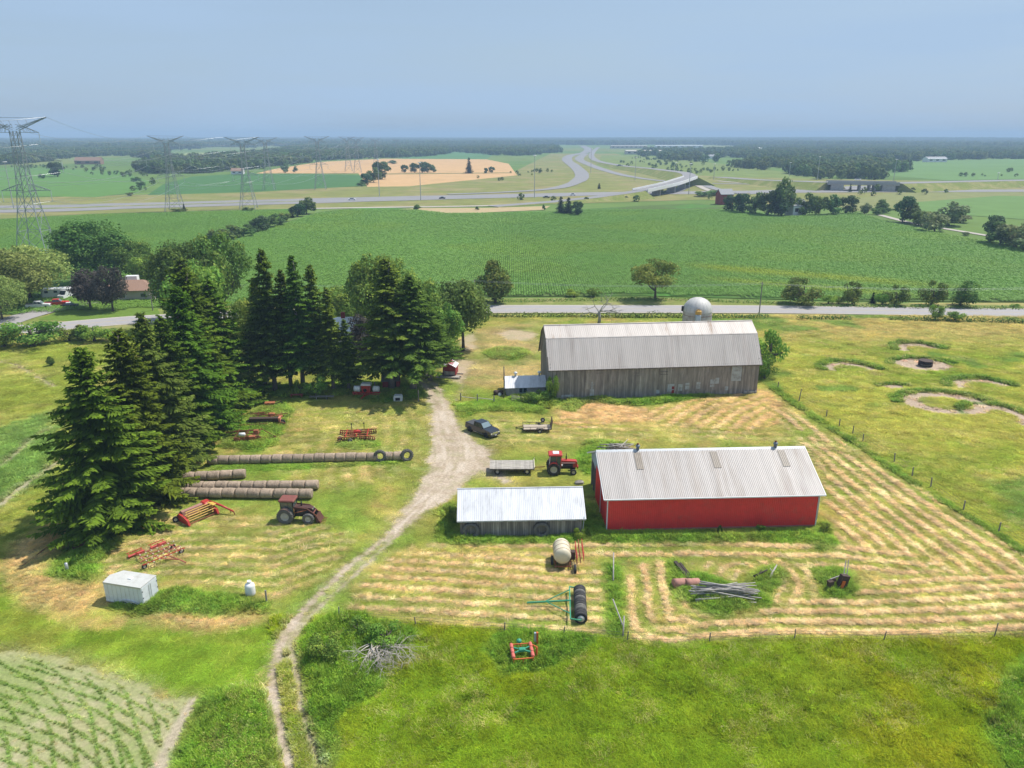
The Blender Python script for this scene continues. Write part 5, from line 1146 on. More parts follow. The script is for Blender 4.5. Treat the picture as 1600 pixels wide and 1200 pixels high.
bale_row((326, 726), (590, 720), 16, 'the long single row across the lawn', 'left end bale of the long single row, half under the spruces')
bale_row((601, 719.5), (628, 718.5), 2, 'the gap between the two big propped tyres')
for px_, py_, lab in ((594, 722, 'big tractor tyre propped against the long bale row, left of a pair'), (636, 720.5, 'big tractor tyre closing the right end of the long bale row')):
    p_ = G(px_, py_); me = tyre_mesh('tractor_tyre', .88, .5, RUBBERG, 18, .55); o = link('tractor_tyre', me, None, (p_.x, p_.y+.1, .86), (-.12, 0, .45 if px_ > 600 else .1)); tag(o, lab, 'tyre')
# ------------------------------------------------------------------ pole heaps, beam, barrel, ring feeder, odd machine
def pole_heap(px, n, Lr, wid, hz, rz, text, seed, spread, mat=DEADW, rmin=.05, rmax=.085):
    rs = random.Random(seed); c = G(*px); meshes = []
    for k in range(5):
        b = MB(); L_ = Lr*(.75+.1*k); r = rmin+(rmax-rmin)*k/4; bend = rs.uniform(-.15, .15)
        b.tube([(-L_/2, 0, 0), (-L_/6, bend*.6, 0), (L_/5, bend, .03), (L_/2, 0, 0)], [r, r*.95, r*.85, r*.6], 6); meshes.append(b.mesh('pole', mat))
    for k in range(n):
        u = (k+.5)/n; lv = rs.random()**1.3; y = (rs.random()-.5)*wid*(1-.6*lv); z = .12+lv*hz
        o = link('pole', meshes[rs.randint(0, 4)], None, (c.x+rs.gauss(0, .45)+u*0, c.y+y, z), (0, rs.gauss(0, .05), rz+rs.gauss(0, spread)))
        tag(o, text, 'pole', 'grey poles piled in '+text.split(' in ')[-1])
pole_heap((1133, 935), 70, 5.2, 2.0, 1.35, -.05, 'weathered grey pole in the big heap on the weedy island', 31, .13)
pole_heap((969, 706), 30, 3.6, 2.2, 1.3, .1, 'weathered grey pole in the small heap behind the red shed', 32, .45)
p_, q_ = G(1056, 888), G(1078, 912); b = MB(); d = q_-p_; b.box((0, 0, .35), (d.length+.6, .35, .35)); b.box((.1, .42, .3), (d.length+.2, .25, .3)); o = b.build('beam', BURNT, None, ((p_+q_)/2)+Vector((0, 0, .1)), (0, .08, math.atan2(d.y, d.x))); tag(o, 'blackened old timber beam slanting down to the pinkish barrels', 'beam')
for px_, lab in ((1062, 'pinkish rusty barrel lying at the left of the blackened beam end'), (1081, 'pinkish rusty barrel lying between the blackened beam and the pole heap')):
    p_ = G(px_, 917); b = MB(); b.lathe([(.25, -.75), (.48, -.73), (.5, -.25), (.47, 0), (.5, .25), (.48, .73), (.25, .75)], 14, axis='x'); o = b.build('barrel', PINKR, None, (p_.x, p_.y, .45), (0, .1, .25)); tag(o, lab, 'barrel')
p_ = G(1310, 922); om = thing('old_binder', 'wrecked rusty machine with orange plate in its own weed patch', 'machine', p_, .2)
b = MB(); b.box((.35, 0, .9), (.9, .5, 1.6), (0, .25, 0)); b.build('body', RUSTD, om); b = MB(); b.box((.2, -.29, .75), (.35, .06, .9), (0, .25, 0)); b.build('cover_plate', ORANGE, om)
b = MB(); b.bar((.5, .2, .5), (1.6, 1.6, 2.3), .07); b.bar((.9, .2, .5), (1.9, 1.6, 2.4), .06); b.bar((-.9, .3, 1.2), (1.0, .6, 1.4), .06); b.build('arm', DEADW, om)
b = MB(); b.box((-.85, .2, .6), (.5, .5, 1.0), (0, -.15, 0)); b.lathe([(.5, -.04), (.53, 0), (.5, .04)], 14, c=(-.4, .6, .6), axis='y'); b.build('wheel_frame', RUSTD, om)
for (px_, py_, l_, a_, lab) in ((1188, 902, 1.6, .2, 'short dark wooden stump lying in the small weed patch'), (1208, 900, 2.3, .9, 'grey forked stick leaning up in the small weed patch')):
    p_ = G(px_, py_); b = MB(); b.tube([(-l_/2, 0, .15), (0, .1, .4), (l_/2, .1, .75)], [.16, .12, .06], 6); b.tube([(0, .1, .4), (.3, .5, .6)], [.08, .04], 5); o = b.build('branch', BURNT if px_ < 1200 else DEADW, None, p_, (0, 0, a_)); tag(o, lab, 'branch')
p_ = G(1445.5, 571.5); rf_ = thing('ring_feeder', 'dark round hay ring feeder on bare earth in the pasture', 'feeder', p_)
for z in (.15, .6, 1.1):
    b = MB(); b.lathe([(1.28, z-.06), (1.34, z-.06), (1.34, z+.06), (1.28, z+.06)], 24); b.build('hoop', RUSTD, rf_)
for k in range(16):
    a = 2*math.pi*k/16; b = MB(); b.bar((1.31*math.cos(a), 1.31*math.sin(a), .05), (1.31*math.cos(a), 1.31*math.sin(a), 1.12), .04); b.build('upright', RUSTD, rf_)
b = MB(); b.lathe([(1.2, 0), (.9, .25), (.3, .35)], 18); b.build('hay', M('pale_hay', (.50,.45,.36), .95, 0, .3, 6), rf_)
for (px_, py_, h, lab) in ((770, 617, 0, 'low dark scrap heap with a white lump at the pole foot'),):
    p_ = G(779, 617); o = thing('scrap_heap', 'pair of dark scrap drums with a white sack beside the bare pole', 'scrap', p_)
    b = MB(); b.lathe([(.4, 0), (.42, .4), (.4, .8)], 12, c=(-.5, 0, 0)); b.lathe([(.4, -.5), (.42, 0), (.4, .5)], 12, c=(.4, .2, .42), axis='x'); b.build('drum', RUSTD, o); b = MB(); b.bbox((.2, -.4, .3), (.6, .5, .5), .2); b.build('sack', WPLAST, o)
p_ = G(905, 756); b = MB(); b.bbox((0, 0, .25), (1.2, .7, .5), .2); o = b.build('stone_block', STONE, None, p_, (0, 0, .2)); tag(o, 'pale stone block on bare ground before the red shed opening', 'block')
# hay feeder rack of pale rails by the milk house
p_ = G(812, 630); o = thing('rail_stack', 'stack of pale rails leaning by the milk house wall', 'rails', p_, -.3)
for k in range(6): b = MB(); b.bar((-1.6, .1*k, .35+.16*k), (1.5, .1*k, .15+.13*k), .05); b.build('rail', DEADW, o)
# ------------------------------------------------------------------ trees
def quads_from(C, N, U, su, sv):
    """leaf faces: centre, normal hint, long direction, half sizes"""
    V = np.cross(N, U); V /= np.linalg.norm(V, axis=1, keepdims=True)+1e-9
    U = U/(np.linalg.norm(U, axis=1, keepdims=True)+1e-9)
    a = C-U*su[:, None]; b = C+V*sv[:, None]-U*(su*.1)[:, None]; c = C+U*su[:, None]; d = C-V*sv[:, None]-U*(su*.1)[:, None]
    v = np.stack([a, b, c, d], 1).reshape(-1, 3); n = len(C); q = np.arange(n*4).reshape(n, 4)
    return v, q
def unit(a): return a/(np.linalg.norm(a, axis=1, keepdims=True)+1e-9)
LEAF = vcol_mat('foliage', .65, 0, 0, 0, .34, False, .18, .10)
NEED = vcol_mat('needles', .8, 0, 0, 0, .38, False, .16, .05)
BARK = M('bark', (.10,.08,.065), .95, 0, .35, 5, .5, rnd=.15)
BARKG = M('grey_bark', (.24,.21,.19), .95, 0, .3, 5, .5, rnd=.15)
def spruce_mesh(seed, h, r, col, tip, dens=1.0, bare=.06, droop=.28, sparse=.0):
    rs = np.random.RandomState(seed); C, N, U, su, sv, cc = [], [], [], [], [], []
    nbr = int(430*dens); lob = rs.uniform(0, 6.28, 6)
    for bk in range(nbr):
        q_ = (bk+.5)/nbr; t = 1-(1-q_)**.72 if False else q_**1.12; z = h*(bare+(.985-bare)*t)
        az = bk*2.39996+rs.uniform(-.5, .5)
        if True:
            if rs.rand() < sparse: continue
            lobe = 1+.17*math.sin(az*2+lob[0]+z*.35)+.13*math.sin(az*3+lob[1]-z*.6)+.12*math.sin(z*1.9+lob[2]+az)
            L0 = r*((1-t)**.74)*(1.0 if t > .10 else .8+2*t)+.2; L = L0*rs.uniform(.62, 1.12)*lobe; zz = z+rs.uniform(-.3, .3)
            dr = droop*rs.uniform(.5, 1.6)*(.45+.9*(1-t)) if t < .82 else rs.uniform(-.5, -.1)
            d = np.array((math.cos(az), math.sin(az), 0)); side = np.array((-d[1], d[0], 0))
            m = max(3, int(L/.27)); s = (np.arange(m)+.6)/m
            zc = zz-dr*L*s+.5*abs(dr)*L*s**2.6
            for sg in (-1, 1, 0):
                P = d[None]*(L*s)[:, None]; P[:, 2] = zc
                ln = np.clip(.46*L*(1-s)+.25, .25, 1.15)*rs.uniform(.7, 1.25, m)
                if sg == 0:
                    u = np.tile(d, (m, 1)); u[:, 2] = -dr+1.3*abs(dr)*s**1.6; n_ = np.tile((0, 0, 1.), (m, 1))+rs.randn(m, 3)*.25; ce = P; l_ = np.full(m, .26); w_ = np.full(m, .13)
                else:
                    u = np.repeat(d[None]*.75+sg*side[None]*.8, m, 0)+rs.randn(m, 3)*.14; u[:, 2] = -.25-.4*rs.rand(m); u = unit(u)
                    n_ = np.tile((0, 0, 1.), (m, 1))+rs.randn(m, 3)*.4; ce = P+u*(ln*.5)[:, None]; l_ = ln*.55; w_ = .10+.09*rs.rand(m)
                C.append(ce); N.append(unit(n_)); U.append(u); su.append(l_); sv.append(w_)
                k_ = (.72+.56*rs.rand(m))[:, None]*rs.uniform(.8, 1.2); tt = np.clip(s*.85+rs.randn(m)*.2, 0, 1)[:, None]**1.7
                cc.append((np.array(col)[None]*(1-tt)+np.array(tip)[None]*tt)*k_)
            # hanging sprays under the branch
            mh = max(2, int(m*.8)); sh = rs.rand(mh)*.85+.1; P = d[None]*(L*sh)[:, None]; P[:, 2] = zz-dr*L*sh+.5*abs(dr)*L*sh**2.6-.2
            u = np.tile((0, 0, -1.), (mh, 1))+rs.randn(mh, 3)*.25; C.append(P); N.append(unit(rs.randn(mh, 3)*np.array((1, 1, .2)))); U.append(u); su.append(.22+.28*rs.rand(mh)); sv.append(.09+.06*rs.rand(mh)); cc.append(np.array(col)[None]*(.6+.5*rs.rand(mh))[:, None])
    C, N, U, su, sv, cc = map(np.concatenate, (C, N, U, su, sv, cc))
    v, q = quads_from(C, N, U, su, sv)
    return np_mesh('crown', v, quads=q, mat=NEED, col=np.repeat(cc, 4, 0))
def leafy_mesh(seed, h, r, col, ncl=22, nleaf=4200, leaf=.36, z0=.28, var=.22, yel=(.17,.19,.03), shape='round', up=.35, open_=.0):
    rs = np.random.RandomState(seed); C = []; R = []
    cz, rz = h*(z0+1)/2, h*(1-z0)/2
    while len(C) < ncl:
        p = rs.uniform(-1, 1, 3); l = np.linalg.norm(p)
        if l > 1 or l < .05: continue
        p = p/l*(l**.45)
        if shape == 'cone': p[:2] *= np.clip(1.05-.5*(p[2]+1)/2-.35*max(0, p[2]), .2, 1)
        if shape == 'dome' and p[2] < -.5: p[2] = -.5
        rc = rs.uniform(.26, .44)*(1.0-.25*max(0, p[2]))
        C.append((p[0]*r*(1-rc*.75), p[1]*r*(1-rc*.75), cz+p[2]*rz*(1-rc*.7))); R.append(rc)
    C = np.array(C); R = np.array(R)
    k = rs.choice(ncl, nleaf, p=R**2/np.sum(R**2)); d = unit(rs.randn(nleaf, 3)+np.array((0, 0, up)))
    rr = (R[k]*r)[:, None]*(1.04-.45*rs.rand(nleaf, 1)**1.8)*np.array((1, 1, .82*min(1.3, rz/r+.15)))[None]
    lump = 1+.22*np.sin(d[:, :1]*7+k[:, None])*np.cos(d[:, 1:2]*6-k[:, None]*1.7)
    P = C[k]+d*rr*lump
    n = unit(d+rs.randn(nleaf, 3)*.55+np.array((0, 0, .25))); u = np.cross(n, rs.randn(nleaf, 3))
    s = leaf*rs.uniform(.6, 1.25, nleaf)
    ck = rs.uniform(1-var, 1+var, ncl)[k]; t = (rs.rand(nleaf)*.6+.5*(rs.rand(ncl)[k])); t = np.clip(t-.45, 0, 1)[:, None]
    c = 2.35*(np.array(col)[None]*(1-t)+np.array(yel)[None]*t)*(ck*rs.uniform(.72, 1.28, nleaf))[:, None]
    if open_: keep = rs.rand(nleaf) > open_*(rs.rand(ncl)[k] > .6); P, n, u, s, c = P[keep], n[keep], u[keep], s[keep], c[keep]
    v, q = quads_from(P, n, u, s*.5, s*.36)
    return np_mesh('crown', v, quads=q, mat=LEAF, col=np.repeat(c, 4, 0)), C
def trunk_mesh(seed, h, r, C=None, mat=BARK, top=.75, nl=7, lean=0):
    rs = random.Random(seed); b = MB(); n = 6
    pts = [(rs.uniform(-.02, .02)*h*(i/n)+lean*(i/n)**1.5, rs.uniform(-.02, .02)*h*(i/n), h*top*i/n-.15) for i in range(n+1)]
    b.tube(pts, [r*(1.25 if i == 0 else 1)*(1-.8*i/n) for i in range(n+1)], 8)
    if C is not None:
        for p in sorted(C.tolist(), key=lambda q: rs.random())[:nl]:
            a = Vector(pts[rs.randint(2, 4)]); e = Vector(p); mid = a.lerp(e, .5)+Vector((0, 0, -.04*h)); b.tube([a, mid, e], [r*.45, r*.3, r*.1], 5)
    return b.mesh('trunk', mat)
SC, ST = (.080,.138,.015), (.185,.28,.026)
PROTO = {}
def proto(k, crown, trunk, h, r): PROTO[k] = (crown, trunk, h, r)
for i in range(4):
    proto('spruce%d' % i, spruce_mesh(100+i, 22, 5.2, SC if i != 2 else (.090,.14,.024), ST if i != 2 else (.20,.27,.045), 1.0 if i < 2 else .95, .03), trunk_mesh(100+i, 22, .32, None, BARK, .97), 22, 5.2)
for i in range(3):
    proto('dark%d' % i, spruce_mesh(120+i, 24, 3.7, (.088,.145,.020), (.185,.265,.034), .85, .20, .38, .12), trunk_mesh(120+i, 24, .28, None, BARKG, .97), 24, 3.7)
for i in range(2):
    proto('pine%d' % i, spruce_mesh(130+i, 20, 5.5, (.088,.138,.021), (.18,.25,.038), .80, .27, .14, .12), trunk_mesh(130+i, 20, .38, None, BARKG, .97), 20, 5.5)
def lp(k, seed, h, r, col, **a):
    tr = {x: a.pop(x) for x in ('lean', 'mat', 'rt') if x in a}
    c, C = leafy_mesh(seed, h, r, col, **a); proto(k, c, trunk_mesh(seed, h, tr.get('rt', .3), C, tr.get('mat', BARK), .7, 8, tr.get('lean', 0)), h, r)
lp('maple0', 200, 13, 6, (.060,.105,.020), ncl=30, nleaf=8500, leaf=.52)
lp('maple1', 201, 14, 5, (.075,.125,.022), ncl=26, nleaf=8000, leaf=.50, yel=(.20,.22,.03))
lp('maple2', 202, 13, 5.5, (.045,.085,.020), ncl=28, nleaf=8000, leaf=.52, yel=(.09,.13,.025))
lp('willow', 203, 14, 8, (.095,.135,.035), ncl=34, nleaf=10000, leaf=.55, yel=(.16,.19,.05), z0=.15)
lp('bigdark', 204, 18, 8, (.045,.085,.018), ncl=36, nleaf=11000, leaf=.60, yel=(.10,.14,.025), z0=.12)
lp('purple', 205, 10, 4.6, (.038,.034,.028), ncl=22, nleaf=6500, leaf=.42, yel=(.085,.075,.06), z0=.15)
lp('cone', 206, 10, 4, (.045,.080,.016), ncl=26, nleaf=6000, leaf=.45, yel=(.13,.12,.02), z0=.06, shape='cone')
lp('spread', 207, 9.5, 5.5, (.055,.085,.016), ncl=20, nleaf=6500, leaf=.46, yel=(.15,.14,.03), z0=.30, lean=1.2, open_=.3)
lp('shrub0', 208, 4, 3, (.065,.12,.020), ncl=16, nleaf=2600, leaf=.30, z0=.02, shape='dome')
lp('shrub1', 209, 4, 2.6, (.085,.145,.022), ncl=13, nleaf=2200, leaf=.28, z0=.02, yel=(.20,.24,.03), shape='dome')
lp('hedge0', 210, 7, 4, (.050,.085,.018), ncl=16, nleaf=2600, leaf=.46, yel=(.14,.13,.025), z0=.04)
for i, (cl, yl) in enumerate((((.042,.075,.022), (.09,.12,.03)), ((.060,.095,.024), (.13,.15,.03)), ((.085,.105,.045), (.15,.165,.07)), ((.030,.058,.022), (.05,.08,.03)))):
    lp('far%d' % i, 230+i, 12, 6, cl, ncl=13, nleaf=1500, leaf=1.15, yel=yl, z0=.03)
proto('farcon', spruce_mesh(240, 14, 3.4, (.028,.05,.02), (.04,.07,.025), .45, .02), trunk_mesh(240, 14, .2, None, BARK, .9), 14, 3.4)
def tree(name, label, cat, base, top=None, w=None, kind='maple0', rz=None, group=None, h=None, basept=None):
    p = basept or G(*base); hh = h or height_to(p, top); cr, tr, ph, pr = PROTO[kind]
    w = w*1.14 if (w and ('spruce' in kind or kind[:3] == 'far' or kind[:4] == 'dark')) else w
    rr = (w/2*mpp(Vector((p.x, p.y, hh*.5)))) if w else pr*hh/ph
    t = thing(name, label, cat, p, rz if rz is not None else random.Random(int(p.x*31+p.y*7)).uniform(0, 6.28), group); t.scale = (rr/pr*1.06, rr/pr*1.06, hh/ph)
    link('trunk', tr, t); link('crown', cr, t); return t
# front spruce row (left), each a tree of its own
for i, (bx, by, ty_, w, k, lab) in enumerate((
 (176, 820, 541, 178, 'spruce0', 'nearest big dark spruce, lowest in view, with drooping fringed boughs'),
 (228, 778, 512, 150, 'spruce1', 'tall spruce directly right and behind the nearest spruce'),
 (258, 740, 488, 132, 'spruce2', 'greyer spruce with a pale bare top behind the two front spruces'),
 (280, 702, 492, 118, 'spruce3', 'spruce beside the left end of the short bale row'),
 (308, 680, 446, 128, 'spruce0', 'tall spruce over the left end of the long bale row'),
 (318, 652, 418, 128, 'spruce1', 'spruce overhanging the rusty side rake'),
 (348, 626, 436, 124, 'spruce3', 'spruce whose right boughs overhang the rusty seed drill'),
 (312, 632, 402, 140, 'spruce2', 'high pale green spruce at the back of the left spruce mass'))):
    tree('spruce_tree', lab, 'spruce', (bx, by), ty_, w, k, group='spruces along the left tree row')
for i, (bx, by, ty_, w, k, lab) in enumerate((
 (414, 604, 432, 66, 'dark1', 'dark spruce at the left end of the middle spruce clump'),
 (431, 612, 387, 78, 'dark0', 'tallest dark spruce of the middle clump, left of its twin'),
 (455, 606, 420, 66, 'dark2', 'narrow dark spruce between the two tallest of the middle clump'),
 (474, 611, 397, 76, 'dark1', 'second tallest dark spruce of the middle clump'),
 (499, 606, 412, 66, 'dark0', 'dark spruce in front of the white farmhouse wall'),
 (521, 612, 448, 58, 'dark2', 'slim dark spruce before the right part of the farmhouse'),
 (545, 612, 498, 46, 'dark1', 'smallest spruce left of the white tanked planter'),
 (612, 611, 402, 104, 'dark0', 'tall spruce with grey trunk right before the dark red hut'),
 (646, 612, 430, 138, 'pine0', 'broad pine with thick grey trunk right of the dark red hut'),
 (672, 594, 462, 92, 'pine1', 'pine leaning out over the drive end'))):
    tree('spruce_tree' if 'spruce' in lab else 'pine_tree', lab, 'spruce' if 'spruce' in lab else 'pine', (bx, by), ty_, w, k, group='dark conifers round the farmhouse')
for (bx, by, ty_, w, k, lab, c) in (
 (588, 545, 390, 82, 'maple1', 'light green maple top showing above the farmhouse conifers, left of its twin', 'maple'),
 (628, 545, 398, 78, 'maple1', 'light green maple top just right of the other light maple', 'maple'),
 (548, 528, 442, 72, 'maple1', 'yellow green tree low between the two conifer clumps', 'tree'),
 (724, 548, 432, 92, 'maple2', 'glossy dark broadleaf tree at the drive end nearest the road', 'tree'),
 (568, 574, 492, 56, 'purple', 'dark plum leaved tree beside the farmhouse', 'tree'),
 (496, 560, 470, 70, 'maple2', 'broadleaf tree tucked behind the middle spruces', 'tree'),
 (300, 512, 374, 108, 'bigdark', 'big olive green tree behind the left spruces, left of a taller one', 'tree'),
 (352, 505, 362, 92, 'maple0', 'tall olive tree whose top meets the soy field', 'tree'),
 (318, 560, 400, 92, 'maple1', 'bright yellow green tree behind the spruce tops', 'tree'),
 (270, 500, 420, 54, 'maple2', 'dark bushy tree by the roadside pole', 'tree'),
 (154, 444, 342, 118, 'bigdark', 'large dark green tree rising beyond the bungalow drive', 'tree'),
 (216, 446, 376, 66, 'maple0', 'mid green tree between the bungalow and the large dark tree', 'tree'),
 (232, 452, 396, 52, 'maple1', 'light tree close behind the bungalow', 'tree'),
 (48, 468, 384, 125, 'willow', 'pale willow at the far left beyond the parked pickups', 'willow'),
 (14, 482, 390, 130, 'willow', 'pale willow cut by the left photo edge', 'willow'),
 (4, 500, 430, 78, 'willow', 'low pale willow hanging over the drive entrance', 'willow'),
 (142, 484, 421, 62, 'purple', 'dark plum leaved tree left of its twin on the bungalow lawn', 'tree'),
 (177, 487, 415, 50, 'purple', 'dark plum leaved tree right of its twin before the bungalow', 'tree'),
 (52, 541, 502, 92, 'shrub0', 'large round roadside shrub under the left driveway', 'shrub'),
 (6, 542, 506, 64, 'shrub0', 'dark shrub at the photo edge beside the round roadside shrub', 'shrub'),
 (108, 533, 512, 40, 'shrub0', 'low shrub right of the large round roadside shrub', 'shrub'),
 (148, 533, 504, 46, 'shrub1', 'bright green shrub at the middle of the roadside line', 'shrub'),
 (128, 532, 506, 30, 'cone', 'small upright bush in the roadside shrub line', 'shrub'),
 (178, 531, 510, 44, 'shrub1', 'bright shrub at the right end of the roadside line by the spruces', 'shrub'),
 (394, 590, 468, 62, 'maple0', 'olive broadleaf tree filling the gap left of the middle spruces', 'tree'),
 (404, 556, 440, 56, 'maple1', 'lighter broadleaf top behind the gap left of the middle spruces', 'tree'),
 (664, 560, 436, 78, 'maple0', 'broadleaf crown between the pines and the drive end tree', 'tree'),
 (698, 566, 470, 56, 'maple1', 'light broadleaf tree nearest the little red hut', 'tree'),
 (470, 619, 594, 26, 'shrub0', 'leafy sapling under the middle spruces, left of two', 'shrub'),
 (494, 621, 584, 34, 'shrub1', 'leafy sapling under the middle spruces, right of two', 'shrub'),
 (80, 572, 556, 14, 'cone', 'tiny lone bush in the left meadow', 'shrub'),
 (774, 474, 403, 62, 'cone', 'dense egg shaped tree standing alone by the far side of the road', 'tree'),
 (1024, 469, 406, 78, 'spread', 'ragged spreading tree standing alone by the road right of the dead tree', 'tree'),
 (897, 464, 451, 24, 'shrub1', 'small round bush by the road left of the dead tree', 'shrub'),
 (928, 464, 450, 26, 'shrub0', 'dull round bush behind the dead tree', 'shrub'),
 (1254, 476, 432, 68, 'hedge0', 'widest dark bushy tree at the left end of the right roadside row', 'tree'),
 (1331, 477, 439, 36, 'hedge0', 'narrow bushy tree second in the right roadside row', 'tree'),
 (1294, 475, 459, 26, 'shrub1', 'low bush between the first two roadside trees', 'shrub'),
 (1310, 475, 462, 22, 'shrub0', 'low dark bush against the narrow roadside tree', 'shrub'),
 (1363, 474, 457, 12, 'farcon', 'tiny lone evergreen in the right roadside row', 'evergreen'),
 (1398, 478, 445, 42, 'hedge0', 'thin leaved dull tree in the middle of the right roadside row', 'tree'),
 (1378, 477, 458, 26, 'shrub0', 'low bush left of the thin leaved dull tree', 'shrub'),
 (1455, 478, 438, 44, 'hedge0', 'yellowish topped tree second from the right in the roadside row', 'tree'),
 (1500, 478, 437, 52, 'hedge0', 'tree ending the roadside row on the right, leaning right', 'tree'),
 (1584, 480, 474, 16, 'shrub1', 'small bush far along the roadside toward the right edge', 'shrub'),
 (1461, 500, 476, 24, 'shrub0', 'tall bush standing in the near roadside hedge', 'shrub'),
 (1492, 501, 484, 28, 'shrub1', 'round bright bush in the near roadside hedge', 'shrub'),
 (1200, 584, 512, 54, 'shrub1', 'big bright green bush at the right end of the barn', 'shrub'),
 (1194, 592, 560, 40, 'shrub0', 'low bush against the barn corner under the big bright bush', 'shrub'),
 (864, 628, 585, 24, 'shrub0', 'dark climbing bush filling the corner between barn and milk house', 'shrub'),
 (842, 630, 610, 34, 'shrub0', 'low dark bush before the milk house', 'shrub'),
 (822, 630, 616, 22, 'shrub0', 'small bush by the leaning rails', 'shrub'),
 (606, 1012, 972, 60, 'shrub1', 'bright leafy bush behind the grey brush heap', 'shrub'),
 (560, 995, 968, 44, 'shrub0', 'dark leafy bush left of the bright bush by the track', 'shrub'),
 (512, 1030, 992, 62, 'shrub0', 'broad dark bush beside the wheel track', 'shrub'),
 (700, 820, 790, 24, 'shrub0', 'tall dark weeds bush at the left wall of the small shed', 'shrub'),
 (906, 842, 824, 20, 'shrub1', 'bright little bush at the right corner of the small shed', 'shrub'),
 (1124, 834, 820, 10, 'cone', 'small upright weed against the red shed wall', 'weed'),
 (1188, 834, 820, 16, 'shrub0', 'round weed bush against the red shed wall right of the upright one', 'weed'),
 (1290, 832, 818, 20, 'shrub0', 'bush at the right corner of the red shed', 'shrub')):
    tree('tree' if c in ('tree', 'maple', 'willow', 'evergreen') else 'shrub', lab, c, (bx, by), ty_, w, k)
def trees_of(lst, label_fmt, group, cat='tree', name='tree'):
    for i, (bx, by, ty_, w, k, tail) in enumerate(lst): tree(name, label_fmt % tail, cat, (bx, by), ty_, w, k, group=group)
trees_of([(345,380,356,34,'far1','at its near left end by the olive tree'),(362,374,351,36,'far0','second from its near end'),(381,370,352,30,'far1','third from its near end'),(396,364,344,27,'far0','fourth from its near end'),(407,362,336,27,'far3','the darkest and tallest of its left half'),(420,357,336,24,'far1','low and light at its middle'),(433,353,333,27,'far0','just right of its middle'),(446,346,331,20,'far1','small and light in its right half'),(456,340,324,11,'farcon','the only pointed evergreen'),(465,338,318,26,'far3','dark and round beside the pointed evergreen'),(479,334,307,30,'far0','ending it at the highway side')], 'tree of the hedgerow crossing the crop, %s', 'hedgerow trees between the two green fields')
trees_of([(876,334,307,18,'farcon','left of three'),(888,335,308,20,'farcon','in the middle of three'),(901,337,314,20,'far3','right of three, the lowest')], 'dark evergreen alone at the far field edge, %s', 'dark evergreens at the far edge of the crop field', 'evergreen')
trees_of([(1142,331,304,24,'far3','beside the red barn'),(1160,333,301,28,'far3','second from the red barn'),(1180,335,299,30,'far0','third from the red barn'),(1200,337,296,32,'far3','left of the tallest'),(1221,337,275,36,'far0','tallest of all'),(1216,338,308,30,'far3','low in front of the tallest'),(1258,337,300,28,'far0','right of the white house'),(1279,336,302,28,'far1','second right of the white house'),(1301,336,303,28,'far0','third right of the white house'),(1323,334,304,28,'far3','darkest, ending it on the right')], 'windbreak tree round the distant white house, %s', 'windbreak trees round the distant white house')
trees_of([(1350,335,316,18,'far2','small and pale, leftmost'),(1380,332,311,26,'far0','in the back'),(1372,335,323,20,'far1','low and light'),(1410,347,305,34,'far3','darkest and tallest'),(1428,349,316,32,'far0','right of the darkest'),(1444,353,326,34,'far1','next down the slope'),(1460,362,330,42,'far2','grey green and nearest'),(1482,352,313,46,'far2','broad, grey green, farther back'),(1500,348,334,30,'far2','pale and low at the right'),(1510,368,362,12,'far2','tiny, alone on the track')], 'tree of the clump right of the crop field, %s', 'trees in the clump right of the crop field')
trees_of([(1546,380,335,34,'far3','darkest on its left'),(1562,384,345,40,'far0','second from its left'),(1584,388,342,46,'far2','grey green and largest'),(1604,394,368,34,'far2','low at the photo edge')], 'tree of the clump at the right photo edge, %s', 'trees in the clump at the right photo edge')
trees_of([(565,291,283,14,'far0','smallest, at its left foot'),(574,289,270,22,'far3','second from its left'),(584,285,261,22,'far0','third from its left'),(597,280,251,28,'far3','largest, at its right top')], 'tree of the dark clump rising beside the golden field, %s', 'dark clump beside the golden field')
trees_of([(632,270,257,11,'far3','round and alone'),(648,270,254,15,'far3','left in the row of four'),(660,270,252,16,'far3','second in the row of four'),(668,270,253,14,'far3','third in the row of four'),(677,269,257,13,'far0','right in the row of four'),(733,271,246,13,'farcon','tall and pointed'),(760,271,262,8,'far3','left of a small pair'),(768,270,260,9,'far3','right of a small pair'),(614,256,250,16,'far0','low in the back'),(446,270,255,12,'far0','at its left edge'),(461,269,259,9,'far0','small at its left edge')], 'tree standing in the golden wheat field, %s', 'trees standing in the golden field')
trees_of([(90,276,252,24,'far3','dark clump tree alone in the green field at left'),(66,279,271,9,'far0','tiny bush left of the dark field tree'),(212,284,276,14,'far0','small bush on the grassy draw'),(220,292,282,13,'far0','bush by the grassy draw below the others'),(203,306,300,11,'far1','bush just above the highway at left'),(288,330,318,6,'farcon','slim evergreen at the pylon foot by the highway'),(280,331,325,22,'far1','low bush at the pylon foot by the highway'),(388,330,323,16,'far0','bush at the second pylon foot'),(651,328,319,13,'far0','round bush on the bare strip at the crop edge'),(746,328,322,7,'far0','small bush right along the crop edge'),(1036,303,296,8,'far0','bush under the curving overpass'),(936,295,286,6,'farcon','lone small evergreen between the ramps'),(850,328,319,6,'far0','small bush left of the three dark evergreens'),(1044,272,268,5,'far0','speck of bush on the ramp grass'),(1328,300,287,6,'farcon','small evergreen by the right overpass'),(1120,306,296,30,'far1','light scrub bush left of the red barn'),(1098,307,298,26,'far1','scrub bush between the overpass and the red barn')], '%s', None, 'bush', 'bush')

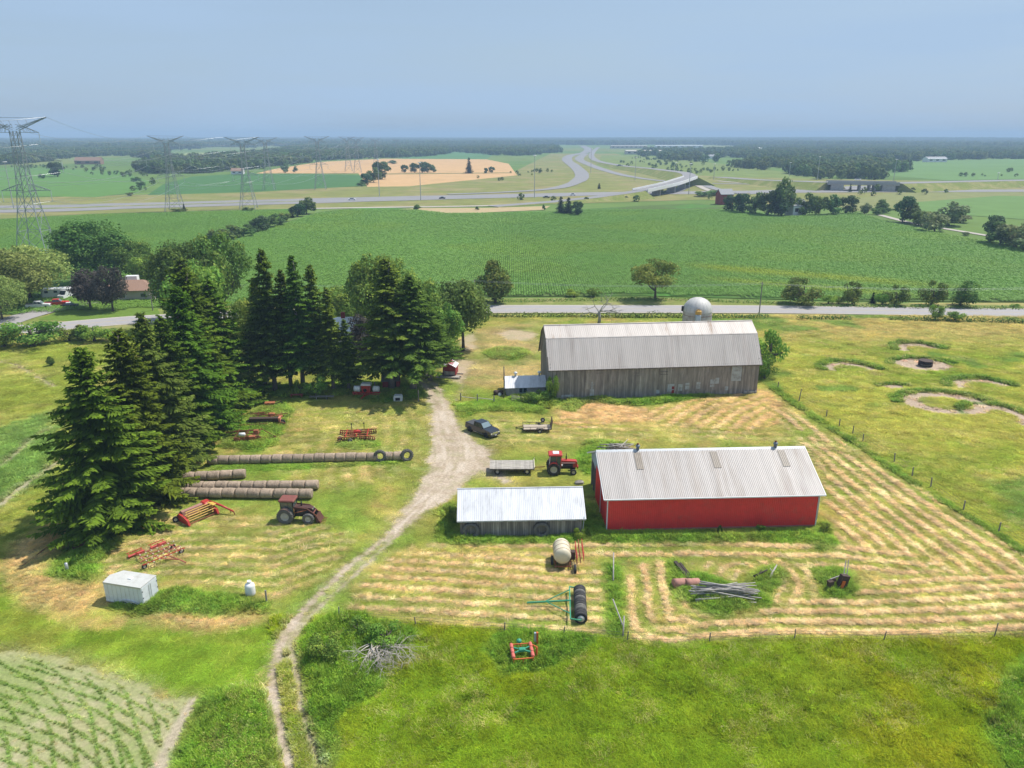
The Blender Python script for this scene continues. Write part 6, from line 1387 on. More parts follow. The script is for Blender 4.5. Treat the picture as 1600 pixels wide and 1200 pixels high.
# the dead tree by the road, the brush heap and the fallen stem
def branchy(seed, p0, d0, L0, r0, depth, b, rs, spread=.6, grav=-.02):
    if depth == 0 or L0 < .25: return
    pts = [Vector(p0)]; d = Vector(d0).normalized()
    for k in range(3): d = (d+Vector((rs.gauss(0, .16), rs.gauss(0, .16), rs.gauss(0, .12)+grav))).normalized(); pts.append(pts[-1]+d*L0/3)
    b.tube(pts, [r0, r0*.85, r0*.7, r0*.55], 5)
    for k in range(rs.choice((2, 3, 3))):
        q = pts[rs.choice((2, 3, 3))]; nd_ = (d+Vector((rs.gauss(0, spread), rs.gauss(0, spread), rs.gauss(0, spread*.8)))).normalized(); branchy(seed, q, nd_, L0*rs.uniform(.55, .82), r0*.55, depth-1, b, rs, spread, grav)
p_ = G(936, 505); dt = thing('dead_tree', 'bare grey dead tree with bent limbs behind the barn roof', 'dead tree', p_, 0)
b = MB(); b.tube([(0,0,-.2),(.1,0,1.5),(-.1,.1,3.0)], [.42,.34,.30], 8); b.build('trunk', DEADW, dt)
for k, d in enumerate(((-.9, 0, .35), (-.4, .3, .9), (.2, -.2, 1), (.6, .2, .7), (1.0, 0, .1), (.9, -.3, -.15))):
    b = MB(); branchy(k, (0, 0, 2.2+.2*k), d, 2.5, .16, 4, b, random.Random(70+k), .5, -.05); b.build('limb', DEADW, dt)
p_ = G(585, 1052); bh = thing('brush_heap', 'grey heap of bare dead branches spilling down the weeds by the track', 'brush heap', (p_.x, p_.y+1.3, .2), 0)
rs_ = random.Random(99)
for k in range(26):
    a = rs_.uniform(-2.9, .1); b = MB(); branchy(k, (rs_.uniform(-.8, .8), 1.1+rs_.uniform(-.4, .4), .9+rs_.uniform(-.2, .3)), (math.cos(a)*.8, math.sin(a)*.9-.25, .05), 1.55, .055, 5, b, rs_, .6, -.09); b.build('branch', M('dry_twigs', (.47,.42,.36), .9, 0, .25, 4, rnd=.2), bh)
p_, q_ = G(522, 975), G(551, 1012); b = MB(); d = q_-p_
for k in range(3): b.tube([p_+Vector((.2*k, 0, .35)), p_+d*.5+Vector((.15*k+.1, .1, .6-.1*k)), q_+Vector((.1*k, 0, .35))], [.06, .10, .12], 6)
o = b.build('fallen_stem', DEADW); tag(o, 'pale fallen tree stem lying above the brush heap', 'log')
# ------------------------------------------------------------------ fields, roads, highway, far country
def sheet(name, label, px, mat, z=.02):
    pts = gp(px); mb = MB(); mb.add([(p[0], p[1], z) for p in pts], [tuple(range(len(pts)))]); o = mb.build(name, mat); return tag(o, label, kind='structure')
def FM(name, col, var=.16, scale=.15, col2=None, amt2=.5, scale2=.02, stretch=(1, 1, 1), bump=0): return M(name, col, .95, 0, var, scale, bump, col2, amt2, scale2, stretch, spec=.1)
VERGE = FM('verge', (.17,.20,.05), .25, .6, (.27,.25,.10), .5, .08)
CROP = FM('crop_floor', (.085,.13,.035), .18, .4, (.075,.20,.035), .5, .02)
ROADM = M('grey_road', (.32,.30,.295), .9, 0, .08, .6, 0, (.31,.295,.29), .4, .3)
HWY = M('highway_concrete', (.23,.222,.222), .9, 0, .08, .05)
GRAVEL = M('gravel_shoulder', (.40,.36,.31), .95, 0, .2, 3)
def ribbon(name, label, pts, w, mat, z=.06, zs=None, thick=.0, kind='structure', world=True, sub=6):
    P = [Vector((p[0], p[1], 0)) for p in pts]; Q = []; Zs = zs or [z]*len(P); ZQ = []
    for i in range(len(P)-1):
        p0, p1, p2, p3 = P[max(i-1, 0)], P[i], P[i+1], P[min(i+2, len(P)-1)]
        for k in range(sub):
            t_ = k/sub; Q.append(.5*((2*p1)+(p2-p0)*t_+(2*p0-5*p1+4*p2-p3)*t_**2+(3*p1-p0-3*p2+p3)*t_**3)); ZQ.append(Zs[i]*(1-t_)+Zs[i+1]*t_)
    Q.append(P[-1]); ZQ.append(Zs[-1]); v = []; f = []
    ws = w if isinstance(w, (list, tuple)) else [w]*len(P); 
    for i, q in enumerate(Q):
        d = (Q[min(i+1, len(Q)-1)]-Q[max(i-1, 0)]).normalized(); n = Vector((-d.y, d.x, 0)); wi = ws[min(i//sub, len(ws)-1)]
        v += [(q.x+n.x*wi/2, q.y+n.y*wi/2, ZQ[i]), (q.x-n.x*wi/2, q.y-n.y*wi/2, ZQ[i])]
    for i in range(len(Q)-1): f.append((2*i, 2*i+2, 2*i+3, 2*i+1))
    mb = MB(); mb.add(v, f, 0, True); o = mb.build(name, mat)
    if label: tag(o, label, kind=kind)
    return o, Q, ZQ
def roadpts(px): return [(G(*p).x, G(*p).y) for p in px]
# verge strip each side and the country road
sheet('road_verge', 'rough grass verge beyond the country road', [(-400, 478), (60, 494), (200, 489), (400, 478), (745, 467), (1000, 465), (1300, 473), (1600, 478), (2000, 478), (2000, 500), (1600, 497), (1300, 488), (1000, 490), (745, 490), (400, 503), (200, 514), (60, 521), (-400, 530)], VERGE, .10)
rp = roadpts([(-500, 540), (-100, 522), (60, 513), (130, 507), (220, 500), (400, 492), (600, 486), (760, 483.5), (1000, 483.5), (1200, 484), (1400, 486.5), (1600, 489), (2100, 492)])
ribbon('gravel_shoulder', 'pale gravel shoulders of the country road', rp, 9.6, GRAVEL, .15); ribbon('country_road', 'pale grey country road running across behind the barn', rp, 7.6, ROADM, .17)
ribbon('road_centre_line', 'faint yellow centre line of the country road', rp, .16, M('line_yellow', (.50,.38,.10), .8), .178)
sheet('lawn', 'mown lawn in front of the bungalow', [(60, 500), (110, 478), (240, 462), (250, 492), (200, 497), (120, 503)], FM('lawn', (.12,.19,.03), .2, .8), .13)
ribbon('driveway', 'grey driveway curving up to the bungalow', roadpts([(0, 508), (35, 496), (80, 484), (115, 477), (150, 472)]), 7.5, ROADM, .19)
# fields
RIGHTE = [(1340, 333), (1380, 345), (1450, 362), (1600, 387), (1900, 430), (2300, 470)]
sheet('crop_field', 'big green crop field behind the road', [(372, 372), (430, 352), (500, 331), (570, 324), (640, 325), (700, 333), (860, 330), (990, 322), (1090, 318), (1150, 326), (1220, 337)]+RIGHTE+[(1700, 473), (1300, 470), (1000, 462), (745, 464), (400, 476), (100, 488), (-300, 510), (-100, 460), (120, 440), (250, 410)], CROP, .08)
sheet('crop_field', 'green crop field left of the hedgerow', [(-500, 352), (0, 342), (150, 334), (300, 330), (420, 327), (470, 326), (420, 352), (365, 374), (250, 408), (120, 438), (-400, 470)], CROP, .07)
sheet('highway_verge', 'grass along the highway', [(-900, 352), (0, 344), (400, 328), (700, 322), (900, 318), (1100, 312), (1240, 322), (1700, 330), (1700, 286), (1300, 280), (1100, 268), (960, 240), (860, 240), (800, 270), (600, 290), (300, 302), (0, 310), (-900, 318)], FM('hwy_grass', (.19,.20,.06), .2, .06, (.26,.22,.10), .5, .02), .05)
sheet('crop_field', 'far green field beyond the highway at left', [(-600, 312), (0, 306), (150, 308), (215, 300), (235, 284), (190, 268), (60, 262), (-500, 268)], FM('crop_far', (.10,.20,.045), .1, .05), .06)
sheet('crop_field', 'dark green field left of the golden field', [(230, 305), (400, 300), (560, 291), (568, 274), (400, 270), (300, 276), (255, 288)], FM('crop_far2', (.065,.15,.045), .1, .05), .06)
sheet('wheat_field', 'golden wheat field beyond the highway', [(400, 271), (560, 271), (568, 281), (574, 292), (640, 291), (720, 283), (808, 274), (795, 256), (760, 249), (600, 248), (500, 253), (430, 264)], FM('wheat', (.52,.33,.16), .10, .08, (.45,.29,.14), .4, .03), .07)
sheet('wheat_margin', 'thin grass line across the golden wheat field', [(575, 271.5), (800, 269.5), (800, 270.5), (575, 273)], FM('crop_margin', (.17,.16,.06)), .085)
sheet('far_field', 'pale green field far behind the golden field', [(620, 249), (760, 249), (775, 238), (640, 236)], FM('far_f1', (.09,.19,.07), .1, .01), .06)
sheet('far_field', 'light field strip in the far left woods', [(280, 246), (370, 246), (420, 237), (290, 239)], FM('far_f2', (.25,.29,.11), .1, .01), .06)
sheet('far_field', 'green fields far right beyond the overpass', [(1380, 274), (1480, 282), (1700, 278), (1700, 246), (1400, 252), (1370, 258)], FM('far_f3', (.13,.22,.07), .1, .01), .06)
sheet('far_field', 'green field right of the tree clump', [(1420, 330), (1700, 350), (1700, 308), (1560, 306), (1430, 316)], FM('far_f4', (.125,.21,.06), .1, .05), .07)
sheet('scrub_land', 'rough scrub land at the middle right', [(1330, 330), (1420, 328), (1430, 316), (1560, 306), (1700, 308), (1700, 294), (1400, 300), (1300, 318)], FM('scrub_f', (.20,.21,.08), .2, .1), .06)
sheet('scrub_land', 'rough grass between the ramps and the far woods', [(930, 262), (1120, 276), (1300, 280), (1180, 262), (1000, 242), (940, 243)], FM('scrub_f2', (.16,.205,.055), .25, .04), .065)
sheet('bare_strip', 'bare dry strip at the crop edge by the highway', [(625, 327), (660, 325), (760, 325), (860, 322), (850, 328), (740, 333), (680, 334)], FM('bare', (.40,.31,.17), .15, .2), .10)
ribbon('farm_track', 'pale track past the right tree clump', roadpts([(1375, 336), (1430, 350), (1480, 358), (1535, 367), (1600, 378)]), 4.0, GRAVEL, .12)
# highway: carriageways, ramps, bridges
hw = roadpts([(-700, 333), (0, 327), (200, 322), (400, 316.5), (560, 312), (700, 308.5), (830, 305.5), (960, 302.5), (1100, 301), (1300, 299), (1700, 298)])
LINEW = M('lane_white', (.75,.75,.73), .7)
a = ribbon('highway', 'broad grey highway crossing the picture', hw, [56, 52, 46, 44, 40, 36, 34, 30, 28, 28, 28], HWY, .2)
ribbon('highway_median', 'grassy median strip of the highway at left', roadpts([(-700, 333.5), (0, 327.2), (200, 322), (400, 316.5), (480, 314.5)]), [9, 8, 6, 4, 2], VERGE, .26)
for off in (-19, -15, -8, 8, 15, 19):
    pass
ribbon('service_road', 'narrow pale service road below the highway', roadpts([(480, 326), (640, 323.5), (760, 321.5), (860, 317)]), 7, GRAVEL, .12)
def embank(pts, zs, w, name, lab, top=HWY, slope=2.0, side=VERGE, sub=8):
    o, Q, Z = ribbon(name, lab, pts, w, top, zs=[z+.3 for z in zs], sub=sub)
    v = []; f = []
    for i, q in enumerate(Q):
        d = (Q[min(i+1, len(Q)-1)]-Q[max(i-1, 0)]).normalized(); n = Vector((-d.y, d.x, 0)); z = max(Z[i]-.08, .05)
        for s_, e in ((1, w/2+1+z*slope), (1, w/2-.05), (-1, w/2-.05), (-1, w/2+1+z*slope)):
            zz = .02 if e > w/2 else z; v.append((q.x+n.x*s_*e, q.y+n.y*s_*e, zz))
    for i in range(len(Q)-1):
        for k in range(3): f.append((4*i+k, 4*i+4+k, 4*i+5+k, 4*i+1+k))
    f += [(0, 1, 2, 3), tuple(4*(len(Q)-1)+k for k in (3, 2, 1, 0))]
    mb = MB(); mb.add(v, f, 0, False); e_ = mb.build('embankment', side); tag(e_, 'grass bank carrying the '+lab, kind='structure')
    return Q, Z
def zpts(px, zs): return [(G(p[0], p[1], z).x, G(p[0], p[1], z).y) for p, z in zip(px, zs)]
# left ramp curving up to the far highway
px = [(700, 304), (800, 300), (870, 294), (903, 283), (909, 272), (898, 260), (886, 250), (892, 243), (915, 238), (918, 232), (905, 226)]
ribbon('ramp', 'pale ramp curling up from the highway to the far horizon', roadpts(px), [9, 11, 13, 16, 17, 18, 20, 22, 26, 30, 34], HWY, .35)
px = [(1085, 290), (1000, 278), (950, 268), (915, 256), (890, 247), (886, 243)]
ribbon('ramp', 'inner carriageway between the two loops', roadpts([(1180, 288), (1060, 285), (985, 276), (945, 266), (918, 256), (905, 248), (915, 240)]), [9, 10, 12, 14, 16, 18, 20], HWY, .30)
px = [(770, 323), (860, 316), (930, 308.5), (1000, 298), (1050, 287), (1079, 277), (1068, 270), (1020, 264), (965, 258), (930, 250), (925, 240), (935, 230)]; zs = [0, .3, 2.0, 5.0, 7.2, 7.5, 7.0, 5, 3, 1, 0, 0]
# approach bank, open span, far bank
embank(zpts(px[:4], zs[:4]), zs[:4], 11, 'ramp', 'near approach of the curving overpass', sub=8)
embank(zpts(px[5:], zs[5:]), zs[5:], 13, 'ramp', 'far approach of the curving overpass', sub=8)
br_ = thing('overpass', 'pale concrete curving overpass with dark opening beneath', 'bridge', G(1040, 300), 0); bo = Vector(br_.location)
bp = [Vector((p[0], p[1], z)) for p, z in zip(zpts(px[3:6], zs[3:6]), zs[3:6])]; bpts = []
for i in range(2):
    for k in range(4): bpts.append(bp[i].lerp(bp[i+1], k/4))
bpts.append(bp[2]); c1 = bpts[:]
for i in range(1, len(bpts)-1): bpts[i] = (c1[i-1]+c1[i]*2+c1[i+1])/4
for nm_, off, wd, z0_, z1_, mt in (('deck', 0, 12, -1.3, .32, CONC), ('parapet', 6.2, .5, -1.0, 1.4, TRIMW), ('parapet', -6.2, .5, -1.0, 1.4, TRIMW), ('road_surface', 0, 11, .33, .36, HWY)):
    v = []; f = []
    for i, q in enumerate(bpts):
        d = (bpts[min(i+1, len(bpts)-1)]-bpts[max(i-1, 0)]); d.z = 0; d.normalize(); n = Vector((-d.y, d.x, 0))
        for (s_, zz) in ((-.5, z0_), (.5, z0_), (.5, z1_), (-.5, z1_)): v.append(q-bo+n*(off+s_*wd)+Vector((0, 0, zz)))
    for i in range(len(bpts)-1):
        for k in range(4): f.append((4*i+k, 4*i+(k+1) % 4, 4*i+4+(k+1) % 4, 4*i+4+k))
    f += [(3, 2, 1, 0), tuple(4*(len(bpts)-1)+k for k in range(4))]; mb = MB(); mb.add(v, f); mb.build(nm_, mt, br_)
for i in (2, 4, 6):
    mb = MB(); q = bpts[i]-bo; mb.box((q.x, q.y, (q.z-1.3)/2), (1.2, 8, q.z-1.3), (0, 0, .7)); mb.build('pier', CONC, br_)
ribbon('underpass_road', 'road passing under the curving overpass', roadpts([(1010, 303), (1060, 298), (1078, 283), (1120, 296), (1160, 303)]), 9, HWY, .42)
ribbon('ramp', 'thin slip road on the right slope', roadpts([(1090, 290), (1105, 297), (1125, 303)]), 6, GRAVEL, .4)
# right: raised highway on a bank with a bridge over a road
px = [(1120, 277), (1180, 281), (1250, 283.5), (1300, 285), (1395, 286.5), (1480, 284.5), (1600, 282), (1800, 279)]; zs = [1, 3, 5.5, 6.3, 6.3, 5.5, 4.5, 4]
embank(zpts(px[:4], zs[:4]), zs[:4], 16, 'highway', 'left part of the raised road at right'); embank(zpts(px[4:], zs[4:]), zs[4:], 18, 'highway', 'right part of the raised road at right')
rb = thing('road_bridge', 'flat grey road bridge over a lower road at the right', 'bridge', G(1345, 296), 0); bo = Vector(rb.location)
A, B = [Vector((p[0], p[1], z)) for p, z in zip(zpts(px[3:5], zs[3:5]), zs[3:5])]; d = (B-A); Ld = d.length+8; c = (A+B)/2-bo; ang = math.atan2(d.y, d.x)
mb = MB(); mb.box((c.x, c.y, c.z-.6), (Ld, 17, 1.6), (0, 0, ang)); mb.build('deck', CONC, rb)
for s_ in (-8.6, 8.6):
    n = Vector((-math.sin(ang), math.cos(ang), 0))*s_; mb = MB(); mb.box((c.x+n.x, c.y+n.y, c.z+.4), (Ld, .4, 1.9), (0, 0, ang)); mb.build('parapet', M('bridge_grey', (.33,.33,.33), .9), rb)
for k in (-.04, .12, .2):
    mb = MB(); q = c+Vector((d.x*k, d.y*k, 0)); mb.box((q.x, q.y, (c.z-1.4)/2), (1.3, 12, c.z-1.4), (0, 0, ang)); mb.build('pier', CONC, rb)
for k in (-.42, .42):
    mb = MB(); q = c+Vector((d.x*k, d.y*k, 0)); mb.box((q.x, q.y, (c.z-1.4)/2), (10, 16, c.z-1.2), (0, 0, ang)); mb.build('abutment', CONC, rb)
sheet('lower_road', 'pale lower road under the flat bridge', [(1170, 304), (1250, 299), (1400, 297), (1395, 291), (1330, 291), (1290, 295), (1180, 298)], HWY, .3)
ribbon('slip_road', 'slip road in front of the raised road at right', roadpts([(1120, 283), (1200, 289), (1250, 290), (1320, 287), (1420, 290), (1600, 293)]), 6, GRAVEL, .32)
# vehicles on the highway
def far_car(px_, z, rz, mt, lab, cat='car', L=4.6, Hh=1.45):
    p = G(px_[0], px_[1], z); t = thing('car' if cat == 'car' else 'truck', lab, cat, p, rz, None)
    b = MB(); b.bbox((0, 0, .62), (L, 1.85, .75), .15); b.build('body', mt, t); b = MB(); b.box((-.1, 0, 1.2), (L*.52, 1.65, Hh-.8), taper=(.75, .85)); b.build('cabin', GLASS, t)
    for sx in (-.31, .31):
        for sy in (-.85, .85): b = MB(); b.lathe([(.33, -.1), (.33, .1)], 10, c=(sx*L, sy, .33), axis='y'); b.build('wheel', RUBBER, t)
far_car((550, 312.6), .25, .03, CARWHT, 'white car on the highway at the left half', L=5.6)
far_car((691, 310.6), .25, .02, CARBLK, 'dark car on the highway behind the bare strip')
far_car((853.5, 309.2), .3, .02, CARBLK, 'dark car on the highway above the three evergreens', L=5.2)
far_car((895, 305.2), .3, .02, CARWHT, 'white car just right of the dark car above the evergreens')
far_car((1340, 281.5), 6.5, 0, CARWHT, 'white van on the raised road above the flat bridge', L=5.5)
far_car((968, 259.5), 3.2, -.4, CARBLK, 'dark truck on the far approach of the overpass', 'truck', 9, 2.6)

# distant buildings
def house(px_, w, d, hw, hr, wallm, roofm, name, lab, rz=0, cat='house', win=0):
    p = G(*px_); t = thing(name, lab, cat, p, rz)
    b = MB(); b.prism([(-d/2,0),(-d/2,hw),(0,hr-.1),(d/2,hw),(d/2,0)], -w/2, w/2, 'x'); b.build('wall', wallm, t)
    b = MB()
    for s_ in (-1, 1):
        y0 = s_*(d/2+.5); b.add([(-w/2-.4,y0,hw-.25),(w/2+.4,y0,hw-.25),(w/2+.4,0,hr+.1),(-w/2-.4,0,hr+.1),(-w/2-.4,y0,hw-.5),(w/2+.4,y0,hw-.5),(w/2+.4,0,hr-.15),(-w/2-.4,0,hr-.15)], [(0,1,2,3),(4,7,6,5),(0,4,5,1),(1,5,6,2),(2,6,7,3),(3,7,4,0)])
    b.build('roof', roofm, t)
    for k in range(win):
        b = MB(); b.box((-w/2+w*(k+.5)/win, -d/2-.03, hw*.55), (w/win*.45, .1, hw*.35)); b.build('window', GLASS, t)
GREYR = M('grey_roof', (.30,.30,.31), .8)
house((1242, 336), 9, 8, 6, 9, TRIMW, GREYR, 'farmhouse', 'small white house glimpsed between the windbreak trees', .3, win=2)
house((1131, 319), 9, 8, 7, 10, BARNRED, GREYR, 'barn', 'small red barn at the left end of the distant windbreak', .2, 'barn')
house((140, 256.5), 40, 14, 6, 11, BROWNROOF, BROWNROOF, 'farm_building', 'brown roofed farm building in the far left trees', .1, 'farm building', 3)
house((1185, 236), 40, 14, 6, 10, TRIMW, WPLAST, 'shed', 'bright white shed among the far right woods', .1, 'shed', 2)
house((780, 234), 50, 16, 7, 10, TRIMW, WPLAST, 'shed', 'white farm shed beyond the golden field', .05, 'shed', 2)
house((795, 233), 40, 16, 7, 10, TRIMW, WPLAST, 'shed', 'second white farm shed, right of the first beyond the golden field', .05, 'shed', 2)
house((982, 232), 130, 30, 9, 11, BEIGEW, GREYR, 'warehouse', 'long beige warehouse on the far plain right of the ramps', 0, 'warehouse', 8)
house((1005, 241), 90, 30, 8, 10, BEIGEW, BEIGEW, 'warehouse', 'near beige warehouse lower than the long one', 0, 'warehouse', 6)
house((1060, 231), 180, 30, 8, 10, TRIMW, GREYR, 'warehouse', 'pale long warehouse at the far right of the group', 0, 'warehouse', 8)
house((1460, 253), 36, 16, 6, 9, TRIMW, GREYR, 'farm_building', 'grey farmyard building in the far right fields', .1, 'farm building', 3)
house((1110, 248), 16, 10, 5, 8, TRIMW, GREYR, 'house', 'tiny white house in the middle far scrub', .1, win=2)
house((372, 272), 14, 10, 4, 7, TRIMW, BROWNROOF, 'house', 'tiny house by the left woods near the green field', .1, win=2)

# ------------------------------------------------------------------ pylons and lines
PYM = M('pylon_steel', (.30,.32,.34), .6, .3, .1, 1)
def pylon_parts(h):
    body = MB(); k = h/52.0
    lev = [(0, 5.6), (9, 4.3), (17, 3.2), (24, 2.4), (30, 1.9), (36, 1.6), (42, 1.4), (46.5, 1.3)]; r = .14
    for i in range(len(lev)-1):
        (z0, a), (z1, b_) = lev[i], lev[i+1]; c0 = [(-a,-a),(a,-a),(a,a),(-a,a)]; c1 = [(-b_,-b_),(b_,-b_),(b_,b_),(-b_,b_)]
        for q in range(4):
            body.bar((*c0[q], z0), (*c1[q], z1), r*1.25, cap=False); n_ = (q+1) % 4
            body.bar((*c0[q], z0), (*c1[n_], z1), r*.7, cap=False); body.bar((*c0[n_], z0), (*c1[q], z1), r*.7, cap=False); body.bar((*c1[q], z1), (*c1[n_], z1), r*.7, cap=False)
    arms = []
    for z, L_, up_, rise in ((24.5, 9, 0, 2.6), (35.5, 15, 0, 3.2), (46, 8.6, 0, 3.0), (47, 12.2, 4.6, .8)):
        for s_ in (-1, 1):
            m_ = MB(); tip = (s_*L_, 0, z+up_); b0 = 1.5
            for y in (-b0, b0):
                m_.bar((s_*1.3, y, z), tip, r*.8, cap=False); m_.bar((s_*1.3, y, z+rise), tip, r*.8, cap=False)
                for q in range(1, 5):
                    u = q/5; lo = Vector((s_*1.3, y, z)).lerp(Vector(tip), u); hi = Vector((s_*1.3, y, z+rise)).lerp(Vector(tip), u-.1); m_.bar(lo, hi, r*.5, cap=False)
            arms.append((m_, tip, up_ == 0))
    mid = MB()
    for s_ in (-1, 1): mid.bar((s_*1.3, 0, 46.5), (s_*12.2, 0, 51.4), r*.6, cap=False)
    for u in np.linspace(-.9, .9, 8): mid.bar((12.2*float(u), 0, 51.0-.6*(1-abs(u))), (11.0*float(u)+1.0, 0, 47.5+3.2*abs(u)), r*.5, cap=False)
    mid.bar((-12.2, 0, 51.5), (12.2, 0, 51.2), r*.7, cap=False)
    return body, arms, mid
_b, _a, _m = pylon_parts(52); PB, PA, PM = _b.mesh('lattice_mast', PYM), [(a[0].mesh('crossarm', PYM), a[1], a[2]) for a in _a], _m.mesh('earth_wire_arm', PYM)
INS = MB(); INS.bar((0, 0, 0), (0, 0, -4.2), .12, 5); INSM = INS.mesh('insulator', M('insulator_glass', (.55,.58,.60), .3))
PY = []
for (bx, by, ty_, lab) in ((60, 396, 181, 'nearest steel pylon, cut by the left photo edge'), (274, 330, 211, 'second steel pylon from the left, standing below the highway'), (389, 326, 213, 'third steel pylon from the left by the highway edge'), (421, 297, 214, 'pylon beyond the highway left of the golden field'), (501, 296, 212, 'pylon beyond the highway in the dark green field'), (545, 268, 213, 'small far pylon in the golden field, left of a pair'), (559, 270, 214, 'small far pylon in the golden field, right of a pair'), (588, 256, 216, 'tiny farthest pylon above the dark tree clump'), (620, 247, 217, 'tiny pylon lost in the haze right of the clump')):
    p = G(bx, by); h = height_to(p, ty_); t = thing('pylon', lab, 'pylon', p, .12, 'steel pylons of the power line'); s_ = h/52; t.scale = (s_,)*3
    if by > 260: t.scale = (max(s_, .85), max(s_, .85), s_)
    link('lattice_mast', PB, t); link('earth_wire_arm', PM, t)
    for am, tip, ins in PA:
        a_ = link('crossarm', am, t)
        if ins: link('insulator', INSM, a_, tip)
    PY.append((t, s_))
WB = M('power_wire', (.42,.44,.46), .4, .5)
def span_wires(i, j, off=None):
    t0_, s0 = PY[i]; mb = MB()
    for _, tip, ins in PA:
        p0 = Vector(t0_.location)+Matrix.Rotation(.12, 3, 'Z') @ (Vector((tip[0]*t0_.scale[0], 0, (tip[2]-(4.2 if ins else 0))*t0_.scale[2])))
        if j is None: p1 = p0+Vector(off)
        else:
            t1_, s1 = PY[j]; p1 = Vector(t1_.location)+Matrix.Rotation(.12, 3, 'Z') @ (Vector((tip[0]*t1_.scale[0], 0, (tip[2]-(4.2 if ins else 0))*t1_.scale[2])))
        L_ = (p1-p0).length; sag = L_*.035; pts = []
        for k in range(15): u = k/14; q = p0.lerp(p1, u); q.z -= 4*sag*u*(1-u); pts.append(q)
        mb.tube(pts, .055, 3)
    return mb
for i, (a_, b_, off, lab) in enumerate(((0, None, (-220, -110, 6), 'power wires leaving the nearest pylon to the left'), (0, 1, None, 'power wires from the nearest pylon to the second'), (1, 3, None, 'power wires from the second pylon over the highway'), (2, None, (-330, -130, 4), 'power wires from the third pylon to the far left'), (2, 4, None, 'power wires from the third pylon over the highway'), (3, 5, None, 'power wires running on to the left far pylon'), (4, 6, None, 'power wires running on to the right far pylon'), (5, 7, None, 'thin far power wires into the haze'))):
    o = span_wires(a_, b_, off).build('power_wires', WB); tag(o, lab, 'wires')
# high mast highway lights
MASTM = M('mast_grey', (.42,.43,.44), .5, .3)
for (bx, by, ty_, lab) in ((22, 327, 253, 'tall highway light mast beside the nearest pylon'), (593, 307, 249, 'tall highway light mast left of the bare strip'), (657.5, 313, 254, 'tall highway light mast above the bare strip'), (835, 309, 243, 'tall light mast above the service road end'), (923, 270, 232, 'light mast between the two loops'), (1076, 304, 256, 'light mast at the overpass opening'), (1055, 277, 254, 'light mast behind the overpass loop'), (992, 282, 246, 'light mast in the middle of the loop grass'), (1233, 276, 254, 'light mast left of the flat bridge'), (1277, 281, 245, 'light mast over the flat bridge'), (1396, 283, 249, 'light mast right of the flat bridge'), (1558, 284, 270, 'leaning lamp post far right on the raised road'), (1115, 281, 256, 'light mast on the slope right of the loop')):
    p = G(bx, by); h = height_to(p, ty_); t = thing('light_mast', lab, 'light mast', p, 0, 'highway light masts')
    b = MB(); b.bar((0, 0, 0), (0, 0, h), .30, 8, .16); b.build('pole', MASTM, t); b = MB(); b.lathe([(.3, h-.3), (1.3, h-.1), (1.3, h+.15), (.3, h+.3)], 10); b.build('lamp_ring', TRIMW, t)
# utility poles along the country road
UP_ = []
for (bx, by, ty_, lab) in ((278, 492, 440, 'grey utility pole above the left spruce tops'), (239, 486, 464, 'short pole by the bungalow corner'), (742, 494, 436, 'utility pole beside the drive end broadleaf tree'), (1186, 492, 440, 'slim utility pole by the road behind the barn'), (1650, 499, 446, 'utility pole just past the right edge')):
    p = G(bx, by); h = max(height_to(p, ty_), 5); t = thing('utility_pole', lab, 'pole', p, 0, 'utility poles along the country road')
    b = MB(); b.bar((0, 0, 0), (0, 0, h), .15, 8, .11); b.build('pole', POSTW, t); b = MB(); b.box((0, 0, h-.5), (.1, 1.8, .1)); b.build('crossarm', POSTW, t); UP_.append((Vector(p), h))
wv = MB()
for (i, j) in ((0, 2), (2, 3), (3, 4), (0, 1)):
    for dy in (-.8, .8):
        p0 = UP_[i][0]+Vector((0, dy, UP_[i][1]-.45)); p1 = UP_[j][0]+Vector((0, dy, UP_[j][1]-.45)); pts = []
        for k in range(11): u = k/10; q = p0.lerp(p1, u); q.z -= 4*1.0*u*(1-u); pts.append(q)
        wv.tube(pts, .018, 3)
tag(wv.build('road_wires', WB), 'thin wires strung between the roadside poles', 'wires')
# fences
def fence(name, label, px, hgt, wires, posth=None, mat=POSTW, r=.07):
    p0 = G(*px[0]); t = thing(name, label, 'fence', p0, 0); P = [G(p[0], p[1])-p0 for p in px]; rs = random.Random(len(px))
    for i, p in enumerate(P):
        h = (px[i][2] if len(px[i]) > 2 else hgt)*rs.uniform(.92, 1.08); b = MB(); b.bar((0, 0, -.1), (0, 0, h), r, 7, r*.85); b.build('post', mat, t, p, (rs.gauss(0, .05), rs.gauss(0, .05), 0))
    b = MB()
    for z in wires:
        for i in range(len(P)-1): b.bar(P[i]+Vector((0, 0, z)), P[i+1]+Vector((0, 0, z-.02)), .012, 3)
    b.build('wire', WIRE, t); return t
fence('wire_fence', 'post and wire fence running down between hay and right pasture', [(1190,590),(1215,608),(1248,628,2.6),(1291,652),(1311,667),(1332,678),(1348,690),(1397,722),(1425,745),(1454,762),(1505,798),(1560,832),(1620,875)], 1.35, (.4, .8, 1.2), r=.09)
fence('wire_fence', 'post and wire fence along the lower pasture edge', [(530,970,1.5),(650,979),(788,989),(880,995),(980,1003),(1108,1006),(1241,1001),(1380,1003),(1553,997,1.6),(1660,993)], 1.15, (.4, .75, 1.05), r=.06)
p_ = G(417, 943); b = MB(); b.bar((0, 0, 0), (0, 0, 1.5), .09, 7); o = b.build('gate_post', POSTW, None, p_); tag(o, 'dark lone post at the right end of the trailer weed strip', 'post')
gt = thing('rail_fence', 'low rail fence with posts before the milk house', 'fence', G(720, 626), 0)
g0 = G(720, 626); gps = [G(x, y)-g0 for x, y in ((720, 626), (746, 628), (772, 630))]
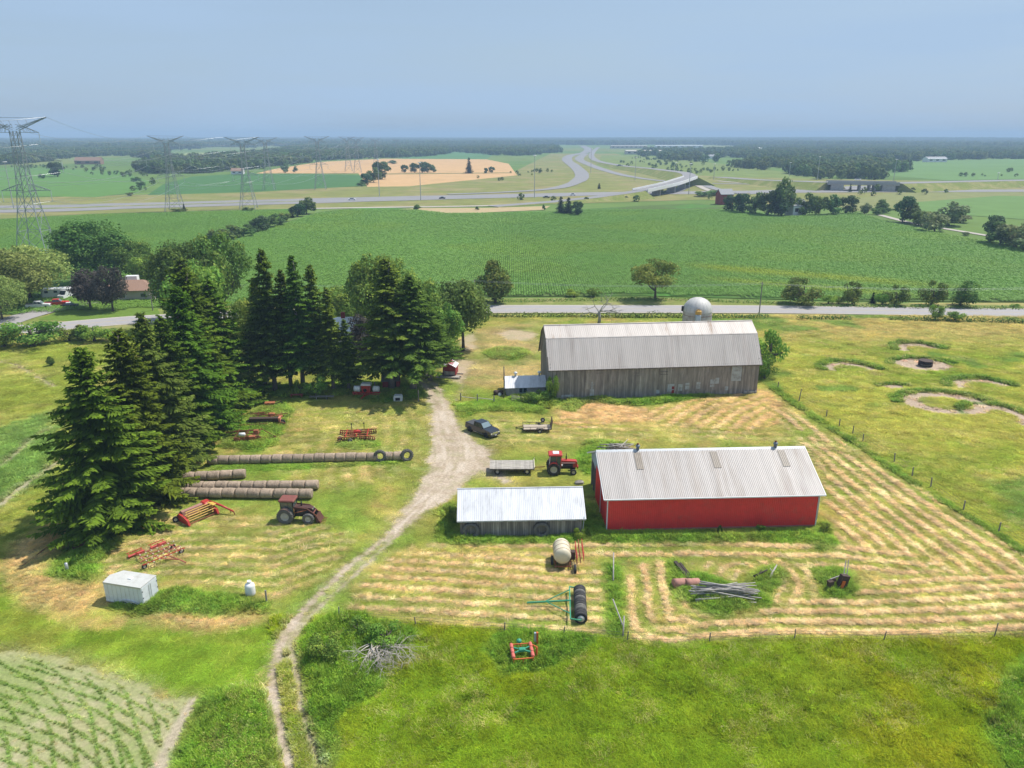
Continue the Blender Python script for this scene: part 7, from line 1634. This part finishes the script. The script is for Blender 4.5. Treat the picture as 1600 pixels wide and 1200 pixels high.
for i, p in enumerate(gps): b = MB(); b.bar((0, 0, 0), (0, 0, 1.4), .1, 7); b.build('post', POSTW, gt, p)
for i in range(2): b = MB(); b.bar(gps[i]+Vector((0, 0, .75)), gps[i+1]+Vector((0, 0, .65)), .06, 5); b.build('rail', DEADW, gt)
for (bx, by, h, lab) in ((654, 628, 2.2, 'pale thick post left of the drive mouth'), (648, 612, 1.8, 'dark post by the thick pine trunk'), (547, 612, 2.0, 'dark post left of the planter'), (586, 610, 1.6, 'dark post behind the planter right tank'), (694, 590, 1.4, 'low dark post left of the little red hut')):
    b = MB(); b.bar((0, 0, 0), (0, 0, h), .11, 7); o = b.build('post', POSTW, None, G(bx, by)); tag(o, lab, 'post')
sf0 = G(960, 905)
for (a_, b_, h0, h1, lab) in (((958, 880), (958, 912), 1.3, .4, 'long grey rail slanting down in the narrow weed strip'), ((957, 950), (973, 985), 1.0, .5, 'bleached pole lying along the lower weed strip'), ((973, 1000), (974, 985), .0, 1.6, 'bleached post at the bottom of the narrow weed strip')):
    p, q = G(*a_), G(*b_); b = MB(); b.tube([(p.x, p.y, h0), (q.x, q.y, h1)], .07, 6); o = b.build('fence_rail', DEADW); tag(o, lab, 'rail')
# low hedges along the road
def hedge(px, h, w, label, seed, leaf=.42, col=(.06,.105,.022)):
    P = [G(*p) for p in px]; rs = np.random.RandomState(seed); L_ = sum((P[i+1]-P[i]).length for i in range(len(P)-1)); n = int(L_*h*26); seg = rs.randint(0, len(P)-1, n)
    if len(P) > 2:
        ls = np.array([(P[i+1]-P[i]).length for i in range(len(P)-1)]); seg = rs.choice(len(ls), n, p=ls/ls.sum())
    u = rs.rand(n); A = np.array([tuple(p) for p in P]); c = A[seg]*(1-u)[:, None]+A[seg+1]*u[:, None]
    lump = .55+.75*fbm(c[:, 0], c[:, 1]*0, 3.0, 2, seed); a = rs.rand(n)*math.pi; rr = .55+.5*rs.rand(n)
    c[:, 1] += np.cos(a)*w/2*rr; c[:, 2] = np.sin(a)*h*lump*rr+.05; nn_ = unit(np.stack([rs.randn(n)*.4, np.cos(a)+rs.randn(n)*.4, np.sin(a)+.3+rs.randn(n)*.3], 1)); s = leaf*rs.uniform(.6, 1.2, n)
    v, q = quads_from(c-np.array(tuple(P[0])), nn_, np.cross(nn_, rs.randn(n, 3)), s*.5, s*.4); cc = 1.5*np.array(col)[None]*rs.uniform(.65, 1.45, n)[:, None]*np.stack([rs.uniform(.9, 1.4, n), np.ones(n), np.ones(n)], 1)
    o = link('hedge', np_mesh('hedge', v, quads=q, mat=LEAF, col=np.repeat(cc, 4, 0)), None, P[0]); tag(o, label, 'hedge')
hedge([(748, 495), (900, 495), (965, 496)], 1.2, 2.0, 'low hedge on the near road edge left of the dead tree', 1)
hedge([(962, 496), (1066, 496)], 1.5, 2.2, 'low hedge on the near road edge between dead tree and silo', 2)
hedge([(1110, 497), (1200, 497)], 1.1, 2.2, 'low hedge on the near road edge right of the silo', 3)
hedge([(1245, 499), (1330, 499)], 1.3, 2.0, 'short dark hedge by the near road edge of the pasture', 4)
hedge([(1388, 500), (1480, 502), (1700, 508)], 1.5, 2.2, 'long hedge on the near road edge toward the right photo side', 5)
hedge([(745, 472), (900, 470), (1000, 468), (1090, 470), (1230, 476)], .8, 3.0, 'grassy weeds line along the crop edge behind the road', 6, .4, (.10,.17,.03))
hedge([(1230, 477), (1400, 481), (1700, 485)], .9, 3.0, 'weeds line under the right roadside trees', 7, .4, (.09,.15,.03))

# ------------------------------------------------------------------ far woods: countless crowns
def low_crowns(seed, n, spread, col, yel):
    rs = np.random.RandomState(seed); V, Q, Cc = [], [], []; o_ = 0
    for k in range(n):
        me_, _ = None, None
        h = rs.uniform(9, 16); r = rs.uniform(4, 7); x, y = rs.uniform(-spread, spread, 2); m_ = 46
        d = unit(rs.randn(m_, 3)+np.array((0, 0, .4))); P = d*np.array((r, r, h*.5))*rs.uniform(.75, 1.05, (m_, 1)); P[:, 2] += h*.5; P[:, 0] += x; P[:, 1] += y
        nn_ = unit(d+rs.randn(m_, 3)*.35); v, q = quads_from(P, nn_, np.cross(nn_, rs.randn(m_, 3)), rs.uniform(1.3, 2.6, m_), rs.uniform(1.1, 2.0, m_))
        t_ = rs.rand(); c = (np.array(col)*(1-t_)+np.array(yel)*t_)[None]*rs.uniform(.7, 1.3, (m_, 1)); V.append(v); Q.append(q+o_); Cc.append(np.repeat(c, 4, 0)); o_ += len(v)
    return np_mesh('crowns', np.concatenate(V), quads=np.concatenate(Q), mat=LEAF, col=np.concatenate(Cc))
CR = [low_crowns(300+i, 7, 16, (.065,.12,.035), (.14,.19,.05)) for i in range(4)]
CR1 = [low_crowns(310+i, 1, .1, (.065,.12,.03), (.14,.18,.05)) for i in range(4)]
def woods_px(name, label, polys, area, kinds, seed, smin=.8, smax=1.25, clump=None):
    rs = np.random.RandomState(seed); out_ = []
    for px_ in polys:
        pg = gp(px_); xs = [p[0] for p in pg]; ys_ = [p[1] for p in pg]; A = (max(xs)-min(xs))*(max(ys_)-min(ys_)); n = int(A/area)
        X, Y = rs.uniform(min(xs), max(xs), n), rs.uniform(min(ys_), max(ys_), n); k = poly_d(X, Y, pg) < 0
        if clump: k &= fbm(X, Y, clump[0], 3, seed) > clump[1]
        out_.append(np.stack([X[k], Y[k]], 1))
    P = np.concatenate(out_); Z = hill(P[:, 0], P[:, 1])-.3; n = len(P)
    return scatter(name, np.column_stack([P, Z]), rs.uniform(0, 6.28, n), rs.uniform(smin, smax, n), np.ones((n, 3)), kinds, label, seed)
woods_px('far_woods', 'blue green woods filling the plain to the horizon', [[(-900, 217.2), (2500, 217.2), (2500, 228), (1600, 233), (1150, 228), (700, 229), (0, 238), (-900, 240)]], 1500, CR, 1, .9, 1.5, (700, .40))
woods_px('middle_woods', 'woodland belts beyond the highway at left', [[(-300, 262), (0, 258), (80, 252), (60, 236), (-300, 236)], [(60, 250), (180, 243), (270, 250), (250, 234), (60, 234)], [(225, 272), (300, 272), (420, 262), (470, 255), (560, 248), (640, 247), (700, 240), (690, 228), (480, 228), (420, 240), (300, 252), (230, 258)]], 420, CR, 2, .7, 1.05, (160, .38))
woods_px('woodland_belt', 'woodland belts beyond the overpass at right', [[(1150, 262), (1230, 272), (1290, 280), (1420, 280), (1400, 262), (1340, 252), (1230, 246), (1150, 244)], [(1000, 246), (1150, 258), (1160, 236), (1010, 236)], [(1150, 244), (1420, 252), (1700, 246), (1700, 230), (1150, 230)], [(800, 244), (870, 240), (870, 230), (690, 229), (690, 236)]], 420, CR, 3, .65, 1.0, (120, .44))
woods_px('scattered_bushes', 'countless small bushes dotting the rough ground by the ramps', [[(940, 262), (1110, 274), (1180, 270), (1000, 244)], [(1330, 312), (1440, 306), (1500, 302), (1450, 292), (1330, 300)], [(1480, 280), (1700, 276), (1700, 262), (1500, 266)], [(620, 289), (800, 282), (880, 268), (800, 268), (700, 284)], [(800, 312), (1100, 312), (1140, 322), (1000, 320)], [(1040, 318), (1140, 324), (1150, 312), (1060, 308)], [(200, 300), (235, 300), (250, 285), (205, 284)], [(0, 262), (240, 282), (240, 266), (60, 258)]], 330, CR1, 4, .2, .5, (40, .52))
# standing rows of the crop
def crop_seg(seed, L_, w, h):
    rs = np.random.RandomState(seed); n = 70; x = rs.uniform(-w/2, w/2, n); y = rs.uniform(-L_/2, L_/2, n); z = h*(1-(np.abs(x)/w)**1.5*1.2)*rs.uniform(.6, 1.0, n); nn_ = unit(np.stack([x*1.5+rs.randn(n)*.35, rs.randn(n)*.4, np.ones(n)], 1)); s = rs.uniform(.22, .42, n)
    v, q = quads_from(np.stack([x, y, z], 1), nn_, np.cross(nn_, rs.randn(n, 3)), s*.55, s*.32); c = np.array((.19,.355,.06))[None]*rs.uniform(.75, 1.3, (n, 1)); return np_mesh('crop_plants', v, quads=q, mat=CROPM, col=np.repeat(c, 4, 0))
def crop_mat():
    m, t = newmat('crop_leaf'); l = t.links; o = nd(t, 'ShaderNodeOutputMaterial'); p = nd(t, 'ShaderNodeBsdfPrincipled'); a = nd(t, 'ShaderNodeAttribute', attribute_name='col', attribute_type='GEOMETRY'); b_ = nd(t, 'ShaderNodeAttribute', attribute_name='col', attribute_type='INSTANCER')
    mu = nd(t, 'ShaderNodeMix', data_type='RGBA', blend_type='MULTIPLY'); mu.inputs[0].default_value = 1; l.new(a.outputs['Color'], mu.inputs[6]); l.new(b_.outputs['Color'], mu.inputs[7]); l.new(mu.outputs[2], p.inputs['Base Color']); p.inputs['Roughness'].default_value = .6; p.inputs['Specular IOR Level'].default_value = .25
    tr = nd(t, 'ShaderNodeBsdfTranslucent'); l.new(mu.outputs[2], tr.inputs[0]); ms = nd(t, 'ShaderNodeMixShader'); ms.inputs[0].default_value = .2; l.new(p.outputs[0], ms.inputs[1]); l.new(tr.outputs[0], ms.inputs[2]); l.new(ms.outputs[0], o.inputs[0]); return m
CROPM = crop_mat()
CS = [crop_seg(400+i, 3.0, .56, .75) for i in range(5)]
def crop_rows(name, label, px_, sp, seed, ymax, dirx=0.0):
    pg = gp(px_); xs = [p[0] for p in pg]; ys_ = [min(p[1], ymax) for p in pg]; rs = np.random.RandomState(seed)
    X, Y = np.meshgrid(np.arange(min(xs), max(xs), sp), np.arange(min(ys_), max(ys_), 2.7)); X = X.ravel(); Y = Y.ravel()+rs.uniform(-.4, .4, X.size); X = X+(Y-200)*dirx+.25*np.sin(Y/37)
    k = (poly_d(X, Y, pg) < -.6) & (np.abs(X) < Y*.80+25); X, Y = X[k], Y[k]; n = len(X)
    yl = sst(.5, .75, fbm(X, Y, 35, 3, 61)); band = np.exp(-((Y-(262+.0*X)-(X-70)*-.55)/7)**2)*sst(55, 75, X)*sst(150, 105, X)+.8*np.exp(-((Y-232-(X-80)*-.5)/5)**2)*sst(55, 75, X)*sst(130, 100, X)
    c = np.ones((n, 3)); c *= (1-.35*yl[:, None])+yl[:, None]*np.array((1.25, 1.0, .55))*.38; band = np.clip(band, 0, 1)[:, None]*.75; c = c*(1-band)+np.array((2.0, 1.25, .35))*band
    c *= (.86+.3*(.5*fbm(X, Y, 8, 3, 62)+.6*fbm(X, Y*.6, 45, 3, 64)))[:, None]
    s = np.stack([np.ones(n), rs.uniform(.95, 1.1, n), rs.uniform(.75, 1.15, n)], 1)
    return scatter(name, np.column_stack([X, Y, np.full(n, .08)]), rs.normal(math.atan(-dirx), .03, n), s, c, CS, label, seed)
crop_rows('crop_plants', 'rows of leafy green crop filling the big field', [(372, 374), (430, 354), (500, 333), (570, 326), (640, 327), (700, 334), (860, 332), (990, 324), (1090, 320), (1150, 328), (1220, 339)]+RIGHTE+[(1700, 473), (1300, 468), (1000, 461), (745, 463), (400, 476), (100, 488), (-300, 510), (-100, 460), (120, 440), (250, 412)], .76, 5, 480)
crop_rows('crop_plants', 'rows of leafy crop left of the hedgerow', [(-500, 352), (0, 344), (150, 336), (300, 332), (420, 329), (465, 328), (415, 353), (360, 374), (250, 406), (120, 436), (-400, 470)], .9, 6, 480, .6)
# ------------------------------------------------------------------ grass, straw and weeds near the farm
def blades(seed, n, rad, h, w, lean=.45, flat=False):
    rs = np.random.RandomState(seed); a = rs.uniform(0, 6.28, n); r = rad*np.sqrt(rs.rand(n)); b = np.stack([r*np.cos(a), r*np.sin(a), np.zeros(n)], 1)
    d = rs.uniform(0, 6.28, n); hh = h*rs.uniform(.5, 1.1, n); ln = lean*rs.uniform(.3, 1.5, n)*hh; ww = w*rs.uniform(.6, 1.3, n)
    s = np.stack([-np.sin(d), np.cos(d), np.zeros(n)], 1); t_ = np.stack([np.cos(d), np.sin(d), np.zeros(n)], 1)
    if flat: t_ = t_*1.0; tip = b+t_*(hh*1.6)[:, None]; tip[:, 2] = rs.uniform(.02, .14, n); b[:, 2] = rs.uniform(.0, .08, n); mid = (b+tip)/2; mid[:, 2] += .05
    else: tip = b+t_*ln[:, None]; tip[:, 2] = hh; mid = b+t_*(ln*.3)[:, None]; mid[:, 2] = hh*.6
    v = np.stack([b-s*ww[:, None]/2, b+s*ww[:, None]/2, mid+s*ww[:, None]*.38, mid-s*ww[:, None]*.38, tip], 1).reshape(-1, 3)
    i = np.arange(n)*5; return v, np.stack([i, i+1, i+2, i+3], 1), np.stack([i+3, i+2, i+4], 1), rs.uniform(.72, 1.3, n)
def gmat(name, tr, rough=.8):
    m, t = newmat(name); l = t.links; o = nd(t, 'ShaderNodeOutputMaterial'); p = nd(t, 'ShaderNodeBsdfDiffuse'); a = nd(t, 'ShaderNodeAttribute', attribute_name='col', attribute_type='GEOMETRY'); b_ = nd(t, 'ShaderNodeAttribute', attribute_name='col', attribute_type='INSTANCER')
    mu = nd(t, 'ShaderNodeMix', data_type='RGBA', blend_type='MULTIPLY'); mu.inputs[0].default_value = 1; l.new(a.outputs['Color'], mu.inputs[6]); l.new(b_.outputs['Color'], mu.inputs[7]); l.new(mu.outputs[2], p.inputs[0])
    q = nd(t, 'ShaderNodeBsdfTranslucent'); l.new(mu.outputs[2], q.inputs[0]); ms = nd(t, 'ShaderNodeMixShader'); ms.inputs[0].default_value = tr; l.new(p.outputs[0], ms.inputs[1]); l.new(q.outputs[0], ms.inputs[2]); l.new(ms.outputs[0], o.inputs[0]); return m
GM = gmat('grass_blade', .3); HM_ = gmat('hay_strand', .1)
def bl_mesh(nm, mat, *a, **k):
    v, q, t3, br = blades(*a, **k); c = np.repeat(br[:, None]*np.ones((1, 3)), 5, 0); return np_mesh(nm, v, quads=q, tris=t3, mat=mat, col=c)
TUFT = [bl_mesh('tuft', GM, 500+i, 26, .34, 1.0, .075, .5) for i in range(4)]       # height 1: scaled by the wanted height
SHORT = [bl_mesh('short_tuft', GM, 510+i, 22, .38, 1.0, .06, .9) for i in range(4)]
HAY = [bl_mesh('hay_strands', HM_, 520+i, 24, .20, .30, .03, 0, True) for i in range(5)]
def weed(seed):
    rs = np.random.RandomState(seed); n = 90; d = unit(rs.randn(n, 3)+np.array((0, 0, .7))); d[:, 2] = np.abs(d[:, 2]); P = d*rs.uniform(.35, .6, (n, 1)); P[:, 2] = P[:, 2]*1.5+.1; nn_ = unit(d+rs.randn(n, 3)*.5); s = rs.uniform(.055, .13, n)
    v, q = quads_from(P, nn_, np.cross(nn_, rs.randn(n, 3)), s, s*.5); return np_mesh('weed', v, quads=q, mat=GM, col=np.repeat(rs.uniform(.7, 1.3, (n, 1))*np.ones((1, 3)), 4, 0))
WEED = [weed(530+i) for i in range(4)]
rs = np.random.RandomState(77)
def cloud(n, y0, y1, pw):
    """points spread over the near ground, closer together towards the near side"""
    u = rs.rand(n); Y = y0*(y1/y0)**(u**pw); X = (rs.rand(n)*2-1)*(Y*.80+12); return X, Y
fp = []
for o_ in (bun,): pass
def clear_of(X, Y):
    k = np.ones(X.shape, bool)
    for ob, L_, D_ in ((barn, BL, 2*HW), (shed, RL, SD), (gs, GL, 6.8), (mh, mL, 4.6)):
        a = ob.rotation_euler.z; dx, dy = X-ob.location.x, Y-ob.location.y; lx, ly = dx*math.cos(a)+dy*math.sin(a), -dx*math.sin(a)+dy*math.cos(a); k &= ~((lx > -.1) & (lx < L_+.1) & (ly > -.12) & (ly < D_+.1))
    a = bt.rotation_euler.z; dx, dy = X-bt.location.x, Y-bt.location.y; lx, ly = dx*math.cos(a)+dy*math.sin(a), -dx*math.sin(a)+dy*math.cos(a); k &= ~((lx > -.1) & (lx < TL+.1) & (ly > .05) & (ly < TW))
    return k
X, Y = cloud(330000, 34, 190, .80); k = clear_of(X, Y); X, Y = X[k], Y[k]
c, tl, stw, drt, dn, n1, soil_, open_ = land(X, Y); Z = relief(X, Y, stw, drt)
r_ = rs.rand(len(X)); lf = unit(np.ones((len(X), 3))); jit = rs.uniform(.78, 1.3, (len(X), 1))*np.stack([rs.uniform(.9, 1.15, len(X)), np.ones(len(X)), rs.uniform(.8, 1.1, len(X))], 1)
hay = (r_ < np.clip(stw-.18, 0, 1)*1.25) & (drt < .4)
tallm = ~hay & (tl > .13) & (r_ < dn)
tallm &= ~((soil_ > .4) & (rs.rand(len(X)) < .45))
short = ~hay & ~tallm & (r_ < dn*.55) & (drt < .5)
am_ = np.where(open_ > .5, .7, 1.0); pat = (1+am_*(-.38+.76*fbm(X, Y, .8, 2, 71)))*(1+am_*(-.28+.56*fbm(X, Y, 2.6, 2, 72)))
seed_ = (open_ > .5) & (rs.rand(len(X)) < .28*sst(.45, .7, fbm(X, Y, 3.5, 3, 74))); c[seed_] = c[seed_]*.45+np.array((.33,.28,.12))*.6; tl = tl*(1+np.where(open_ > .5, .45*sst(.55, .8, fbm(X, Y, 1.6, 2, 75)), 0))
g = np.clip(c*jit*pat[:, None]*1.62, 0, 1)
far_sc = np.clip(Y/90, .75, 1.8)
def put(nm, lab, kk, mesh, hmul, wmul, seed, colmul=(1, 1, 1)):
    n = kk.sum(); s = np.stack([wmul*np.where(soil_[kk] > .4, .34, 1.0)*far_sc[kk]*rs.uniform(.8, 1.3, n)]*2+[hmul[kk]*rs.uniform(.75, 1.25, n)], 1)
    return scatter(nm, np.stack([X[kk], Y[kk], Z[kk]], 1), rs.uniform(0, 6.28, n), s, np.clip(g[kk]*np.array(colmul), 0, 1), mesh, lab, seed)
wd = tallm & (tl > .42) & (rs.rand(len(X)) < .35)
put('tall_grass', 'tall uncut grass of the pasture and weed patches', tallm & ~wd, TUFT, tl*1.15, 1.15, 1)
put('weeds', 'broad leaved weeds standing in the uncut patches', wd, WEED, tl*1.1, .95, 2, (.9, 1.0, .9))
put('short_grass', 'short mown grass of the yard', short, SHORT, np.full(len(X), .085), 1.0, 3)
put('hay_strands', 'loose dry hay lying in rows on the yard', hay, HAY, np.ones(len(X)), 1.15, 4, (1.05, 1.0, .95))
# extra tall growth right on the weed patches so that they stand up from the mown ground
PX, PY_ = [], []
for nm, (P_, h) in PATCHES.items():
    pg = gp(P_); xs = [p[0] for p in pg]; ys_ = [p[1] for p in pg]; A = (max(xs)-min(xs))*(max(ys_)-min(ys_)); n = int(min(A*7, 9000)); x, y = rs.uniform(min(xs)-.5, max(xs)+.5, n), rs.uniform(min(ys_)-.5, max(ys_)+.5, n); kk = poly_d(x, y, pg)+(fbm(x, y, 2, 2, 99)-.5)*1.6 < 0; PX.append(x[kk]); PY_.append(y[kk])
gpx = gp(RFENCE); n = 16000; x, y = rs.uniform(30, 110, n), rs.uniform(60, 140, n); kk = seg_d(x, y, gpx)[0] < .5*fbm(x, y, 5, 2, 98)+.12; PX.append(x[kk]); PY_.append(y[kk])
X, Y = np.concatenate(PX), np.concatenate(PY_); k = clear_of(X, Y); X, Y = X[k], Y[k]
c, tl, stw, drt, dn, n1, soil_, open_ = land(X, Y); Z = relief(X, Y, stw, drt); far_sc = np.clip(Y/90, .75, 1.6)
jit = rs.uniform(.7, 1.35, (len(X), 1))*np.stack([rs.uniform(.85, 1.25, len(X)), np.ones(len(X)), rs.uniform(.8, 1.1, len(X))], 1); am_ = np.where(open_ > .5, .7, 1.0); pat = (1+am_*(-.38+.76*fbm(X, Y, .8, 2, 71)))*(1+am_*(-.28+.56*fbm(X, Y, 2.6, 2, 72))); g = np.clip(c*jit*pat[:, None]*1.62, 0, 1)
a = tl > .25; wd = a & (rs.rand(len(X)) < .18+.3*(fbm(X, Y, 3, 2, 73) > .5))
put('weed_grass', 'rank green grass of the uncut weed patches', a & ~wd, TUFT, tl*1.2, 1.2, 5)
put('weed_clumps', 'leafy weeds crowding the uncut patches', wd, WEED, tl*1.15, 1.05, 6)
# ------------------------------------------------------------------ the hazy air
hzb = MB(); hzb.box((0, 6000, 44), (21000, 12400, 92)); hz_o = hzb.build('haze', bpy.data.materials.new('haze'))
m = hz_o.data.materials[0]; m.use_nodes = True; t = m.node_tree; t.nodes.clear(); o = nd(t, 'ShaderNodeOutputMaterial'); pv = nd(t, 'ShaderNodeVolumePrincipled')
pv.inputs['Color'].default_value = (.52, .73, .97, 1); pv.inputs['Density'].default_value = 0.00022; pv.inputs['Anisotropy'].default_value = 0.0
t.links.new(pv.outputs[0], o.inputs['Volume'])
tag(hz_o, 'thin summer haze over the whole plain', kind='stuff')
